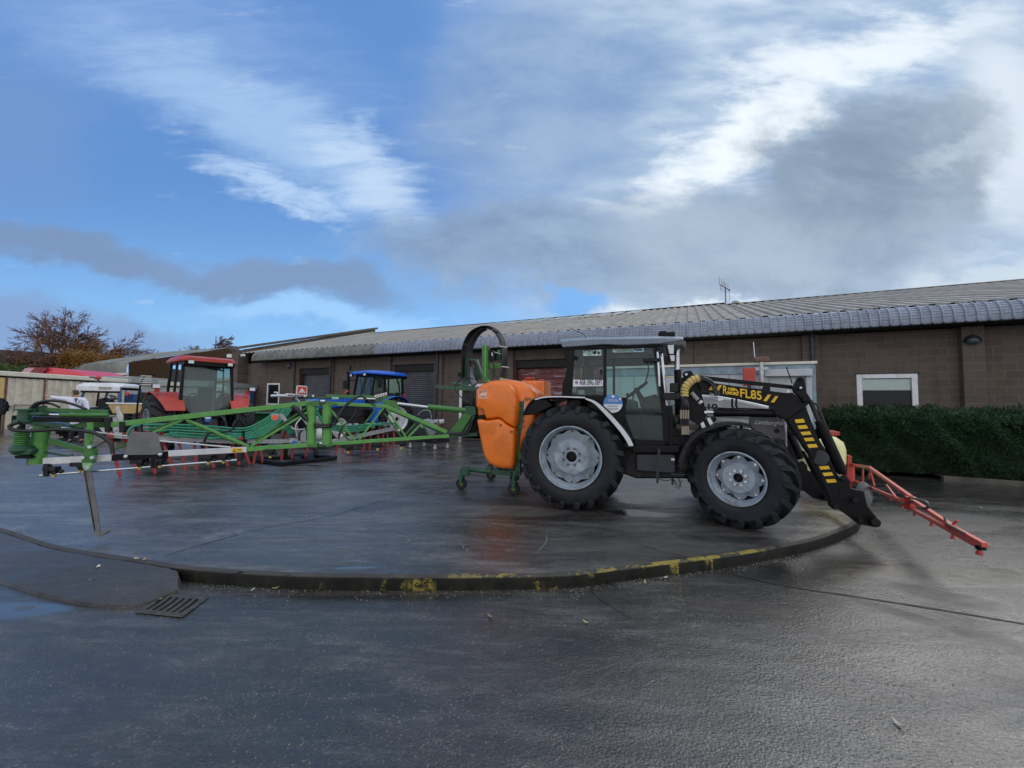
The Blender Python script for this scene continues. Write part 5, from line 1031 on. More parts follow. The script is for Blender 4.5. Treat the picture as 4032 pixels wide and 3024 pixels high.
poly('head_block', [(545, 828), (640, 832), (650, 900), (620, 925), (560, 930), (535, 890)], .95, .25, m_dgreen); poly('head_block', [(620, 760), (660, 750), (665, 1000), (640, 1060), (610, 1050), (625, 900)], 1.0, .3, m_black)
poly('boom_root', [(530, 895), (610, 915), (512, 1078), (405, 1068)], .92, .10, m_green); poly('boom_root', [(610, 915), (640, 920), (560, 1085), (512, 1078)], .95, .05, m_dgreen)
poly('boom_root', [(385, 1085), (660, 1078), (660, 1108), (390, 1125)], .90, .08, m_dgreen)
me = MB(); me.tube(curve_pts([z4(x, y, .85) for x, y in ((240, 1040), (330, 1075), (450, 1085), (545, 1085), (590, 1050), (620, 960))], 6), .018, 8); me.tube(curve_pts([z4(x, y, .88) for x, y in ((240, 1028), (330, 1065), (450, 1075), (540, 1070), (580, 1030), (605, 940))], 6), .016, 8); me.build('boom_hose', m_hose, spr)
# ---- the boom: one level plane swinging left from the tank towards the viewer
BN = Vector((-.4, .917, 0)).normalized(); BD = 5.89; BU = Vector((BN.y, -BN.x, 0))
def Bp(px, py, e=0.0): return vp(px, py, BN, BD + e)
def b4(x, y, e=0.0): return Bp(1600 + x / 2.37, 1250 + y / 2.37, e)
def b5(x, y, e=0.0): return Bp(900 + x / 2.765, 1350 + y / 2.765, e)
def b6(x, y, e=0.0): return Bp(x / 2.5529, 1500 + y / 2.5529, e)
def b8(x, y, e=0.0): return Bp(500 + x / 2.765, 1450 + y / 2.765, e)
boom = part_empty('boom', spr)
def beam(name, a, b, w_=.05, h=None, m_=m_green2, th=None, parent=boom, bev=.004): me = MB(); me.bar(a, b, th or w_, h or w_, UPV); return me.build(name, m_, parent, bevel=bev)
def rod(name, pts, r, m_=m_green, seg=8, parent=boom): me = MB(); me.tube(pts, r, seg); return me.build(name, m_, parent)
beam('top_chord', b5(1100, 660), b5(1705, 688), .05)
beam('top_chord', b5(1700, 684), b4(375, 1068), .055); beam('inner_chord', b5(1735, 712, .22), b4(360, 1085, .22), .05, m_=m_dgreen)
beam('bottom_chord', b5(1110, 1098), b4(395, 1105), .05)
beam('top_chord', b6(1110, 442), b5(905, 652), .062); beam('bottom_chord', b5(205, 1158), b5(905, 1108), .055)
def bpoly(name, f, pts, e, th, m_, bev=.003, parent=boom): me = MB(); me.prism([f(x, y, e) for x, y in pts], BN * th); return me.build(name, m_, parent, bevel=bev)
bpoly('gusset', b5, [(1630, 645), (1705, 620), (1812, 630), (1872, 715), (1850, 715), (1700, 662)], .03, .012, m_green)
for a, b, e in (((1085, 690), (1372, 1058), 0), ((1140, 870), (1312, 1060), .2), ((1692, 700), (1422, 1055), 0), ((1612, 712), (1368, 1025), .2), ((1712, 700), (1932, 1025), 0), ((1700, 770), (1882, 1025), .2), ((2098, 880), (1958, 1025), 0), ((2108, 880), (2180, 1005), .2), ((2030, 880), (1900, 1025), .2)):
    beam('brace', b5(*a, e), b5(*b, e), .026, m_=m_green if e else m_green2)
beam('brace', b8(640, 555), b8(1330, 850), .028); beam('brace', b8(650, 580, .15), b8(1230, 830, .15), .026, m_=m_green); beam('brace', b8(612, 560), b8(285, 698), .028); beam('brace', b8(560, 560, .15), b8(240, 690, .15), .026, m_=m_green)
beam('brace', b8(1348, 850), b8(2082, 408), .030); beam('brace', b8(1400, 790, .15), b8(1960, 430, .15), .026, m_=m_green); beam('brace', b6(1120, 700, .1), b6(1500, 540, .1), .03, m_=m_green)
rod('hinge_tube', [b5(905, 665), b5(902, 1098)], .057, m_green2, 24); rod('hinge_tube', [b5(1072, 668), b5(1070, 1105)], .062, m_green2, 24)
for pts in ([(860, 650), (900, 632), (985, 625), (992, 690), (900, 690)], [(1055, 632), (1110, 632), (1180, 660), (1110, 692), (1060, 690)], [(855, 1118), (900, 1095), (965, 1092), (965, 1140), (900, 1140)], [(1055, 1092), (1110, 1090), (1178, 1108), (1110, 1130), (1060, 1135)]):
    bpoly('hinge_plate', b5, pts, -.06, .10, m_green)
rod('hinge_pin', [b5(1000, 636), b5(1050, 636)], .022, m_steel); rod('hinge_pin', [b5(990, 1096), b5(1035, 1096)], .018, m_steel)
bpoly('hinge_block', b5, [(975, 630), (1065, 630), (1065, 690), (975, 690)], .0, .08, m_dgreen); bpoly('hinge_block', b5, [(960, 1095), (1065, 1095), (1060, 1135), (965, 1135)], .0, .08, m_dgreen)
# fold linkage above the top chord
beam('fold_bar', b5(1060, 578, .1), b5(1742, 596, .1), .045, m_=m_green); beam('fold_bar', b5(830, 600, .1), b5(1240, 602, .1), .03, m_=m_dgreen); rod('fold_ram', [b5(1380, 608, .05), b5(1620, 612, .05)], .016, m_steel)
rod('fold_ram', [b5(1125, 606, .05), b5(1200, 606, .05)], .02, mat('pale_blue_rod', (.25, .42, .55), .3)); bpoly('fold_clamp', b5, [(840, 590), (860, 560), (905, 560), (910, 600)], .05, .06, m_dgreen); bpoly('fold_clamp', b5, [(1600, 600), (1650, 590), (1690, 610), (1660, 640), (1600, 640)], .02, .08, m_dgreen)
rg_ = bpoly('rear_marker', b5, [(1588, 572), (1722, 540), (1728, 568), (1600, 600)], -.02, .006, m_wplate)
for k in range(4): bpoly('marker_bar', b5, [(1608 + k * 28, 574 - k * 7), (1622 + k * 28, 570 - k * 7), (1626 + k * 28, 586 - k * 7), (1612 + k * 28, 590 - k * 7)], -.024, .003, mat('marker_red', (.35, .06, .08), .5))
rod('boom_ram', [b5(1835, 660, .05), b4(205, 838, .05)], .022, m_steel, 12); rod('ram_barrel', [b4(200, 836, .05), b4(545, 868, .05)], .042, m_green, 16)
rod('hose_loop', curve_pts([b5(940, 880, -.05), b5(1000, 895, -.09), b5(1080, 895, -.09), b5(1130, 885, -.05), b5(1180, 840, .03), b5(1210, 760, .05)], 5), .018, m_hose); rod('hose_loop', curve_pts([b5(940, 905, -.05), b5(1000, 915, -.1), b5(1080, 915, -.1), b5(1130, 900, -.05), b5(1190, 850, .03)], 5), .018, m_hose)
bpoly('hose_clip', b5, [(1110, 800), (1132, 800), (1132, 920), (1112, 920)], -.11, .03, m_blackp)
for pts, r in ((((1185, 830), (1230, 740), (1320, 640), (1440, 572)), .016), (((1440, 572), (1500, 610), (1600, 690)), .008), (((1390, 690), (1380, 760), (1320, 850), (1240, 920), (1200, 1050)), .010), (((1420, 700), (1440, 720), (1500, 722), (1560, 705)), .006), (((690, 690), (760, 740), (850, 840)), .028), (((1450, 575), (1480, 610), (1540, 620), (1570, 615)), .008)):
    rod('boom_hose', curve_pts([b5(x, y, -.04) for x, y in pts], 6), r, m_hose)
rod('boom_hose', curve_pts([b8(1215, 480, .0), b8(1205, 560, .0), b8(1160, 650, .02), b8(1090, 690, .02), b8(960, 700, .03), b8(880, 720, .03), b8(845, 790, .05), b8(850, 850, .05)], 6), .014, m_hose)
me = MB(); me.tube([b8(1190, 575, -.02), b8(1160, 630, -.02)], .022, 10); me.build('hose_coupling', m_blackp, boom)
# outer section: aluminium spray line carrier
beam('spray_rail', b8(1308, 884), b8(385, 932), .07, m_=m_alu, th=.04); beam('rail_joint', b6(1700, 732), b6(1130, 772), .072, m_=m_black, th=.045); beam('spray_rail', b6(1132, 772), b6(440, 808), .072, m_=m_alu, th=.04)
wl = bpoly('warning_label', b8, [(1140, 872), (1252, 866), (1252, 912), (1140, 918)], -.028, .004, m_yellow); bpoly('warning_triangle', b8, [(1152, 910), (1168, 878), (1186, 908)], -.031, .002, m_ink, 0); bpoly('warning_mark', b8, [(1205, 884), (1245, 882), (1245, 892), (1205, 896)], -.031, .002, mat('warning_red', (.35, .05, .03), .5), 0)
bpoly('warning_centre', b8, [(1160, 905), (1168, 890), (1177, 904)], -.034, .002, m_yellow, 0)
rod('tie_rod', [b8(1130, 860, -.02), b8(340, 790, -.02)], .010, m_alu); rod('tie_rod', [b6(1280, 555, -.02), b6(620, 470, -.02)], .010, m_alu)
rod('spray_pipe', [b6(400, 950, -.02), b6(1780, 842, -.02), b8(1230, 995, -.02)], .013, m_steel)
for f, x, y0, y1 in ((b8, 280, 975, 1085), (b8, 1222, 920, 1012), (b6, 455, 835, 962), (b6, 1075, 365, 515), (b6, 1222, 410, 520), (b6, 1545, 770, 878)): bpoly('clamp', f, [(x - 28, y0), (x + 28, y0), (x + 28, y1), (x - 28, y1)], -.05, .07, m_blackp, .006)
for f, x, y in ((b6, 520, 880), (b6, 790, 838), (b6, 1385, 810), (b8, 340, 1000), (b8, 870, 965), (b8, 1035, 955), (b8, 1545, 900), (b5, 1290, 1130), (b5, 1610, 1100), (b5, 1870, 1085)):
    c0 = f(x, y, -.02); me = MB(); me.box(c0, (.14, .06, .045), 0); me.tube([c0, c0 - UPV * .06 + BU * .03], .026, 8); me.cyl(c0 + BU * .04 - UPV * .01, c0 + BU * .09 - UPV * .045, .022, 8); nz = me.build('nozzle_body', m_blackp, boom, bevel=.004)
    me = MB(); me.cyl(c0 - UPV * .06 + BU * .02, c0 - UPV * .09 + BU * .02, .020, 8); me.build('nozzle_tip', m_brass, nz)
# marker lamp
c0 = b5(505, 812, -.08); me = MB(); me.cyl(c0, c0 + BN * .05, .045, 20); lm = me.build('marker_lamp', mat('lamp_grey', (.34, .37, .38), .4), boom, bevel=.006); me = MB(); me.cyl(c0 - BN * .006, c0 + BN * .004, .034, 18); me.build('amber_lens', mat('orange_lens', (.9, .13, .02), .3), lm)
bpoly('lamp_bracket', b5, [(450, 790), (480, 770), (590, 772), (640, 838), (615, 858), (545, 815)], -.02, .01, MATS['lamp_grey'])
# breakaway end with spring, cylinders and hanging foot
rod('pivot_tube', [b6(422, 440, .12), b6(372, 832, .12)], .068, m_green2, 28); rod('pivot_tube', [b6(350, 770, .12), b6(345, 835, .12)], .058, m_dgreen, 20)
sp0, sp1 = b6(222, 500, .02), b6(208, 680, .02); me = MB(); K = 9
me.tube([sp0.lerp(sp1, i / (K * 16)) + Vector((math.cos(i * math.pi / 8), math.sin(i * math.pi / 8), 0)) * .050 for i in range(K * 16 + 1)], .011, 6, cap=True); me.build('coil_spring', m_green, boom)
rod('spring_rod', [b6(228, 420, .02), b6(208, 690, .02)], .022, m_black, 14); rod('spool', [b6(240, 300, .02), b6(238, 335, .02), b6(236, 340, .02), b6(234, 405, .02), b6(232, 410, .02), b6(231, 430, .02)], [.055, .055, .04, .04, .075, .075], 18, m_=m_green) if False else None
me = MB(); me.lathe([(.075, 0), (.075, .02), (.05, .022), (.05, .12), (.08, .122), (.08, .14)], b6(240, 410, .02), UPV, 20); me.build('spool', m_dgreen, boom)
me = MB(); me.lathe([(.06, 0), (.09, .04), (.09, .08), (.06, .10)], b6(215, 735, .02), UPV, 18); me.build('spring_seat', m_dgreen, boom)
bpoly('swing_plate', b6, [(100, 690), (180, 672), (300, 680), (330, 700), (300, 745), (130, 750), (100, 730)], -.04, .14, m_dgreen, .01); bpoly('swing_plate', b6, [(140, 755), (280, 745), (330, 770), (300, 782), (150, 780)], .0, .12, m_black)
bpoly('top_plate', b6, [(195, 305), (440, 318), (440, 340), (200, 345)], .0, .2, m_dgreen); bpoly('mid_plate', b6, [(180, 412), (340, 405), (560, 430), (700, 470), (560, 478), (430, 450), (190, 432)], .0, .2, m_dgreen)
beam('link_bar', b6(410, 287, .15), b6(1082, 312, .15), .045, m_=m_green); rod('link_boss', [b6(408, 250, .15), b6(405, 315, .15)], .05, m_dgreen, 16)
rod('ram_rod', [b6(330, 335, .08), b6(610, 342, .08)], .016, m_steel); rod('ram_barrel', [b6(606, 342, .08), b6(1090, 344, .08)], .024, m_green, 16)
beam('guard_beam', b6(340, 385, .02), b6(1040, 392, .02), .050, m_=m_black); rod('steel_tube', [b6(420, 352, .1), b6(1090, 372, .1)], .008, m_alu); rod('steel_tube', [b6(640, 408, .1), b6(960, 412, .1)], .008, m_alu)
bpoly('outrigger', b6, [(480, 430), (620, 455), (870, 412), (1110, 400), (1110, 468), (880, 470), (640, 480), (480, 470)], .1, .06, m_green)
beam('strut', b6(498, 596, .1), b6(850, 698, .1), .05, m_=m_green); beam('strut', b6(300, 690, .1), b6(700, 758, .1), .02, m_=m_dgreen); rod('steady_pipe', [b6(912, 418, -.02), b6(888, 660, -.02)], .028, m_green2, 14); rod('steady_pipe', [b6(925, 420, -.04), b6(925, 600, -.04)], .013, m_green2, 8)
bpoly('leg_clamp', b6, [(842, 680), (870, 655), (915, 660), (932, 700), (938, 760), (925, 830), (825, 830), (812, 770), (830, 740)], -.09, .10, m_green); bpoly('leg_clamp', b6, [(825, 828), (918, 826), (915, 880), (895, 902), (850, 902), (828, 870)], -.10, .04, mat('pale_green', (.28, .52, .27), .4))
for x, y in ((828, 772), (922, 770), (878, 868), (897, 664)): me = MB(); c0 = b6(x, y, -.12); me.cyl(c0, c0 + BN * .04, .018, 8); me.build('bolt', m_steel, boom)
me = MB(); lp = [b6(x, y, -.07) for x, y in ((878, 900), (910, 1100), (950, 1330), (975, 1480), (985, 1532), (1008, 1540), (1045, 1522), (1085, 1492))]
wd = [.068, .066, .062, .058, .056, .075, .095, .080]; th_ = [.010, .010, .010, .012, .02, .04, .06, .05]; rr = []
for i, p in enumerate(lp):
    t = (lp[min(i + 1, 7)] - lp[max(i - 1, 0)]).normalized(); n = t.cross(BN).normalized(); hw_ = wd[i] * (.5 if i < 4 else .28); rr.append([p - n * hw_ - BN * th_[i], p + n * hw_ - BN * th_[i], p + n * hw_ + BN * th_[i], p - n * hw_ + BN * th_[i]])
me.loft(rr); me.build('ground_foot', m_gpad, boom, bevel=.006)
bpoly('foot_edge', b6, [(843, 905), (852, 905), (962, 1528), (950, 1525)], -.085, .02, m_black)
bpoly('nozzle_guard', b6, [(1305, 520), (1330, 515), (1565, 517), (1580, 540), (1635, 742), (1238, 748)], -.05, .02, m_gpad, .006)
for x, y in ((1265, 760), (1610, 740)): me = MB(); c0 = b6(x, y, -.07); me.sph(c0, .024, 10); me.build('bolt', m_steel, boom)
for pts, r, e in ((((285, 320), (320, 260), (380, 218), (530, 198), (700, 225), (870, 285)), .014, .05), (((300, 320), (370, 245), (450, 222), (530, 235), (600, 265)), .012, .08), (((195, 415), (120, 438), (100, 465), (150, 495), (300, 503), (600, 488), (880, 508), (1020, 555), (1110, 630), (1135, 735)), .019, -.14), (((925, 685), (1060, 600)), .006, -.05), (((700, 748), (725, 738), (735, 755)), .006, -.05)):
    rod('boom_hose', curve_pts([b6(x, y, e) for x, y in pts], 7), r, m_hose)
m_galv_ = mat('valve_grey', (.42, .42, .40), .4, .2)
rod('end_valve', [b6(1185, 255, .0), b6(1180, 290, .0), b6(1192, 320, .0), b6(1205, 345, .0), b6(1210, 420, .0)], [.014, .024, .020, .030, .026], m_galv_, 14)
# ================================================================== generic farm tractor (local x forward, y left, z up)
def tractor_at(name, label, pos, heading, body_m, o):
    a = math.atan2(heading[1], heading[0]); k = o.get('k', 1.0)
    root = thing(name, label, 'tractor', pos, a, None); X = Matrix.Translation(pos) @ Matrix.Rotation(a, 4, 'Z') @ Matrix.Scale(k, 4)
    def V3(x, y, z): return X @ Vector((x, y, z))
    AX = (X.to_3x3() @ Vector((0, 1, 0))).normalized(); rimm = o.get('rim', m_white)
    RR_, FR_ = o.get('R', .85), o.get('r', .60)
    for s in (1, -1):
        wheel(root, V3(0, s * .88, RR_), AX * s, RR_ * k, RR_ * .56 * k, .50 * k, rimm, 18, flip=-s)
        wheel(root, V3(2.45, s * .82, FR_), (AX * s + (X.to_3x3() @ Vector((1, 0, 0))).normalized() * o.get('steer', 0) * s).normalized(), FR_ * k, FR_ * .56 * k, .38 * k, rimm, 16, flip=-s)
    def P(nm, pts, y0, y1, m_, bevel=.01, par=root, axis='y'):
        me = MB(); me.xf = X
        if axis == 'y': me.prism([(x, y0, z) for x, z in pts], (0, y1 - y0, 0))
        elif axis == 'x': me.prism([(y0, y, z) for y, z in pts], (y1 - y0, 0, 0))
        else: me.prism([(x, y, y0) for x, y in pts], (0, 0, y1 - y0))
        return me.build(nm, m_, par, bevel=bevel)
    P('chassis', [(-.4, .55), (2.9, .5), (3.0, .95), (2.2, 1.1), (-.4, 1.15)], -.28, .28, m_dkmetal)
    P('axle', [(-.14, RR_ - .14), (.14, RR_ - .14), (.14, RR_ + .14), (-.14, RR_ + .14)], -.8, .8, m_dkmetal); P('axle', [(2.37, .5), (2.53, .5), (2.53, .68), (2.37, .68)], -.7, .7, m_dkmetal)
    hz = o.get('hood_z', 1.72)
    P('bonnet', [(1.0, hz - .40), (3.05, hz - .55), (3.22, hz - .5), (3.18, hz - .35), (2.9, hz - .14), (1.0, hz)], -.36, .36, body_m, .05)
    P('engine', [(1.0, .95), (3.1, .9), (3.1, hz - .56), (1.0, hz - .41)], -.30, .30, m_dkmetal, .02)
    P('front_grille', [(-.25, 1.0), (.25, 1.0), (.25, hz - .42), (-.25, hz - .42)], 3.17, 3.24, m_grille, .01, axis='x')
    P('front_weight', [(3.2, .6), (3.5, .6), (3.5, .95), (3.2, .95)], -.3, .3, m_black, .03)
    if o.get('lights', True):
        for s in (-1, 1): P('headlight', [(s * .16 - .06, 1.28), (s * .16 + .06, 1.28), (s * .16 + .06, 1.38), (s * .16 - .06, 1.38)], 3.2, 3.25, m_wplate, .004, axis='x')
    # fenders: curved wide guards
    for s in (-1, 1):
        me = MB(); me.xf = X; rings = []
        fw0, fw1 = .50, o.get('fw', 1.10)
        for i in range(15):
            t = R_(-6 + 158 * i / 14) if not o.get('shortf') else R_(15 + 130 * i / 14); r = RR_ + .08 + .03 * (i / 14) ** 3; fw1 = o.get('fw', 1.10) - .22 * max(0, (i - 9) / 5) ** 1.5;  c_, s_ = math.cos(t) * r, math.sin(t) * r + RR_; c2, s2 = math.cos(t) * (r - .03), math.sin(t) * (r - .03) + RR_
            rings.append([(c_, s * fw0, s_), (c_, s * fw1, s_), (c2, s * fw1, s2), (c2, s * fw0, s2)])
        me.loft(rings); me.build('fender', body_m, root, bevel=.01)
        P('fender_lamp', [(-.42, 1.78), (-.34, 1.78), (-.34, 1.9), (-.42, 1.9)], s * .95, s * 1.05, mat('tail_lamp', (.5, .03, .02), .3), .006)
    # cab
    X_full = X; X = X @ Matrix.Scale(o.get('cw', 1.0), 4, (0, 1, 0))
    ch = o.get('cab_h', 2.68); zb = 1.25; y0 = .78
    corner = o.get('corner', {'rl': (-.62, -.50), 'f': (1.02, .82)})
    for s in (-1, 1):
        for (xb, xt), w_ in ((corner['rl'], .09), (corner['f'], .07)) if not o.get('mid', True) else ((corner['rl'], .09), ((.18, .16), .06), (corner['f'], .07)):
            me = MB(); me.xf = X; me.bar((xb, s * y0, zb - .1), (xt, s * (y0 - .06), ch), w_, w_, (1, 0, 0)); me.build('cab_pillar', o.get('pillar', m_black), root, bevel=.008)
        P('cab_side', [(corner['rl'][0], .98), (1.02, .98), (1.02, zb), (corner['rl'][0], zb)], s * (y0 - .04), s * y0, m_black)
        if o.get('glass', True):
            me = MB(); me.xf = X; me.add([(-.60, s * (y0 - .01), zb), (1.0, s * (y0 - .01), zb), (.80, s * (y0 - .07), ch), (-.48, s * (y0 - .07), ch)], [(0, 1, 2, 3)]); me.build('side_window', m_glass, root, smooth=0)
    if o.get('glass', True):
        me = MB(); me.xf = X; me.add([(1.0, -.72, zb), (1.0, .72, zb), (.80, .68, ch), (.80, -.68, ch)], [(0, 1, 2, 3)]); me.build('windscreen', m_glass, root, smooth=0)
        me = MB(); me.xf = X; me.add([(-.66, -.42, zb - .12), (-.66, .42, zb - .12), (-.64, .72, zb + .22), (-.50, .70, ch), (-.50, -.70, ch), (-.64, -.72, zb + .22)], [(0, 1, 2, 3, 4, 5)]); me.build('rear_window', mat_rear if o.get('milky') else m_glass, root, smooth=0)
        for s in (-1, 1): me = MB(); me.xf = X; me.bar((-.66, s * .42, zb - .12), (-.65, s * .74, zb + .22), .05); me.build('window_trim', m_black, root)
        me = MB(); me.xf = X; me.bar((-.66, -.44, zb - .12), (-.66, .44, zb - .12), .05); me.build('window_trim', m_black, root)
    P('floor', [(-.6, .95), (1.0, .95), (1.0, 1.0), (-.6, 1.0)], -.74, .74, m_black)
    P('seat', [(-.35, 1.25), (.12, 1.25), (.12, 1.38), (-.22, 1.40), (-.36, 1.95), (-.46, 1.93)], -.24, .24, m_seat, .04)
    P('dashboard', [(.62, 1.1), (.95, 1.1), (.95, 1.62), (.78, 1.68), (.64, 1.5)], -.30, .30, m_blackp, .03)
    me = MB(); me.xf = X; c0 = Vector((.52, 0, 1.68)); ax = Vector((-.5, 0, .86)).normalized(); u, v = perp(ax)
    me.tube([c0 + (u * math.cos(t) + v * math.sin(t)) * .21 for t in [2 * math.pi * i / 24 for i in range(25)]], .018, 6, cap=False); me.tube([c0, (.75, 0, 1.45)], .03, 6); me.bar(c0 - v * .2, c0 + v * .2, .03, .02); me.build('steering_wheel', m_blackp, root)
    rm = o.get('roof', body_m); rx0, rx1 = o.get('roof_x', (-.72, 1.08))
    me = MB(); me.xf = X
    def rr_(x, e, z0, z1): return [(x, -(.84 - e), z0), (x, -(.86 - e), z0 + .05), (x, -(.74 - e), z1), (x, (.74 - e), z1), (x, (.86 - e), z0 + .05), (x, (.84 - e), z0)]
    me.loft([rr_(rx0, .12, ch, ch + .10), rr_(rx0 + .15, .0, ch - .01, ch + .15), rr_(.2, 0, ch, ch + .18), rr_(rx1 - .18, .0, ch, ch + .16), rr_(rx1, .10, ch + .02, ch + .10)]); me.build('cab_roof', rm, root, bevel=.012)
    P('roof_lining', [(corner['rl'][1] - .02, ch - .10), (.82, ch - .06), (.82, ch), (corner['rl'][1] - .02, ch)], -.72, .72, m_black)
    if o.get('glass', True): P('light_bar', [(rx0 + .04, ch - .11), (rx0 + .14, ch - .13), (rx0 + .16, ch + .01), (rx0 + .04, ch + .01)], -.76, .76, m_black)
    for x, s in ((rx0 + .02, -1), (rx0 + .02, 1), (rx1 - .04, 1), (rx1 - .04, -1)):
        if o.get('glass', True): me = MB(); me.xf = X; me.box((x + (-.03 if x < 0 else .03), s * .58, ch - .03), (.08, .18, .10)); me.build('work_light', m_black, root, bevel=.01); me = MB(); me.xf = X; me.box((x + (-.075 if x < 0 else .075), s * .58, ch - .03), (.01, .15, .08)); me.build('lamp_glass', m_wplate, root)
    X = X_full
    # rear linkage and clutter
    P('rear_housing', [(-.75, .75), (-.3, .7), (-.3, 1.3), (-.6, 1.25)], -.25, .25, m_dkmetal, .03)
    for s in (-1, 1):
        me = MB(); me.xf = X; me.tube([(-.4, s * .35, .65), (-1.15, s * .42, .55)], .035, 8); me.build('link_arm', m_dkmetal, root)
        me = MB(); me.xf = X; me.tube([(-.6, s * .38, 1.25), (-.98, s * .42, .60)], .022, 6); me.build('lift_rod', m_dkmetal, root)
    me = MB(); me.xf = X; me.tube(curve_pts([(-.7, .12, 1.2), (-.9, .2, 1.1), (-.85, .3, .9)], 4), .016, 6); me.tube(curve_pts([(-.7, -.2, 1.25), (-.92, -.3, 1.1), (-.9, -.35, .85)], 4), .016, 6); me.build('hose', m_hose, root)
    return root, V3, P
mat_rear = glass('milky_glass', (0.62, 0.74, 0.70), .10, 2.6)
m_red = mat('tractor_red', (0.42, 0.045, 0.028), .35, var=.1, dirt=(0.25, 0.05, 0.04), dirt_amt=.4)
m_blue = mat('tractor_blue', (0.018, 0.12, 0.62), .32, var=.08, coat=.2); m_oldblue = mat('old_blue', (0.03, 0.10, 0.25), .5, var=.2)
h = Vector((math.sin(R_(-52)), math.cos(R_(-52)), 0))
redt, V3, P = tractor_at('tractor', 'red cabbed tractor seen from behind, with black mudguard wheels, left of the workshop', Vector((-8.75, 10.85, .12)), h, m_red, {'rim': m_rim, 'milky': True, 'R': .86, 'k': 1.0, 'cw': .74, 'cab_h': 2.62})
for s in (-1, 1):
    me = MB(); me.box(V3(-.55, s * 1.05, 1.93), (.10, .16, .11), math.atan2(h.y, h.x)); ml = me.build('fender_light', m_black, redt, bevel=.01); me = MB(); me.box(V3(-.61, s * 1.05, 1.93), (.01, .14, .09), math.atan2(h.y, h.x)); me.build('lens', m_wplate, ml)
me = MB(); me.tube([V3(-.58, .1, 2.5), V3(-.57, -.35, 2.42)], .02, 6); me.build('wiper', m_black, redt)
me = MB(); me.tube(curve_pts([V3(1.3, 1.12, .7), V3(1.25, 1.1, 1.8), V3(1.1, 1.02, 2.25), V3(.9, .85, 2.3)], 5), .022, 8); me.build('exhaust_guard', m_black, redt)
for z in (2.0, 2.06, 2.12, 2.18, 2.24): me = MB(); me.box(V3(1.1, 1.0, z), (.22, .20, .025), math.atan2(h.y, h.x)); me.build('guard_slat', m_alu, redt)
me = MB(); me.cyl(V3(-.80, .02, 1.02), V3(-.80, .02, 1.26), .07, 14); me.build('oil_filter', mat('filter_blue', (.03, .18, .5), .4), redt); me = MB(); me.cyl(V3(-.80, .02, 1.10), V3(-.80, .02, 1.14), .072, 14); me.build('filter_band', m_wplate, redt)
me = MB(); me.tube([V3(-.6, -.35, 1.3), V3(-.62, -.36, .6)], .02, 6); me.build('upright_rod', m_dkmetal, redt)
h2 = Vector((-.60, -.80, 0)).normalized()
bluet, V3, P = tractor_at('tractor', 'bright blue cabbed tractor parked before the grey roller doors of the workshop', Vector((-5.75, 17.1, .12)), h2, m_blue, {'rim': m_white, 'R': .86, 'hood_z': 1.80, 'cab_h': 2.66, 'k': 1.04, 'roof_x': (-.80, 1.15), 'steer': -.25, 'cw': .86})
me = MB(); me.tube([V3(1.2, -.62, 1.3), V3(1.2, -.62, 2.65), V3(1.26, -.62, 2.78)], .06, 12); me.build('exhaust', m_black, bluet)
for s in (-1, 1):
    me = MB(); me.tube([V3(.85, s * .7, 2.45), V3(1.0, s * 1.25, 2.42)], .02, 6); me.build('mirror_arm', m_black, bluet); me = MB(); me.box(V3(1.0, s * 1.25, 2.28), (.06, .26, .36), math.atan2(h2.y, h2.x)); me.build('mirror', m_black, bluet, bevel=.03)
me = MB(); me.tube([V3(.93, -.2, 2.5), V3(.97, .05, 1.9)], .014, 6); me.tube([V3(.93, .2, 2.5), V3(.97, .1, 1.9)], .014, 6); me.build('wiper', m_black, bluet)
h3 = Vector((-.95, -.30, 0)).normalized()
oldt, V3, P = tractor_at('tractor', 'small old blue tractor with a white canvas cab roof beside the pale container', Vector((-15.5, 15.7, .12)), h3, m_oldblue, {'rim': m_white, 'R': .64, 'r': .42, 'hood_z': 1.30, 'cab_h': 2.10, 'roof': m_white, 'glass': False, 'k': .97, 'shortf': True, 'lights': False, 'pillar': m_oldblue, 'roof_x': (-.02, 1.38), 'corner': {'rl': (.0, .06), 'f': (1.35, 1.12)}, 'mid': False, 'cw': .9, 'fw': .98})
P('roof_skirt', [(.0, 1.94), (1.36, 1.94), (1.36, 2.14), (.0, 2.14)], .72, .79, m_white, .02); P('roof_mark', [(.25, 2.0), (.65, 2.0), (.65, 2.11), (.25, 2.11)], .792, .796, mat('grey_mark', (.3, .31, .28), .5), 0)
P('cab_beam', [(.05, 1.87), (1.25, 1.87), (1.25, 1.94), (.05, 1.94)], .66, .72, m_black); P('tool_box', [(.0, 1.2), (.35, 1.2), (.35, 1.85), (.0, 1.85)], -.6, -.2, m_oldblue, .02)
me = MB(); me.tube(curve_pts([zp(375, 1490, 15.0), zp(388, 1497, 15.0), zp(392, 1520, 15.2), zp(380, 1600, 15.4)], 5), .03, 8); me.build('exhaust', m_dkmetal, oldt)
# tan transport box standing beyond the old tractor
bx0, bx1 = zp(420, 1587, 14.3), zp(592, 1590, 14.5); root = thing('transport_box', 'tan sheet metal trough with sloping ends beside the old blue tractor', 'box', (bx0 + bx1) / 2 * 1.0)
me = MB(); me.prism([bx0, bx1, bx1 + Vector((-.35, 0, -.38)), bx0 + Vector((.25, 0, -.38))], (.05, .30, 0)); me.build('box_body', mat('tan_sheet', (.46, .32, .13), .5, var=.15), root, bevel=.01)
me = MB(); me.bar(bx0, bx1, .07, .05, UPV); me.build('rim', m_white, root); me = MB()
for q_ in (.25, .75): c0 = bx0.lerp(bx1, q_); me.bar(Vector((c0.x, c0.y + .3, .12)), c0 - Vector((0, -.3, .4)), .08)
me.build('stand', m_dkmetal, root)

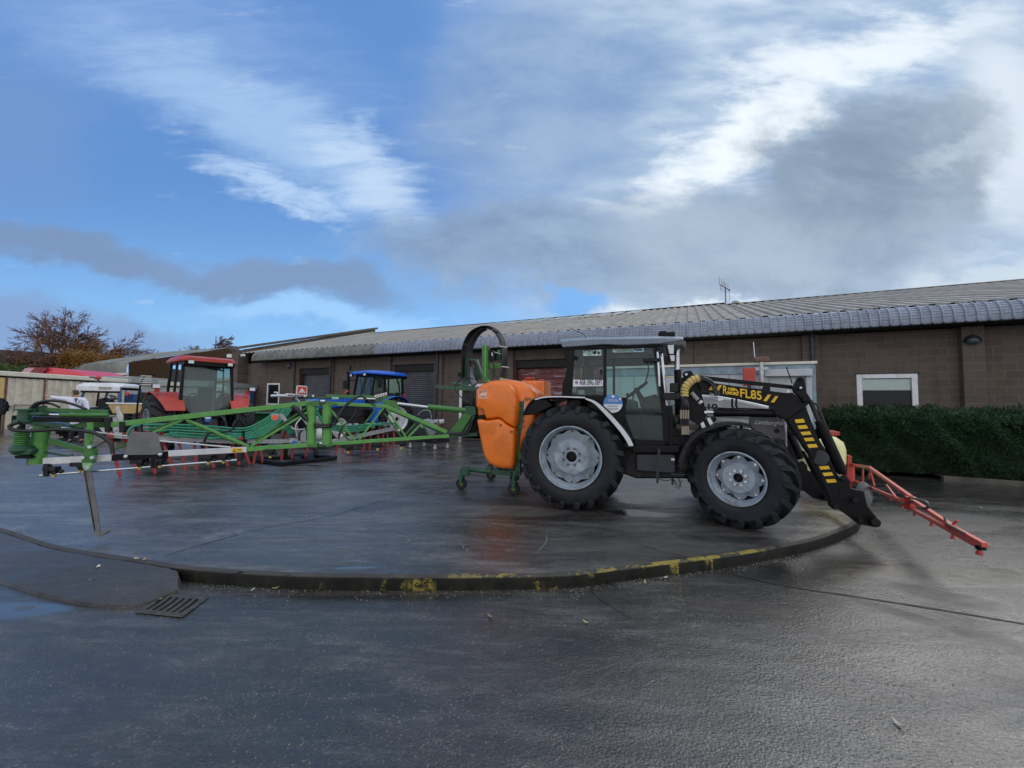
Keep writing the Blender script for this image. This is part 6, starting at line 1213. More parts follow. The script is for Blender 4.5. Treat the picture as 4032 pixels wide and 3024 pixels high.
# ================================================================== slurry dribble bar with green hoses and red tines
DN = Vector((-.8, .59, 0)).normalized(); DD = 10.92 / math.hypot(.8, .59); DU = Vector((DN.y, -DN.x, 0))
def Dp(px, py, e=0.0): return vp(px, py, DN, DD + e)
def d5(x, y, e=0.0): return Dp(900 + x / 2.765, 1350 + y / 2.765, e)
def d6(x, y, e=0.0): return Dp(x / 2.5529, 1500 + y / 2.5529, e)
def d8(x, y, e=0.0): return Dp(500 + x / 2.765, 1450 + y / 2.765, e)
m_tine = mat('red_tine', (0.34, 0.035, 0.035), .5, var=.15, dirt=(0.12, 0.04, 0.04), dirt_amt=.6, dirt_scale=9)
m_ghose = mat('sea_green_hose', (0.015, 0.215, 0.115), .30, var=.06, coat=.2); m_galv = mat('galvanised', (.44, .46, .47), .4, .5, var=.2, vscale=14)
drb = thing('slurry_spreader_bar', 'galvanised dribble bar with sea green hoses and red tines, behind the green boom', 'slurry bar', Dp(1080, 1800))
def dpoly(nm, f, pts, e, th, m_, bev=.004): me = MB(); me.prism([f(x, y, e) for x, y in pts], DN * th); return me.build(nm, m_, drb, bevel=bev)
def dtube(nm, f, pts, r, m_, e=0.0, seg=8, n=6): me = MB(); me.tube(curve_pts([f(*(p if len(p) == 3 else (p[0], p[1], e))) for p in pts], n), r, seg); return me.build(nm, m_, drb)
s0, s1 = d8(-200, 725), d8(1260, 800); me = MB(); me.bar(s0, s1, .10, .12, UPV); me.build('toolbar', m_galv, drb, bevel=.008)
me = MB(); me.bar(d5(1130, 1075), d5(1835, 925), .10, .12, UPV); me.build('toolbar', m_galv, drb, bevel=.008); me = MB(); me.bar(d5(200, 1075), d5(1130, 1070), .10, .10, UPV); me.build('toolbar', m_galv, drb, bevel=.008)
bots = [(d8, 135, 1165, -1), (d8, 310, 1150, -.8), (d8, 520, 1130, -1), (d8, 640, 1115, -.6), (d8, 755, 1105, -.2), (d8, 950, 1090, -1), (d8, 1100, 1075, -1), (d8, 1225, 1060, -.9), (d8, 1335, 1050, -1), (d8, 1375, 1050, .5), (d8, 1480, 1030, -.5), (d6, 1210, 968, -.7), (d6, 1400, 948, -.5),
        (d5, 575, 1275, .3), (d5, 690, 1240, .2), (d5, 835, 1228, .7), (d5, 1160, 1240, .8), (d5, 1235, 1225, .8), (d5, 1315, 1222, .7), (d5, 1465, 1205, .5), (d5, 1530, 1195, .5), (d5, 1620, 1215, .3), (d5, 1675, 1185, .3), (d5, 1725, 1180, .3), (d5, 1795, 1195, .3)]
zt_ = lambda p: .80 
for f, x, y, ln in bots:
    b = f(x, y); b.z = .14; off = ln * .26; t = b + DU * off + UPV * (.80); me = MB()
    P_ = [t + UPV * .10, t, b.lerp(t, .72) + DN * .10, b.lerp(t, .45) + DN * .02, b]
    for i in range(4): me.bar(P_[i], P_[i + 1], .055 if i > 1 else .07, .018, DN if i else UPV)
    me.build('tine', m_tine, drb)
    me = MB(); me.box(t + UPV * .06, (.09, .13, .11), math.atan2(DU.y, DU.x)); me.build('tine_clamp', m_tine if ln < 0 else m_galv, drb, bevel=.01)
# hoses, left and right bundles
for k in range(5):
    dtube('green_hose', d8, [(1700 + k * 22, 425 + k * 6), (1610 + k * 18, 480 + k * 16), (1460 + k * 10, 580 + k * 18), (1270, 655 + k * 27), (900, 634 + k * 30), (480, 614 + k * 29), (140 + k * 130, 622 + k * 29), (40 + k * 130, 655 + k * 22), (0 + k * 135, 740)], .024, m_ghose, -.12 - .012 * k)
for k in range(4):
    dtube('green_hose', d8, [(1720 + k * 24, 440), (1650 + k * 20, 520 + k * 8), (1500, 640 + k * 22), (1330, 715 + k * 16), (1180 - k * 60, 720 + k * 12), (1100 - k * 70, 770)], .024, m_ghose, -.18 - .012 * k)
for k in range(4):
    dtube('green_hose', d5, [(950, 705 + k * 14), (990 + k * 4, 790 + k * 16), (1080, 870 + k * 18), (1250, 905 + k * 20), (1450, 895 + k * 20), (1650 - k * 60, 878 + k * 18), (1800 - k * 130, 875 + k * 18), (1850 - k * 130, 925)], .025, m_ghose, -.12 - .012 * k)
for k in range(3): dtube('green_hose', d5, [(600 + k * 22, 900), (640 + k * 25, 960), (665 + k * 26, 985)], .035, m_ghose, -.10)
for x, y in ((1265, 700), (158, 640)): me = MB(); me.box(d8(x, y + 40, -.2), (.02, .12, .26), math.atan2(DU.y, DU.x)); me.build('hose_strap', m_black, drb)
# distributor head, frame, pump
c0 = d5(790, 690, .1); me = MB(); me.lathe([(.10, -.35), (.26, -.25), (.34, -.1), (.34, .08), (.20, .16), (.10, .2)], c0, UPV, 24); me.build('distributor', m_blackp, drb, bevel=.01)
for k in range(10):
    a = 2 * math.pi * k / 10; me = MB(); me.tube([c0 + Vector((math.cos(a), math.sin(a), 0)) * .30, c0 + Vector((math.cos(a), math.sin(a), -.25)) * .44], .035, 8); me.build('outlet', m_ghose, drb)
for pts in (((745, 1020), (730, 900), (795, 810)), ((795, 810), (850, 890)), ((680, 905), (700, 935), (760, 945), (830, 940)), ((730, 600), (780, 660), (785, 730)), ((850, 620), (865, 660))): dtube('galvanised_tube', d5, pts, .022, m_galv, -.25, 6, 3)
dpoly('cowl', d5, [(610, 880), (700, 830), (760, 800), (760, 900), (700, 930)], -.1, .2, m_blackp, .02); dpoly('pump_housing', d5, [(760, 950), (850, 945), (850, 1090), (770, 1090)], -.15, .35, m_galv, .03); dpoly('pump_base', d5, [(690, 1040), (790, 1035), (795, 1095), (670, 1095)], -.2, .2, m_galv, .02); dpoly('blue_bracket', d5, [(695, 1072), (740, 1070), (740, 1100), (695, 1100)], -.22, .1, m_blue); dpoly('blue_strut', d5, [(682, 930), (700, 930), (700, 1030), (682, 1030)], -.1, .06, mat('strut_blue', (.03, .08, .25), .5))
me = MB(); me.sph(d5(985, 995, -.1), .17, 18, (1, 1, 1.05)); me.build('pump_motor', mat('motor_grey', (.50, .52, .54), .35), drb); me = MB(); me.sph(d5(962, 860, .1), .13, 14, (1, 1, 1.3)); me.build('pulsation_damper', MATS['motor_grey'], drb)
dtube('black_hose', d5, [(700, 690), (760, 750), (830, 820), (900, 900)], .045, m_hose, -.2); dtube('black_hose', d5, [(770, 1060), (775, 980), (820, 935), (900, 915)], .028, m_hose, -.22)
dpoly('support_leg', d5, [(610, 1090), (648, 1090), (645, 1245), (612, 1245)], -.05, .08, m_black); dpoly('support_leg', d5, [(935, 1130), (975, 1130), (980, 1230), (950, 1230)], .0, .08, m_dkmetal)
# ground skid: flat black bars
def gb(x0, y0, x1, y1, w_=.14, nm='skid_bar'):
    a, b = gp(900 + x0 / 2.765, 1350 + y0 / 2.765, .17), gp(900 + x1 / 2.765, 1350 + y1 / 2.765, .17); me = MB(); me.bar(a, b, w_, .07, UPV); me.build(nm, m_black, drb, bevel=.005)
gb(230, 1262, 612, 1318); gb(612, 1312, 1165, 1252); gb(300, 1255, 780, 1245); gb(560, 1240, 930, 1235); gb(930, 1230, 1165, 1248); gb(730, 1215, 1050, 1240); gb(740, 1290, 740, 1220, .2, 'skid_cross'); gb(890, 1275, 880, 1220, .2, 'skid_cross')
# sign
sg = dpoly('sign_board', d5, [(742, 472), (752, 464), (850, 470), (858, 480), (856, 565), (846, 572), (742, 562), (736, 552)], -.3, .02, m_wplate); dpoly('sign_face', d5, [(752, 478), (758, 472), (845, 478), (851, 484), (849, 556), (844, 562), (755, 555), (748, 550)], -.306, .004, mat('sign_red', (.58, .06, .04), .4, var=.1))
dpoly('sign_emblem', d5, [(798, 492), (838, 545), (820, 545), (814, 520), (808, 545), (800, 545), (796, 520), (790, 545), (784, 545), (782, 530), (775, 545), (765, 542)], -.31, .003, m_wplate, 0)
ub = dpoly('sign_strip', d5, [(620, 558), (632, 550), (925, 566), (935, 575), (932, 588), (620, 585)], -.3, .02, m_wplate)
a, b = d5(645, 580, -.304), d5(820, 588, -.304); text('www.abbeymac', 'lettering', m_ink, ub, a, b - a, UPV, .10, .002, width=(b - a).length)
dtube('hook_tube', d5, [(622, 575), (540, 575), (462, 577)], .035, m_alu, -.28, 8, 3); dtube('hook', d5, [(520, 575), (535, 560), (525, 542), (495, 540)], .022, m_alu, -.28, 6, 3); dtube('red_bolt', d5, [(1255, 560), (1300, 520)], .035, m_tine, .2, 10, 2)
dtube('red_coupling', d8, [(1215, 775), (1235, 758), (1255, 775)], .05, m_tine, -.2, 8, 3)
# ---- dark green hopper trailer further back
hp = thing('hopper_trailer', 'dark green ribbed hopper trailer behind the dribble bar', 'trailer', Vector((-8.6, 12.8, .12)))
def H8(x, y, Z=12.6): return zp(500 + x / 2.765, 1450 + y / 2.765, Z)
me = MB(); me.prism([H8(660, 478), H8(1560, 490), H8(1545, 560), H8(1420, 660), H8(860, 660), H8(700, 560)], (.3, 1.5, 0)); me.build('hopper', mat('trailer_green', (0.012, 0.075, 0.030), .4, var=.15), hp, bevel=.02)
for y in (486, 575, 610): me = MB(); me.tube([H8(660 + (y - 480) * 1.1, y, 12.57), H8(1560 - (y - 480) * .9, y + 6, 12.57)], .025, 6); me.build('rib', m_green, hp)
me = MB(); me.box(H8(1300, 497, 12.5), (.30, .03, .06)); me.build('reflector', m_redp, hp); 
for x in (1000, 1420): 
    c0 = H8(x, 700, 12.9); c0.z = .12 + .42; wheel(hp, c0, Vector((0, -1, 0)), .42, .24, .3, m_dkmetal, 14, nuts=6)
me = MB(); me.tube([H8(975, 570, 12.4), H8(970, 650, 12.4)], .02, 6); me.build('handle', m_alu, hp)
me = MB(); c0 = H8(1150, 660, 13.2); me.box(Vector((c0.x, c0.y, .62)), (2.6, 1.2, .12)); me.build('chassis', m_dkmetal, hp)

# ================================================================== engine on a castor trolley by the doors
eng = thing('engine_trolley', 'grey engine on a black castor trolley beside the workshop wall', 'engine', gp(1700, 1775))
def E9(x, y, Z=13.7): return zp(1500 + x / 4.148, 1500 + y / 4.148, Z)
me = MB(); me.tube([E9(470, 975), E9(700, 985), E9(880, 1000, 13.3), E9(1110, 975)], .035, 8); me.tube([E9(470, 975), E9(700, 960, 14.3), E9(1110, 960, 14.3), E9(1110, 975)], .035, 8); me.build('trolley_frame', m_black, eng)
for x, Z in ((478, 13.7), (885, 13.3), (1088, 13.7), (705, 14.3)):
    c0 = E9(x, 1040, Z); c0.z = .12 + .07; me = MB(); me.lathe([(.02, -.02), (.05, -.022), (.058, -.012), (.058, .012), (.05, .022), (.02, .02)], c0, Vector((.3, 1, 0)), 20); me.build('castor', mat('castor_white', (.38, .39, .41), .4), eng); me = MB(); me.box(c0 + Vector((0, 0, .09)), (.05, .06, .05)); me.build('castor_fork', m_galv, eng)
for nm, pts, th, m_ in (('engine_block', [(655, 640), (760, 620), (860, 660), (870, 740), (760, 800), (640, 760)], .4, mat('grey_engine', (.30, .33, .35), .4, .2, var=.2)), ('gearbox', [(740, 720), (900, 700), (900, 860), (840, 900), (740, 880)], .3, MATS['grey_casting']), ('cylinder_head', [(840, 640), (920, 625), (940, 680), (860, 700)], .3, MATS['grey_engine'])):
    me = MB(); me.prism([E9(x, y, 13.6) for x, y in pts], (0, th, 0)); me.build(nm, m_, eng, bevel=.03)
me = MB(); me.tube([E9(960, 670), E9(1030, 655)], [.09, .07], 14); me.build('air_filter', MATS['motor_grey'], eng); me = MB(); me.tube([E9(930, 630, 13.5), E9(928, 750, 13.5)], .018, 8); me.build('chrome_pipe', m_steel, eng)
me = MB(); me.tube(curve_pts([E9(610, 560), E9(650, 500), E9(740, 475), E9(800, 500), E9(830, 620)], 5), .010, 6); me.build('cable_hoop', m_galv, eng)
me = MB(); me.prism([E9(x, y, 13.55) for x, y in ((870, 720), (910, 715), (915, 745), (875, 748))], (0, .05, 0)); me.build('orange_cap', m_orange, eng)
for x in (760, 860): me = MB(); me.tube([E9(x, 860, 13.7), E9(x, 975, 13.7)], .03, 8); me.build('stand_leg', m_dkmetal, eng)

# ================================================================== stores and sheds on the left
m_corr = mat('cream_corrugated', (0.62, 0.58, 0.48), .6, var=.1, vscale=2, dirt=(0.30, 0.24, 0.17), dirt_amt=.55, dirt_scale=2.2); m_cream = mat('cream_rail', (.66, .64, .54), .5, var=.08, dirt=(.3, .28, .2), dirt_amt=.3)
def corrug(me, a, b, z0, z1, pitch_=.28, dep=.04, nrm=None):
    L = (b - a).length; u = (b - a) / L; n = nrm or Vector((u.y, -u.x, 0)); s = 0; bot = []
    while s < L:
        for ds, dd in ((0, 0), (.25, 0), (.35, dep), (.75, dep), (.85, 0)): 
            q_ = min(s + ds * pitch_, L); bot.append(a + u * q_ + n * dd)
        s += pitch_
    me.loft([[Vector((p.x, p.y, z0)) for p in bot], [Vector((p.x, p.y, z1)) for p in bot]], closed=False)
cA, cB = Vector((-20.8, 9.0, 0)), Vector((-20.8, 20.6, 0)); top = 2.70
ct = thing('storage_container', 'cream corrugated store with wide rusty edged doors behind the person', 'container', Vector((-22, 14.8, .12)))
me = MB(); corrug(me, cA, cB, .42, top - .18, nrm=Vector((1, 0, 0))); me.build('wall', m_corr, ct, fix=False, smooth=25)
me = MB(); me.prism([(-20.86, 9, .12), (-20.86, 20.6, .12), (-23.2, 20.6, .12), (-23.2, 9, .12)], (0, 0, 2.4)); me.build('shell', m_cream, ct)
me = MB(); me.box((-20.78, 14.8, .27), (.06, 11.6, .3)); me.build('plinth', mat('grey_plinth', (.28, .28, .29), .7, var=.2), ct)
me = MB(); me.box((-22.0, 14.8, top - .02), (2.7, 11.8, .20)); me.build('roof', m_cream, ct, bevel=.03)
m_rusty = mat('rust_edge', (.20, .07, .04), .8, var=.4, vscale=12)
for px_ in (170, 18): p = vp(px_, 1600, Vector((1, 0, 0)), -20.74); me = MB(); me.box((-20.73, p.y, 1.35), (.03, .05, 2.4)); me.build('door_edge', m_rusty, ct)
p = vp(10, 1600, Vector((1, 0, 0)), -20.74); me = MB(); me.prism([(-20.74, p.y - .02, .15), (-20.74, 9, .15), (-20.74, 9, 2.5), (-20.74, p.y - .02, 2.5)], (.02, 0, 0)); me.build('yellow_door', mat('faded_yellow', (.60, .42, .16), .6, var=.12), ct)
a, b = vp(57, 1594, Vector((1, 0, 0)), -20.7), vp(133, 1595, Vector((1, 0, 0)), -20.7); me = MB(); me.tube([a, b], .018, 6); me.tube([a, a - Vector((0, 0, .3))], .015, 6); me.build('door_bar', m_rusty, ct)
c0 = vp(27, 1600, Vector((1, 0, 0)), -20.68); me = MB(); me.box(c0, (.08, .28, .16)); me.build('lock_box', m_galv, ct, bevel=.02)
# wheel propped at the left edge of the frame
c0 = Vector((-17.6, 12.35, .12)); c0 = gp(-25, 1700); c0 = zp(-22, 1603, 13.2); root = thing('spare_wheel', 'dark tyre at the far left edge before the yellow door', 'wheel', Vector((c0.x, c0.y, .12)))
c0.z = .12 + 1.25; me = MB(); me.cyl(Vector((c0.x, c0.y + .15, .12)), c0 + Vector((0, .15, 0)), .05, 8); me.build('stand', m_dkmetal, root); wheel(root, c0, Vector((.3, -1, 0)), .34, .19, .22, m_dkmetal, 14, nuts=6)
# grey lean-to store and brown gabled shed beyond
m_gf = mat('grey_fascia', (.30, .33, .335), .5, var=.1); m_bluetrim = mat('blue_trim', (.05, .12, .28), .5)
st = thing('lean_to_store', 'pale sheeted lean-to with a deep grey fascia behind the red tractor', 'shed', Vector((-23.5, 28, .12)))
a, b = vp(500, 1520, Vector((0, 1, 0)), 22.9), Vector((-22.2, 31, 0)); a.z = 0; me = MB(); corrug(me, a, b, .12, 2.75, .25, .03); me.build('wall', mat('pale_sheet', (.46, .47, .47), .5, var=.06), st, fix=False)
me = MB(); n_ = Vector((b.y - a.y, -(b.x - a.x), 0)).normalized(); me.prism([a + n_ * .25, b + n_ * .25, b - n_ * 3, a - n_ * 3], (0, 0, .38)); me.v = [(x, y, z + 2.68) for x, y, z in me.v]; me.build('fascia', m_gf, st, bevel=.02)
me = MB(); me.prism([a - n_ * .1, b - n_ * .1, b - n_ * 3, a - n_ * 3], (0, 0, 2.7)); me.build('shell', m_gf, st)
bx = thing('site_container', 'grey topped container with blue corner posts between the red tractor and the workshop', 'container', Vector((-17.3, 22.5, .12)))
me = MB(); corrug(me, Vector((-16.2, 20.6, 0)), Vector((-16.05, 23.9, 0)), .25, 2.45, .25, .03); me.build('wall', MATS['pale_sheet'], bx, fix=False); me = MB(); me.prism([(-16.25, 20.6, .2), (-16.1, 23.9, .2), (-18.6, 23.9, .2), (-18.6, 20.6, .2)], (0, 0, 2.3)); me.build('shell', MATS['pale_sheet'], bx)
me = MB(); me.prism([(-16.1, 20.4, 2.42), (-15.9, 24.1, 2.42), (-18.8, 24.1, 2.42), (-18.8, 20.4, 2.42)], (0, 0, .30)); me.build('roof', m_gf, bx, bevel=.02)
me = MB(); me.box((-16.04, 23.75, 1.3), (.12, .3, 2.3)); me.build('corner_post', m_bluetrim, bx); me = MB(); me.box((-16.2, 20.6, 1.3), (.12, .12, 2.3)); me.build('corner_post', m_bluetrim, bx)
shd = thing('brown_shed', 'brown vertical sheeted gable shed with a curved grey eave in the distance', 'shed', Vector((-30, 42, 0)))
SZ = 38.0
def Sp(x, y, Z=SZ): return zp(x, y, Z)
m_brown = mat('brown_cladding', (.15, .095, .055), .6, var=.12, dirt=(.10, .07, .05), dirt_amt=.5)
gl_, gr_ = Sp(506, 1430), Sp(1075, 1430, SZ + 3); apx = Sp(905, 1369, SZ + 2.1); me = MB()
cols = 90; prev = None
for i in range(cols + 1):
    t = i / cols; x = 506 + (1075 - 506) * t; Z = SZ + 3 * t; yt = 1427 + (1369 - 1427) * (x - 506) / (905 - 506) if x < 905 else 1369 + (x - 905) * .30
    for k_, dd in ((0, 0), (.25, .12)):
        xx = x + k_ * (569 / cols); b_ = Sp(xx, 1600, Z - dd); b_.z = 0; t_ = Sp(xx, yt, Z - dd); cur = [b_, t_]
        if prev: me.add([prev[0], cur[0], cur[1], prev[1]], [(0, 1, 2, 3)])
        prev = cur
me.build('gable_wall', m_brown, shd, fix=False, smooth=0)
# roof plane running away to the left, curved down at the eave
r0 = [Sp(505, 1480), Sp(500, 1470), Sp(498, 1452), Sp(503, 1434), Sp(520, 1423), Sp(905, 1368, SZ + 2.1)]
shift = Vector((-10.9, 4.5, 0)); me = MB(); me.loft([r0, [p + shift for p in r0]], closed=False); me.build('roof', mat('old_roof', (.21, .215, .185), .75, var=.25, vscale=.5, dirt=(.10, .11, .09), dirt_amt=.5, dirt_scale=.6), shd, fix=False)
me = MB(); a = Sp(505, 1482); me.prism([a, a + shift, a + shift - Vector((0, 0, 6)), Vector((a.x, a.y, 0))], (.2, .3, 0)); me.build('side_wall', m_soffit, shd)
a, b = Sp(503, 1472, SZ - .3), Sp(340, 1474, SZ + 12); me = MB(); me.bar(a, a + shift, .15, .2, UPV); me.build('gutter', m_cream, shd)
me = MB(); me.bar(Sp(505, 1486, SZ - .2), Sp(450, 1485, SZ - .2), .1, .08, UPV); me.build('light_strip', m_white, shd)
me = MB(); me.prism([Sp(x, y, SZ + 1.2) for x, y in ((893, 1395), (905, 1393), (910, 1397), (920, 1391), (921, 1409), (892, 1407))], (0, .1, 0)); me.build('white_notice', m_white, shd)
# long dark roof far left and the red machine hood above the store
fr = thing('dark_roofed_building', 'long building with a dark mossy roof in the far left distance', 'building', Vector((-70, 62, 0)))
F = lambda x, y, Z=60: zp(x, y, Z)
me = MB(); me.prism([F(-700, 1335, 58), F(225, 1390, 62), F(400, 1412, 64), F(420, 1500, 64), F(-700, 1500, 58)], (0, 2, 0)); me.build('roof', mat('dark_slate', (.055, .045, .040), .9, var=.4, vscale=1.5, bump=.6, bscale=3, dirt=(.03, .03, .025), dirt_amt=.6, dirt_scale=.7), fr)
me = MB(); me.prism([F(-700, 1500, 58.5), F(420, 1500, 64.5), Vector((F(420, 1500, 64.5).x, 64.5, 0)), Vector((F(-700, 1500, 58.5).x, 58.5, 0))], (0, 1, 0)); me.build('wall', m_soffit, fr)
rm_ = thing('harvester', 'red curved machine hood showing above the cream store roof', 'machine', Vector((-32, 24, 0)))
Rz = lambda x, y, Z=24: zp(x, y, Z); m_cherry = mat('cherry_red', (.62, .035, .06), .35, var=.06); me = MB()
pts = [(75, 1530), (78, 1467), (100, 1447), (190, 1447), (250, 1452), (310, 1467), (365, 1492), (372, 1530)]
me = MB(); pillow(me, [Rz(x, y) for x, y in pts], Vector((0, 3, 0)), .15); me.build('hood', m_cherry, rm_)
me = MB(); me.prism([Rz(x, y, 23.9) for x, y in ((76, 1475), (98, 1450), (138, 1447), (105, 1478))], (0, .05, 0)); me.build('pale_panel', mat('faded_pink', (.55, .32, .38), .5), rm_); me = MB(); me.prism([Rz(x, y, 23.88) for x, y in ((138, 1447), (190, 1447), (160, 1476), (105, 1477))], (0, .05, 0)); me.build('dark_panel', mat('dark_cherry', (.22, .01, .02), .5), rm_)
me = MB(); me.tube(curve_pts([Rz(355, 1485, 18), Rz(378, 1488, 17.5), Rz(388, 1498, 17.3), Rz(392, 1520, 17.2)], 4), .04, 6); me.build('hose_arm', m_rusty, rm_); me = MB(); me.sph(Rz(388, 1486, 17.5), .10, 10); me.build('red_knob', m_cherry, rm_)
for x in (110, 330): c0 = Rz(x, 1530, 25); c0.z = .12 + .7; wheel(rm_, c0, Vector((0, -1, 0)), .7, .4, .4, m_dkmetal, 14, nuts=6)
me = MB(); c0 = Rz(220, 1560, 25); me.box(Vector((c0.x, c0.y, 1.5)), (4, 1.5, 1.6)); me.build('machine_frame', m_dkmetal, rm_)
# ================================================================== person in a white coat pointing left
PZ = 13.9
def Pz(x, y, dz=0.0): return zp(x, y, PZ + dz)
per = thing('person', 'man in a white lab coat and dark trousers pointing left with outstretched arm', 'person', zp(285, 1738, PZ))
m_skin = mat('skin', (.50, .27, .19), .5, var=.08); m_coat = mat('white_coat', (.68, .70, .82), .7, var=.06, bump=.3, bscale=14); m_trou = mat('dark_trousers', (.02, .018, .022), .8); m_shoe = mat('brown_shoe', (.05, .03, .022), .5)
def skin_body(name, verts, edges, radii, m_, parent, sub=2, rootv=0):
    me = bpy.data.meshes.new(name); inv = ROOTINV[parent]; me.from_pydata([tuple(inv @ Vector(v)) for v in verts], edges, []); o = bpy.data.objects.new(name, me); col.objects.link(o); me.materials.append(m_)
    md = o.modifiers.new('skin', 'SKIN'); md.use_smooth_shade = True
    for i, r in enumerate(radii): me.skin_vertices[0].data[i].radius = (r if hasattr(r, '__len__') else (r, r)); me.skin_vertices[0].data[i].use_root = (i == rootv)
    md2 = o.modifiers.new('sub', 'SUBSURF'); md2.levels = sub; md2.render_levels = sub
    dg = bpy.context.evaluated_depsgraph_get(); m2 = bpy.data.meshes.new_from_object(o.evaluated_get(dg)); m2.materials.clear(); m2.materials.append(m_); m2.shade_smooth(); bpy.data.objects.remove(o)
    o = bpy.data.objects.new(name, m2); col.objects.link(o); o.parent = parent; ROOTINV[o] = inv; return o
sc_ = PZ / 1515
pel, wst, chs, nck = Pz(305, 1652), Pz(306, 1628), Pz(305, 1590), Pz(302, 1562)
hd = Pz(299, 1551, -.02); shL, shR = Pz(278, 1572, -.05), Pz(333, 1576, .05)
elL, wrL = Pz(232, 1568, -.10), Pz(194, 1562, -.14); elR, wrR = Pz(343, 1606, .05), Pz(338, 1640, -.05)
kL, aL, tL = Pz(286, 1694, -.05), Pz(276, 1733, -.05), Pz(262, 1738, -.12); kR, aR, tR = Pz(318, 1696, .1), Pz(322, 1733, .1), Pz(312, 1739, .02)
for p_ in (tL, tR): p_.z = .145
V_ = [pel, wst, chs, nck, hd, shL, elL, wrL, shR, elR, wrR, Pz(294, 1655), kL, aL, Pz(317, 1655), kR, aR, tL, tR]
E_ = [(0, 1), (1, 2), (2, 3), (3, 4), (2, 5), (5, 6), (6, 7), (2, 8), (8, 9), (9, 10), (0, 11), (11, 12), (12, 13), (0, 14), (14, 15), (15, 16), (13, 17), (16, 18)]
body_ = skin_body('body', V_, E_, [.14, .13, .15, .055, .07, .07, .048, .035, .07, .045, .034, .09, .06, .035, .09, .06, .035, .018, .018], m_skin, per)
# head with face
me = MB(); hc = Pz(296, 1549, -.02); me.sph(hc, .105, 20, (.95, .78, 1.15)); me.sph(hc + Vector((-.095, -.02, -.01)), .022, 8, (1, .8, 1.2)); me.sph(hc + Vector((-.03, 0, -.075)), .065, 12, (1, .9, .8)); me.sph(hc + Vector((.01, -.085, -.005)), .026, 8, (.6, .5, 1)); me.build('head', m_skin, body_)
me = MB()
for yy_ in (-.035, .03): me.sph(hc + Vector((-.09, yy_, .018)), .012, 8)
me.box(hc + Vector((-.098, -.005, -.05)), (.01, .045, .008)); me.build('face_features', mat('face_dark', (.10, .04, .03), .5), body_)
me = MB(); me.sph(hc + Vector((.012, 0, .014)), .110, 18, (.95, .80, 1.12)); me.v = [v for v in me.v]; keep = MB(); thr = hc
for f in me.f:
    cc_ = sum((Vector(me.v[i]) for i in f), Vector()) / len(f) - hc
    if cc_.z > .055 or (cc_.x > .035 and cc_.z > -.04): o_ = len(keep.v); keep.v += [me.v[i] for i in f]; keep.f.append(tuple(range(o_, o_ + len(f))))
keep.build('hair', mat('short_hair', (.07, .045, .035), .8), body_)
# hand with fingers, pointing
def fingers(base, dirv, upv, par):
    side = dirv.cross(upv).normalized(); me = MB(); me.tube([base, base + dirv * .09], [.026, .034], 8); me.build('palm', m_skin, par)
    for k, ln in ((-1.5, .07), (-.5, .085), (.5, .08), (1.5, .06)):
        p0 = base + dirv * .085 + side * k * .019; me = MB(); me.tube([p0, p0 + dirv * ln * .5 + upv * .004, p0 + dirv * ln - upv * .008], [.0095, .009, .007], 6); me.build('finger', m_skin, par)
    p0 = base + dirv * .035 + side * .03; me = MB(); me.tube([p0, p0 + dirv * .03 + side * .02, p0 + dirv * .06 + side * .028], [.011, .010, .008], 6); me.build('thumb', m_skin, par)
fingers(wrL, (Pz(174, 1556, -.16) - wrL).normalized(), UPV, body_); fingers(wrR, Vector((-.1, -.15, -1)).normalized(), Vector((0, -1, 0)), body_)
coat = skin_body('coat', [Pz(305, 1684), Pz(305, 1650), Pz(306, 1620), Pz(305, 1588), Pz(302, 1569), shL, elL, Pz(198, 1563, -.135), shR, elR, Pz(338, 1634, -.045)], [(0, 1), (1, 2), (2, 3), (3, 4), (3, 5), (5, 6), (6, 7), (3, 8), (8, 9), (9, 10)], [(.24, .19), (.21, .17), (.19, .16), (.20, .16), (.10, .09), .10, .072, .060, .10, .07, .055], m_coat, body_, rootv=2)
me = MB(); me.prism([Pz(x, y, -.20) for x, y in ((293, 1567), (305, 1567), (298, 1588))], (0, .05, 0)); me.build('shirt_front', mat('blue_shirt', (.08, .10, .16), .7), body_)
me = MB()
for s_, (x, y) in ((-1, (290, 1572)), (1, (308, 1572))): me.prism([Pz(x, y - 6, -.19), Pz(x + s_ * 6, y, -.19), Pz(297, 1592, -.21)], (0, .03, 0))
me.build('lapel', m_coat, body_)
trs = skin_body('trousers', [Pz(305, 1655), Pz(294, 1660), kL, aL + Vector((0, 0, .03)), Pz(317, 1660), kR, aR + Vector((0, 0, .03))], [(0, 1), (1, 2), (2, 3), (0, 4), (4, 5), (5, 6)], [.13, .105, .085, .07, .105, .085, .07], m_trou, body_)
for a_, t_ in ((aL, tL), (aR, tR)): me = MB(); a2 = Vector((a_.x + .04, a_.y, .165)); me.tube([a2, Vector((a_.x, a_.y, .165)), t_.lerp(a_, .4) * 1, Vector((t_.x, t_.y, .155)), Vector((t_.x - .03, t_.y - .01, .15))], [.04, .05, .045, .042, .025], 10); me.build('shoe', m_shoe, body_)
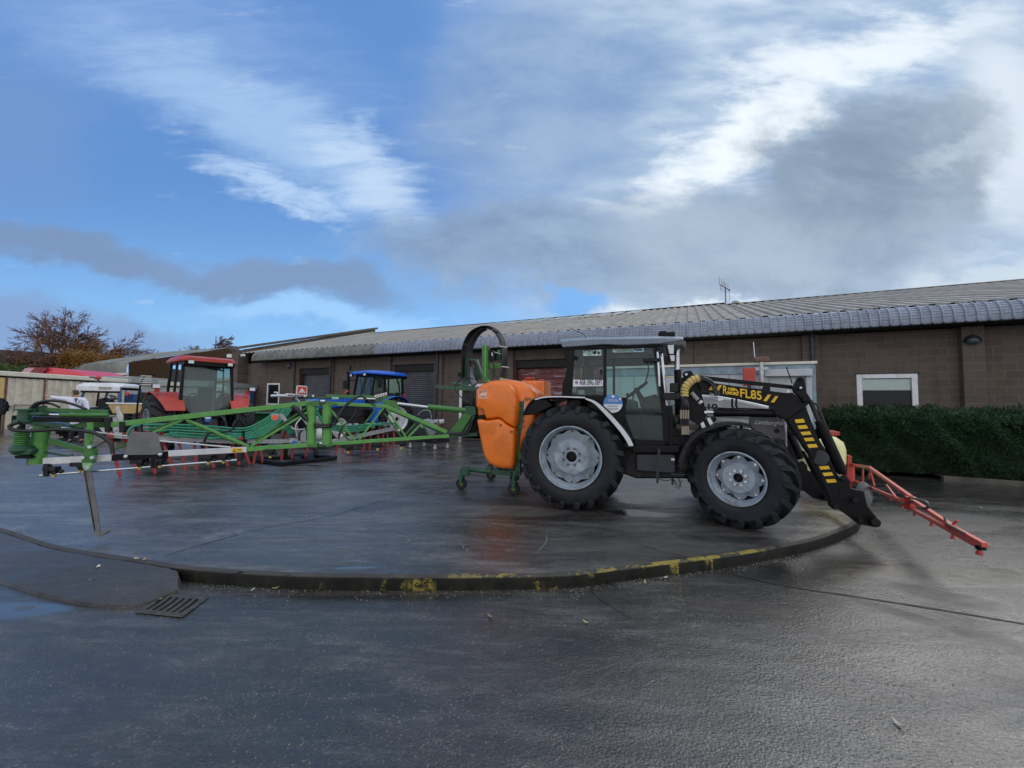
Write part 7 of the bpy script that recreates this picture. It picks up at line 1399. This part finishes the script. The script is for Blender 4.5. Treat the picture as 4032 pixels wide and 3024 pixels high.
# ================================================================== right-hand side: site container, hedge, red sprayer
KD = -2.6
def Kp(x, y, d=KD): return vp(2600 + x / 1.8433, 1250 + y / 1.8433, WN, WD + d)
def Ks(px, d=KD): return wsz(px, 1500, d)[0]
kc = thing('site_container', 'white panelled container with a blue grey top rail between the silver tractor and the wall', 'container', W((Ks(2385) + Ks(3213)) / 2, KD + 1.2, .12), -R_(TH))
kl, kr, kt = Ks(2385), Ks(3213), 2.97
m_cwhite = mat('container_white', (.46, .49, .53), .5, var=.06, vscale=1.5, dirt=(.28, .30, .30), dirt_amt=.4, dirt_scale=1.5); m_band = mat('blue_grey_band', (.21, .29, .35), .5, var=.15, dirt=(.10, .13, .14), dirt_amt=.5)
def kbox(nm, s0, s1, z0, z1, d0, d1, m_, bevel=.004, par=kc): me = MB(); me.prism([W(s0, d0, z0), W(s1, d0, z0), W(s1, d0, z1), W(s0, d0, z1)], WN * (d1 - d0)); return me.build(nm, m_, par, bevel=bevel)
kbox('side_panel', kl + .03, kr - .16, .3, kt - .3, KD + .03, KD + 2.3, m_cwhite); kbox('top_rail', kl, kr - .0, kt - .31, kt - .075, KD, KD + 2.36, m_band); kbox('roof_edge', kl - .02, kr + .03, kt - .07, kt, KD - .04, KD + 2.40, m_cream)
kbox('corner_post', kr - .155, kr, .12, kt - .312, KD - .003, KD + .15, m_band); kbox('base_rail', kl, kr, .12, .30, KD, KD + 2.3, m_band)
for k in range(1, 6): s_ = kl + (kr - kl) * k / 6.3; kbox('panel_seam', s_, s_ + .012, .3, kt - .31, KD + .024, KD + .028, m_dark, 0)
a, b = Kp(750, 400), Kp(1096, 400); sa_, sb_ = a.dot(WU), b.dot(WU); kbox('shutter_box', sa_, sb_, Kp(900, 428).z, Kp(900, 378).z, KD - .12, KD + .03, m_cwhite, .01); kbox('door_frame', sa_, sa_ + .09, .3, Kp(900, 428).z, KD - .03, KD + .03, m_cwhite, .008); kbox('door_frame', sb_ - .12, sb_, .3, Kp(900, 428).z, KD - .03, KD + .03, m_cwhite, .008)
kbox('door', sa_ + .1, sb_ - .13, .3, Kp(900, 435).z, KD + .0, KD + .028, mat('door_pale', (.36, .40, .43), .5), .006)
p0, p1 = Kp(735, 470, KD - .3), Kp(733, 305, KD - .3); post = thing('steel_post', 'galvanised steel post with a rusty cap in front of the white container', 'post', Vector((p0.x, p0.y, .12)))
me = MB(); me.cyl(Vector((p0.x, p0.y, .12)), p1, .055, 14); me.build('post_tube', m_galv, post); me = MB(); me.box(p1, (.34, .16, .13), -R_(TH)); me.build('post_cap', m_rust, post, bevel=.02); me = MB(); me.box(Kp(735, 372, KD - .26), (.30, .1, .08), -R_(TH)); me.build('post_clip', m_galv, post)
p0 = Kp(645, 430, KD - .35); rb = thing('red_board', 'upright red board standing before the white container', 'board', Vector((p0.x, p0.y, .12))); me = MB(); zt0, zt1 = Kp(645, 495, KD - .35).z, Kp(645, 365, KD - .35).z; me.box(Vector((p0.x, p0.y, (zt0 + zt1) / 2)), (.30, .05, zt1 - zt0), -R_(TH)); me.build('board', m_red, rb, bevel=.03)
me = MB(); me.box(Vector((p0.x, p0.y, (.12 + zt0) / 2)) + WN * .03, (.08, .06, zt0 - .12), -R_(TH)); me.build('board_stand', m_dkmetal, rb)
me = MB(); me.tube([Kp(688, 316, KD - .1), Kp(676, 180, KD - .1)], .012, 6); me.build('whip_aerial', m_wplate, kc)
stc = kbox('sticker', Kp(40, 400).dot(WU), Kp(106, 400).dot(WU), Kp(80, 436).z, Kp(80, 392).z, KD + .020, KD + .026, mat('cream_sticker', (.55, .48, .32), .5), 0)
text('HAM', 'lettering', m_ink, stc, Kp(30, 405, KD + .015), WU, UPV, .10, .002, bold=.002); text('SUPPLIES', 'lettering', m_ink, stc, Kp(48, 424, KD + .015), WU, UPV, .06, .002, width=.30)

# kerb and bed at the foot of the hedge
m_bed = mat('leaf_litter', (.045, .036, .028), .9, var=.5, vscale=12, bump=.8, bscale=30)
ka, kb_ = gp(3100, 1836, .1), gp(3443, 1862, .1); kd_ = (ka.dot(WN) + kb_.dot(WN)) / 2 - WD
me = MB(); me.prism([W(5.6, kd_, -.02), W(5.6, kd_, .10), W(5.6, kd_ + .012, .115), W(5.6, kd_ + .13, .115), W(5.6, kd_ + .13, -.02)], WU * 12); tag(me.build('hedge_kerb', mat('old_kerb', (.075, .068, .058), .8, var=.35, vscale=3, bump=.4), fix=True), kind='structure')
me = MB(); me.prism([W(5.6, kd_ + .13, .09), W(17.6, kd_ + .13, .09), W(17.6, -.003, .09), W(5.6, -.003, .09)], (0, 0, .012)); tag(me.build('planting_bed', m_bed), kind='structure')
# hedge
def leaf_mat(name, c1, c2, c3=None, trans=.25):
    m = bpy.data.materials.new(name); m.use_nodes = True; q = NT(m.node_tree); b = q.n['Principled BSDF']
    P = q.node('ShaderNodeTexCoord').outputs['Object']; gi = q.node('ShaderNodeNewGeometry').outputs['Random Per Island']
    n1 = q.noise(P, 1.3, 4, .6); c_ = q.mix(gi, c1, c2); c_ = q.mix(q.ramp(n1, .4, .7, 0, .6), c_, c3 or c2)
    q.put(b.inputs['Base Color'], c_); b.inputs['Roughness'].default_value = .5; b.inputs['Specular IOR Level'].default_value = .35
    t = q.node('ShaderNodeBsdfTranslucent'); q.put(t.inputs[0], c_); mx = q.node('ShaderNodeMixShader'); mx.inputs[0].default_value = trans
    o = [n for n in q.n if n.type == 'OUTPUT_MATERIAL'][0]; q.l.new(b.outputs[0], mx.inputs[1]); q.l.new(t.outputs[0], mx.inputs[2]); q.l.new(mx.outputs[0], o.inputs[0]); return m
m_hedge = leaf_mat('hedge_leaf', (.012, .040, .018), (.055, .125, .055), (.035, .060, .030))
rs = np.random.RandomState(11)
def quads(name, C, Dv, Sv, mat_, parent):    # leaf blades: centre, long axis, side axis
    n = len(C); v = np.empty((n, 4, 3), np.float32); v[:, 0] = C - Sv * .3; v[:, 1] = C + Dv * .55 - Sv; v[:, 2] = C + Dv; v[:, 3] = C + Dv * .55 + Sv
    inv = np.array(ROOTINV.get(parent) or Matrix.Identity(4)); vv = v.reshape(-1, 3) @ inv[:3, :3].T + inv[:3, 3]
    me_ = bpy.data.meshes.new(name); me_.vertices.add(n * 4); me_.vertices.foreach_set('co', vv.astype(np.float32).ravel()); me_.loops.add(n * 4); me_.loops.foreach_set('vertex_index', np.arange(n * 4, dtype=np.int32)); me_.polygons.add(n); me_.polygons.foreach_set('loop_start', np.arange(0, n * 4, 4, dtype=np.int32)); me_.polygons.foreach_set('loop_total', np.full(n, 4, np.int32)); me_.update(); me_.materials.append(mat_)
    o = bpy.data.objects.new(name, me_); col.objects.link(o); o.parent = parent; return o
hs0 = wsz(3262, 1700, -1.0)[0]; hs1 = hs0 + 9.5; hd0, hd1, hh = kd_ + .30, -.06, 1.50
hg = thing('hedge', 'dark green clipped conifer hedge with feathery sprays below the window', 'hedge', W((hs0 + hs1) / 2, (hd0 + hd1) / 2, .1), -R_(TH))
wn_, wu_ = np.array(WN), np.array(WU)
def bump_(s, z): return .13 * np.sin(s * 2.3 + 1.0) * np.cos(z * 3.1) + .05 * np.sin(s * 3.9 + z * 9) + .06 * np.sin(s * 5.7 + z * 4.1) + .05 * np.sin(s * 11.3 + z * 7.7 + 2)
def hedge_pts(n, kind, jit=.14):
    if kind == 'front': s = rs.uniform(hs0, hs1, n); z = rs.uniform(.12, hh, n) ; d = hd0 - .10 * np.sin(np.clip(z / hh, 0, 1) * 2.6) + bump_(s, z); nr = np.tile(-wn_, (n, 1))
    elif kind == 'top': s = rs.uniform(hs0, hs1, n); d = rs.uniform(hd0 - .1, hd1, n); z = hh + bump_(s, d * 3) + .02; nr = np.tile([0, 0, 1.], (n, 1))
    else: d = rs.uniform(hd0, hd1, n); z = rs.uniform(.12, hh, n); s = hs0 + .25 * (z / hh - .8) ** 2 + bump_(d * 2, z); nr = np.tile(-wu_, (n, 1))
    s = s + rs.normal(0, .01, n); C = wn_ * (WD + d)[:, None] + wu_ * s[:, None]; C[:, 2] = z; C -= nr * (rs.rand(n, 1) ** 1.5 * jit - .02); return C, nr
Cs, Ds, Ss = [], [], []
for kind, n in (('front', 42000), ('top', 12000), ('side', 6000)):
    C, nr = hedge_pts(n, kind); 
    base = nr * rs.uniform(.5, 1.1, (n, 1)) + rs.normal(0, .45, (n, 3)) + np.array([0, 0, .25]); base += wu_ * .35; base /= np.linalg.norm(base, axis=1)[:, None]
    L = rs.uniform(.04, .10, (n, 1)) * (1.5 if kind == 'top' else 1) * np.clip(.8 + (C[:, 2:3] - .9) * .7, .8, 1.6)
    # each spray: a stem blade plus two side blades
    for k in range(3):
        dv = base + rs.normal(0, .28, (n, 3)) + np.array([0, 0, -.12 * k]); dv /= np.linalg.norm(dv, axis=1)[:, None]; sv = np.cross(dv, rs.normal(0, 1, (n, 3))); sv /= np.linalg.norm(sv, axis=1)[:, None]
        Cs.append(C + base * L * .25 * k); Ds.append(dv * L * (1 - .22 * k)); Ss.append(sv * L * .11)
# long loose shoots along the top edge
n = 800; s = rs.uniform(hs0 + .1, hs1, n); 
for i in range(n):
    d0_ = rs.uniform(hd0 - .1, hd0 + .6); p = np.array(W(s[i], d0_, hh - .05)); dr_ = wu_ * rs.uniform(-.2, .9) - wn_ * rs.uniform(-.2, .5) + np.array([0, 0, rs.uniform(.4, 1)]); dr_ /= np.linalg.norm(dr_); Ls = rs.uniform(.08, .30); m_ = 12
    t = np.linspace(0, 1, m_)[:, None]; pos = p + dr_ * Ls * t + np.array([0, 0, -.12]) * t * t * Ls * 3; sd = rs.normal(0, 1, (m_, 3)); dv = dr_ * .6 + sd * .5; dv /= np.linalg.norm(dv, axis=1)[:, None]; sv = np.cross(dv, rs.normal(0, 1, (m_, 3))); sv /= np.linalg.norm(sv, axis=1)[:, None]
    Cs.append(pos); Ds.append(dv * .05 * (1.2 - t)); Ss.append(sv * .007)
quads('foliage', np.vstack(Cs), np.vstack(Ds), np.vstack(Ss), m_hedge, hg)
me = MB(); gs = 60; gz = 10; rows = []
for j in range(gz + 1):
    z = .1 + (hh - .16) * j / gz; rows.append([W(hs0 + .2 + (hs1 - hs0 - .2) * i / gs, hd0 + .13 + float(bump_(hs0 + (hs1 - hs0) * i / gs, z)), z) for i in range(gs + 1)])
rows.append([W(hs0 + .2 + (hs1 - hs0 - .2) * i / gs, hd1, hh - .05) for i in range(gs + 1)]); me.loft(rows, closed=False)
me.add([W(hs0 + .22, hd0 + .1, .1), W(hs0 + .22, hd1, .1), W(hs0 + .22, hd1, hh - .06), W(hs0 + .22, hd0 + .1, hh - .06)], [(0, 1, 2, 3)]); me.build('light_block_core', mat('added_core_dark', (.010, .018, .009), .9), hg, fix=False)  # dark core added inside the foliage to block light
me = MB()
for i in range(24): s_ = hs0 + .35 + i * .39; me.tube([W(s_, hd0 + .35, .08), W(s_ + rng.uniform(-.1, .1), hd0 + .3, .8), W(s_ + rng.uniform(-.15, .15), hd0 + .35, 1.3)], [.03, .02, .01], 6)
me.build('stem', mat('hedge_wood', (.05, .035, .025), .8), hg)

# red framed sprayer with pale yellow tank
QN = Vector((.86, -.51, 0)).normalized(); QD = 1.824 / math.hypot(.86, .51)
def Qp(x, y, e=0.0): return vp(3100 + x / 1.7468, 1350 + y / 1.7468, QN, QD + e)
m_salmon = mat('faded_red_paint', (.62, .085, .055), .4, var=.12, dirt=(.55, .22, .16), dirt_amt=.45, dirt_scale=5)
rsr = thing('boom_sprayer', 'red framed sprayer with pale yellow tank and lowered red boom, right of the loader', 'sprayer', Vector((6.3, 7.6, 0)))
yt = lambda x, y, Z=7.4: zp(2600 + x / 1.8433, 1250 + y / 1.8433, Z)
me = MB(); pillow(me, [yt(x, y, 7.3) for x, y in ((1040, 860), (1120, 850), (1200, 848), (1290, 872), (1345, 910), (1366, 970), (1366, 1060), (1355, 1120), (1325, 1165), (1200, 1190), (1060, 1180), (1020, 1000))], Vector((.5, .9, 0)).normalized() * 1.0, .16, k=7); tk = me.build('tank', mat('pale_yellow_tank', (.80, .80, .42), .4, var=.04, coat=.1), rsr, smooth=60)
me = MB(); me.cyl(yt(1180, 850, 7.7), yt(1180, 822, 7.7), .26, 24); me.cyl(yt(1180, 826, 7.7), yt(1180, 816, 7.7), .2, 20); me.build('tank_lid', m_redp, tk, bevel=.01)
me = MB(); me.prism([yt(x, y, 7.35) for x, y in ((1362, 1000), (1388, 1004), (1400, 1195), (1385, 1200), (1352, 1160))], (.1, .2, 0)); me.build('frame_post', m_redp, rsr, bevel=.01)
me = MB(); a = yt(1375, 1190, 7.4); me.tube([yt(1385, 1100, 7.5), yt(1250, 1190, 7.9), yt(1060, 1240, 8.2)], .05, 8); me.tube([a, Vector((a.x, a.y + .1, .03))], .045, 8); me.tube([Vector((a.x - 1.3, a.y + .6, .03)), Vector((a.x - 1.3, a.y + .6, .7))], .045, 8); me.build('frame_tube', m_redp, rsr)
me = MB(); me.tube(curve_pts([yt(1050, 1170, 7.4), yt(1060, 1240, 7.3), yt(1100, 1270, 7.3)], 4), .045, 8); me.tube([yt(1000, 1240, 7.6), yt(1120, 1255, 7.3)], .04, 8); me.build('lower_frame', m_redp, rsr)
me = MB(); c0 = zp(3402, 1950, 6.5); me.sph(c0, .15, 18, (.8, .6, 1.5)); me.build('pump_cowl', mat('pale_grey_cowl', (.16, .17, .17), .5, dirt=(.15, .15, .14), dirt_amt=.4), rsr)
def qb(nm, a, b, w_, h=None, m_=m_salmon, ea=0.0, eb=None): me = MB(); me.bar(Qp(*a, ea), Qp(*b, ea if eb is None else eb), w_, h or w_, UPV); return me.build(nm, m_, rsr, bevel=.004)
qb('boom_top', (440, 838), (565, 858), .05); qb('boom_top', (565, 858), (850, 1062), .045); qb('boom_top', (862, 1085), (1135, 1262), .045); qb('boom_tip', (1128, 1262), (1360, 1392), .042); 
qb('boom_bottom', (475, 955), (860, 1118), .045); qb('boom_bottom', (865, 1148), (1310, 1395), .038); qb('boom_end', (420, 775), (422, 960), .07); qb('boom_end', (448, 842), (450, 950), .05)
for a, b in (((520, 862), (520, 965)), ((568, 862), (600, 985)), ((680, 975), (745, 1060)), ((565, 900), (555, 965)), ((830, 1060), (840, 1150)), ((745, 1070), (840, 1078)), ((785, 1110), (850, 1140))): qb('brace', a, b, .022)
qb('hinge', (850, 1058), (848, 1145), .09, .07, m_redp); qb('hinge_bracket', (1105, 1255), (1145, 1275), .05, .03, m_redp); qb('tip_lever', (1140, 1245), (1172, 1222), .018)
for x, y in ((600, 1020), (708, 1080), (785, 1130), (875, 1182), (992, 1250), (1138, 1335)): me = MB(); c0 = Qp(x, y - 22, .0); me.cyl(c0, c0 - UPV * .03, .011, 10); me.cyl(c0 - UPV * .03, c0 - UPV * .05, .015, 10, .022); me.build('nozzle', m_redp, rsr)
me = MB(); c0 = Qp(1330, 1408, -.01); me.box(c0, (.055, .05, .04)); me.build('end_cap', m_black, rsr, bevel=.008); me = MB(); c0 = Qp(1320, 1422); me.cyl(c0, c0 - UPV * .03, .014, 10, .024); me.cyl(c0 - UPV * .03, c0 - UPV * .045, .025, 10); me.build('nozzle', m_redp, rsr)
me = MB(); me.tube([Qp(563, 845), Qp(563, 905), Qp(555, 960)], [.018, .014, .025], 8); me.build('spring_unit', m_dkmetal, rsr)
for pts, r in ((((845, 1062), (890, 1075), (945, 1088), (972, 1112), (960, 1135), (900, 1130)), .014), (((575, 985), (575, 1030), (600, 1062), (635, 1055), (620, 1010)), .010), (((790, 1105), (830, 1098), (860, 1085)), .012), (((440, 960), (500, 995), (530, 985), (510, 955)), .010), (((1080, 1200), (1095, 1235), (1140, 1268), (1220, 1310)), .010)):
    me = MB(); me.tube(curve_pts([Qp(x, y, -.03) for x, y in pts], 6), r, 6); me.build('hose', mat('grey_hose', (.06, .065, .07), .4), rsr)

# ================================================================== trees behind the yard
m_bark = mat('bare_bark', (.16, .085, .065), .9, var=.3, vscale=1); m_ochre = leaf_mat('ochre_leaf', (.34, .17, .03), (.22, .10, .03), (.14, .085, .03), .3); m_rustleaf = leaf_mat('russet_leaf', (.16, .065, .035), (.10, .05, .035), (.12, .08, .03), .2); m_gl = leaf_mat('mossy_leaf', (.05, .09, .02), (.08, .13, .03))
def grow(me, twigs, p, d, L, r, depth, R, spread=.55, droop=0.0, wind=Vector((0, 0, 0)), minr=.016):
    n = 3; pts = [p]; q = p.copy(); dd = d.copy()
    for i in range(n):
        dd = (dd + Vector((R.gauss(0, .13), R.gauss(0, .13), R.gauss(0, .09))) + wind * .12 + Vector((0, 0, -droop * (6 - depth) * .04))).normalized(); q = q + dd * L / n; pts.append(q.copy())
    me.tube(pts, [max(minr, r * (1 - .35 * i / n)) for i in range(n + 1)], 5 if depth > 3 else 3, cap=False)
    if depth == 0: twigs.append((q, dd)); return
    for i in range(3 if depth > 1 else 4):
        t = 1.0 if i == 0 else R.uniform(.35, .95); k = min(n, max(1, round(t * n))); b = pts[k]
        ax = Vector((R.gauss(0, 1), R.gauss(0, 1), R.gauss(0, .5))); ax = (ax - dd * ax.dot(dd)).normalized(); nd = (dd + ax * (spread * R.uniform(.6, 1.4) if i else spread * .35)).normalized()
        grow(me, twigs, b, nd, L * R.uniform(.62, .84), r * .62, depth - 1, R, spread, droop, wind, minr)
def tree(name, label, px, py_top, Z, seed, depth, spread, trunk_h, r0, leaves=None, leafm=None, droop=.0, wind=Vector((0, 0, 0)), L0=None, nl=0, flt=None, ls=.16, barkm=None, minr=.016, cat='tree'):
    R = random.Random(seed); topz = zp(px, py_top, Z).z; b0 = zp(px, 1500, Z); b0.z = 0; root = thing(name, label, cat, b0); me = MB(); tw = []
    H = topz; L = L0 or (H - trunk_h) * .34; pts = [b0, b0 + Vector((.1, 0, trunk_h * .5)), b0 + Vector((0, 0, trunk_h))]; me.tube(pts, [r0 * 1.3, r0 * 1.05, r0], 8); tr = me.build('trunk', barkm or m_bark, root, fix=False)
    me = MB()
    for k in range(5): a = k * 2.4 + R.uniform(-.4, .4); tl_ = (.25, .75, .5, .95, .6)[k]; d = Vector((math.cos(a) * tl_, math.sin(a) * tl_, 1)).normalized(); grow(me, tw, pts[-1] - Vector((0, 0, .35 * k)), d, L * R.uniform(.8, 1.1), r0 * .6, depth, R, spread, droop, wind, minr)
    me.build('crown', barkm or m_bark, root, fix=False, smooth=0)
    if nl:
        T = [t for t in tw if flt is None or flt(t[0], b0, H)]; n = nl; idx = np.random.RandomState(seed).randint(0, len(T), n); C = np.array([T[i][0] for i in idx]) + rs.normal(0, ls * 2.2, (n, 3)); D_ = rs.normal(0, 1, (n, 3)); D_ /= np.linalg.norm(D_, axis=1)[:, None]; S__ = np.cross(D_, rs.normal(0, 1, (n, 3))); S__ /= np.linalg.norm(S__, axis=1)[:, None]
        quads('leaves', C, D_ * ls, S__ * ls * .35, leafm, root)
    return root
wnd = Vector((1, 0, 0))
tree('bare_tree', 'large spreading bare tree with ochre leaves left on its right side', 248, 1190, 52, 7, 6, .60, 5.0, .40, L0=3.05, droop=.12, wind=wnd * .1, nl=5000, leafm=m_ochre, flt=lambda p, b, H: p.x > b.x + 1.5 and p.z < H * .6, ls=.15, minr=.022)
tree('bare_tree', 'faint distant bare tree at the far left edge', 20, 1300, 85, 3, 4, .55, 5, .3, minr=.03, barkm=mat('pale_twigs', (.26, .24, .27), .9))
tree('bare_tree', 'bare tree with reddish twigs rising just behind the brown shed gable', 842, 1322, 62, 12, 5, .7, 8.5, .22, L0=1.7, minr=.028, droop=.3, wind=wnd); tree('bare_tree', 'smaller twiggy bare tree left of the taller one behind the brown shed', 742, 1345, 64, 15, 4, .7, 8.0, .18, L0=1.5, minr=.026)
a = zp(851, 1323, 61); me = MB(); me.tube([Vector((a.x, a.y, 0)), a], .05, 6); tag(me.build('flag_pole', m_dkmetal), 'thin pole rising beside the bare tree behind the brown shed', 'pole')
tree('bare_tree', 'low wispy bare treetop over the lowest part of the brown shed roof', 560, 1388, 70, 21, 4, .7, 7.2, .16, L0=1.4, minr=.024)
def shrub(name, label, px0, px1, y0, y1, Z, dz, n, lm, ls, seed):
    a, b = zp(px0, y1, Z), zp(px1, y0, Z); c_ = (a + b) / 2; root = thing(name, label, 'bush', Vector((c_.x, c_.y, 0))); Rn = np.random.RandomState(seed); C = []
    lobes = [(Rn.uniform(a.x, b.x), c_.y + Rn.uniform(-dz, dz), Rn.uniform(a.z + (b.z - a.z) * .1, a.z + (b.z - a.z) * .75), Rn.uniform(.5, 1.2)) for _ in range(26)]
    for x, y, z, r in lobes: v = Rn.normal(0, 1, (n // 26, 3)); v /= np.linalg.norm(v, axis=1)[:, None]; C.append(np.array([x, y, z]) + v * r * Rn.uniform(.55, 1.1, (len(v), 1)) * np.array([1.2, 1, .8]))
    C = np.vstack(C); m_ = len(C); D_ = Rn.normal(0, 1, (m_, 3)); D_ /= np.linalg.norm(D_, axis=1)[:, None]; S__ = np.cross(D_, Rn.normal(0, 1, (m_, 3))); S__ /= np.linalg.norm(S__, axis=1)[:, None]; quads('foliage', C, D_ * ls, S__ * ls * .4, lm, root)
    me = MB(); R = random.Random(seed)
    for x, y, z, r in lobes: me.tube([Vector((c_.x + (x - c_.x) * .6, y, 0)), Vector((c_.x + (x - c_.x) * .8, y, z * .6)), Vector((x, y, z))], [.10, .06, .03], 5)
    me.build('stem', m_bark, root, fix=False)
shrub('bush', 'russet brown autumn bush in front of the dark roof, below the big tree', 130, 330, 1402, 1470, 46, 2, 11000, m_rustleaf, .22, 4)
shrub('bush', 'golden ochre bush at the right foot of the big tree', 300, 410, 1375, 1470, 44, 2, 6500, m_ochre, .20, 9)
shrub('bush', 'small mossy green bush above the cream store at far left', 20, 95, 1452, 1490, 36, 1, 5000, m_gl, .14, 13)
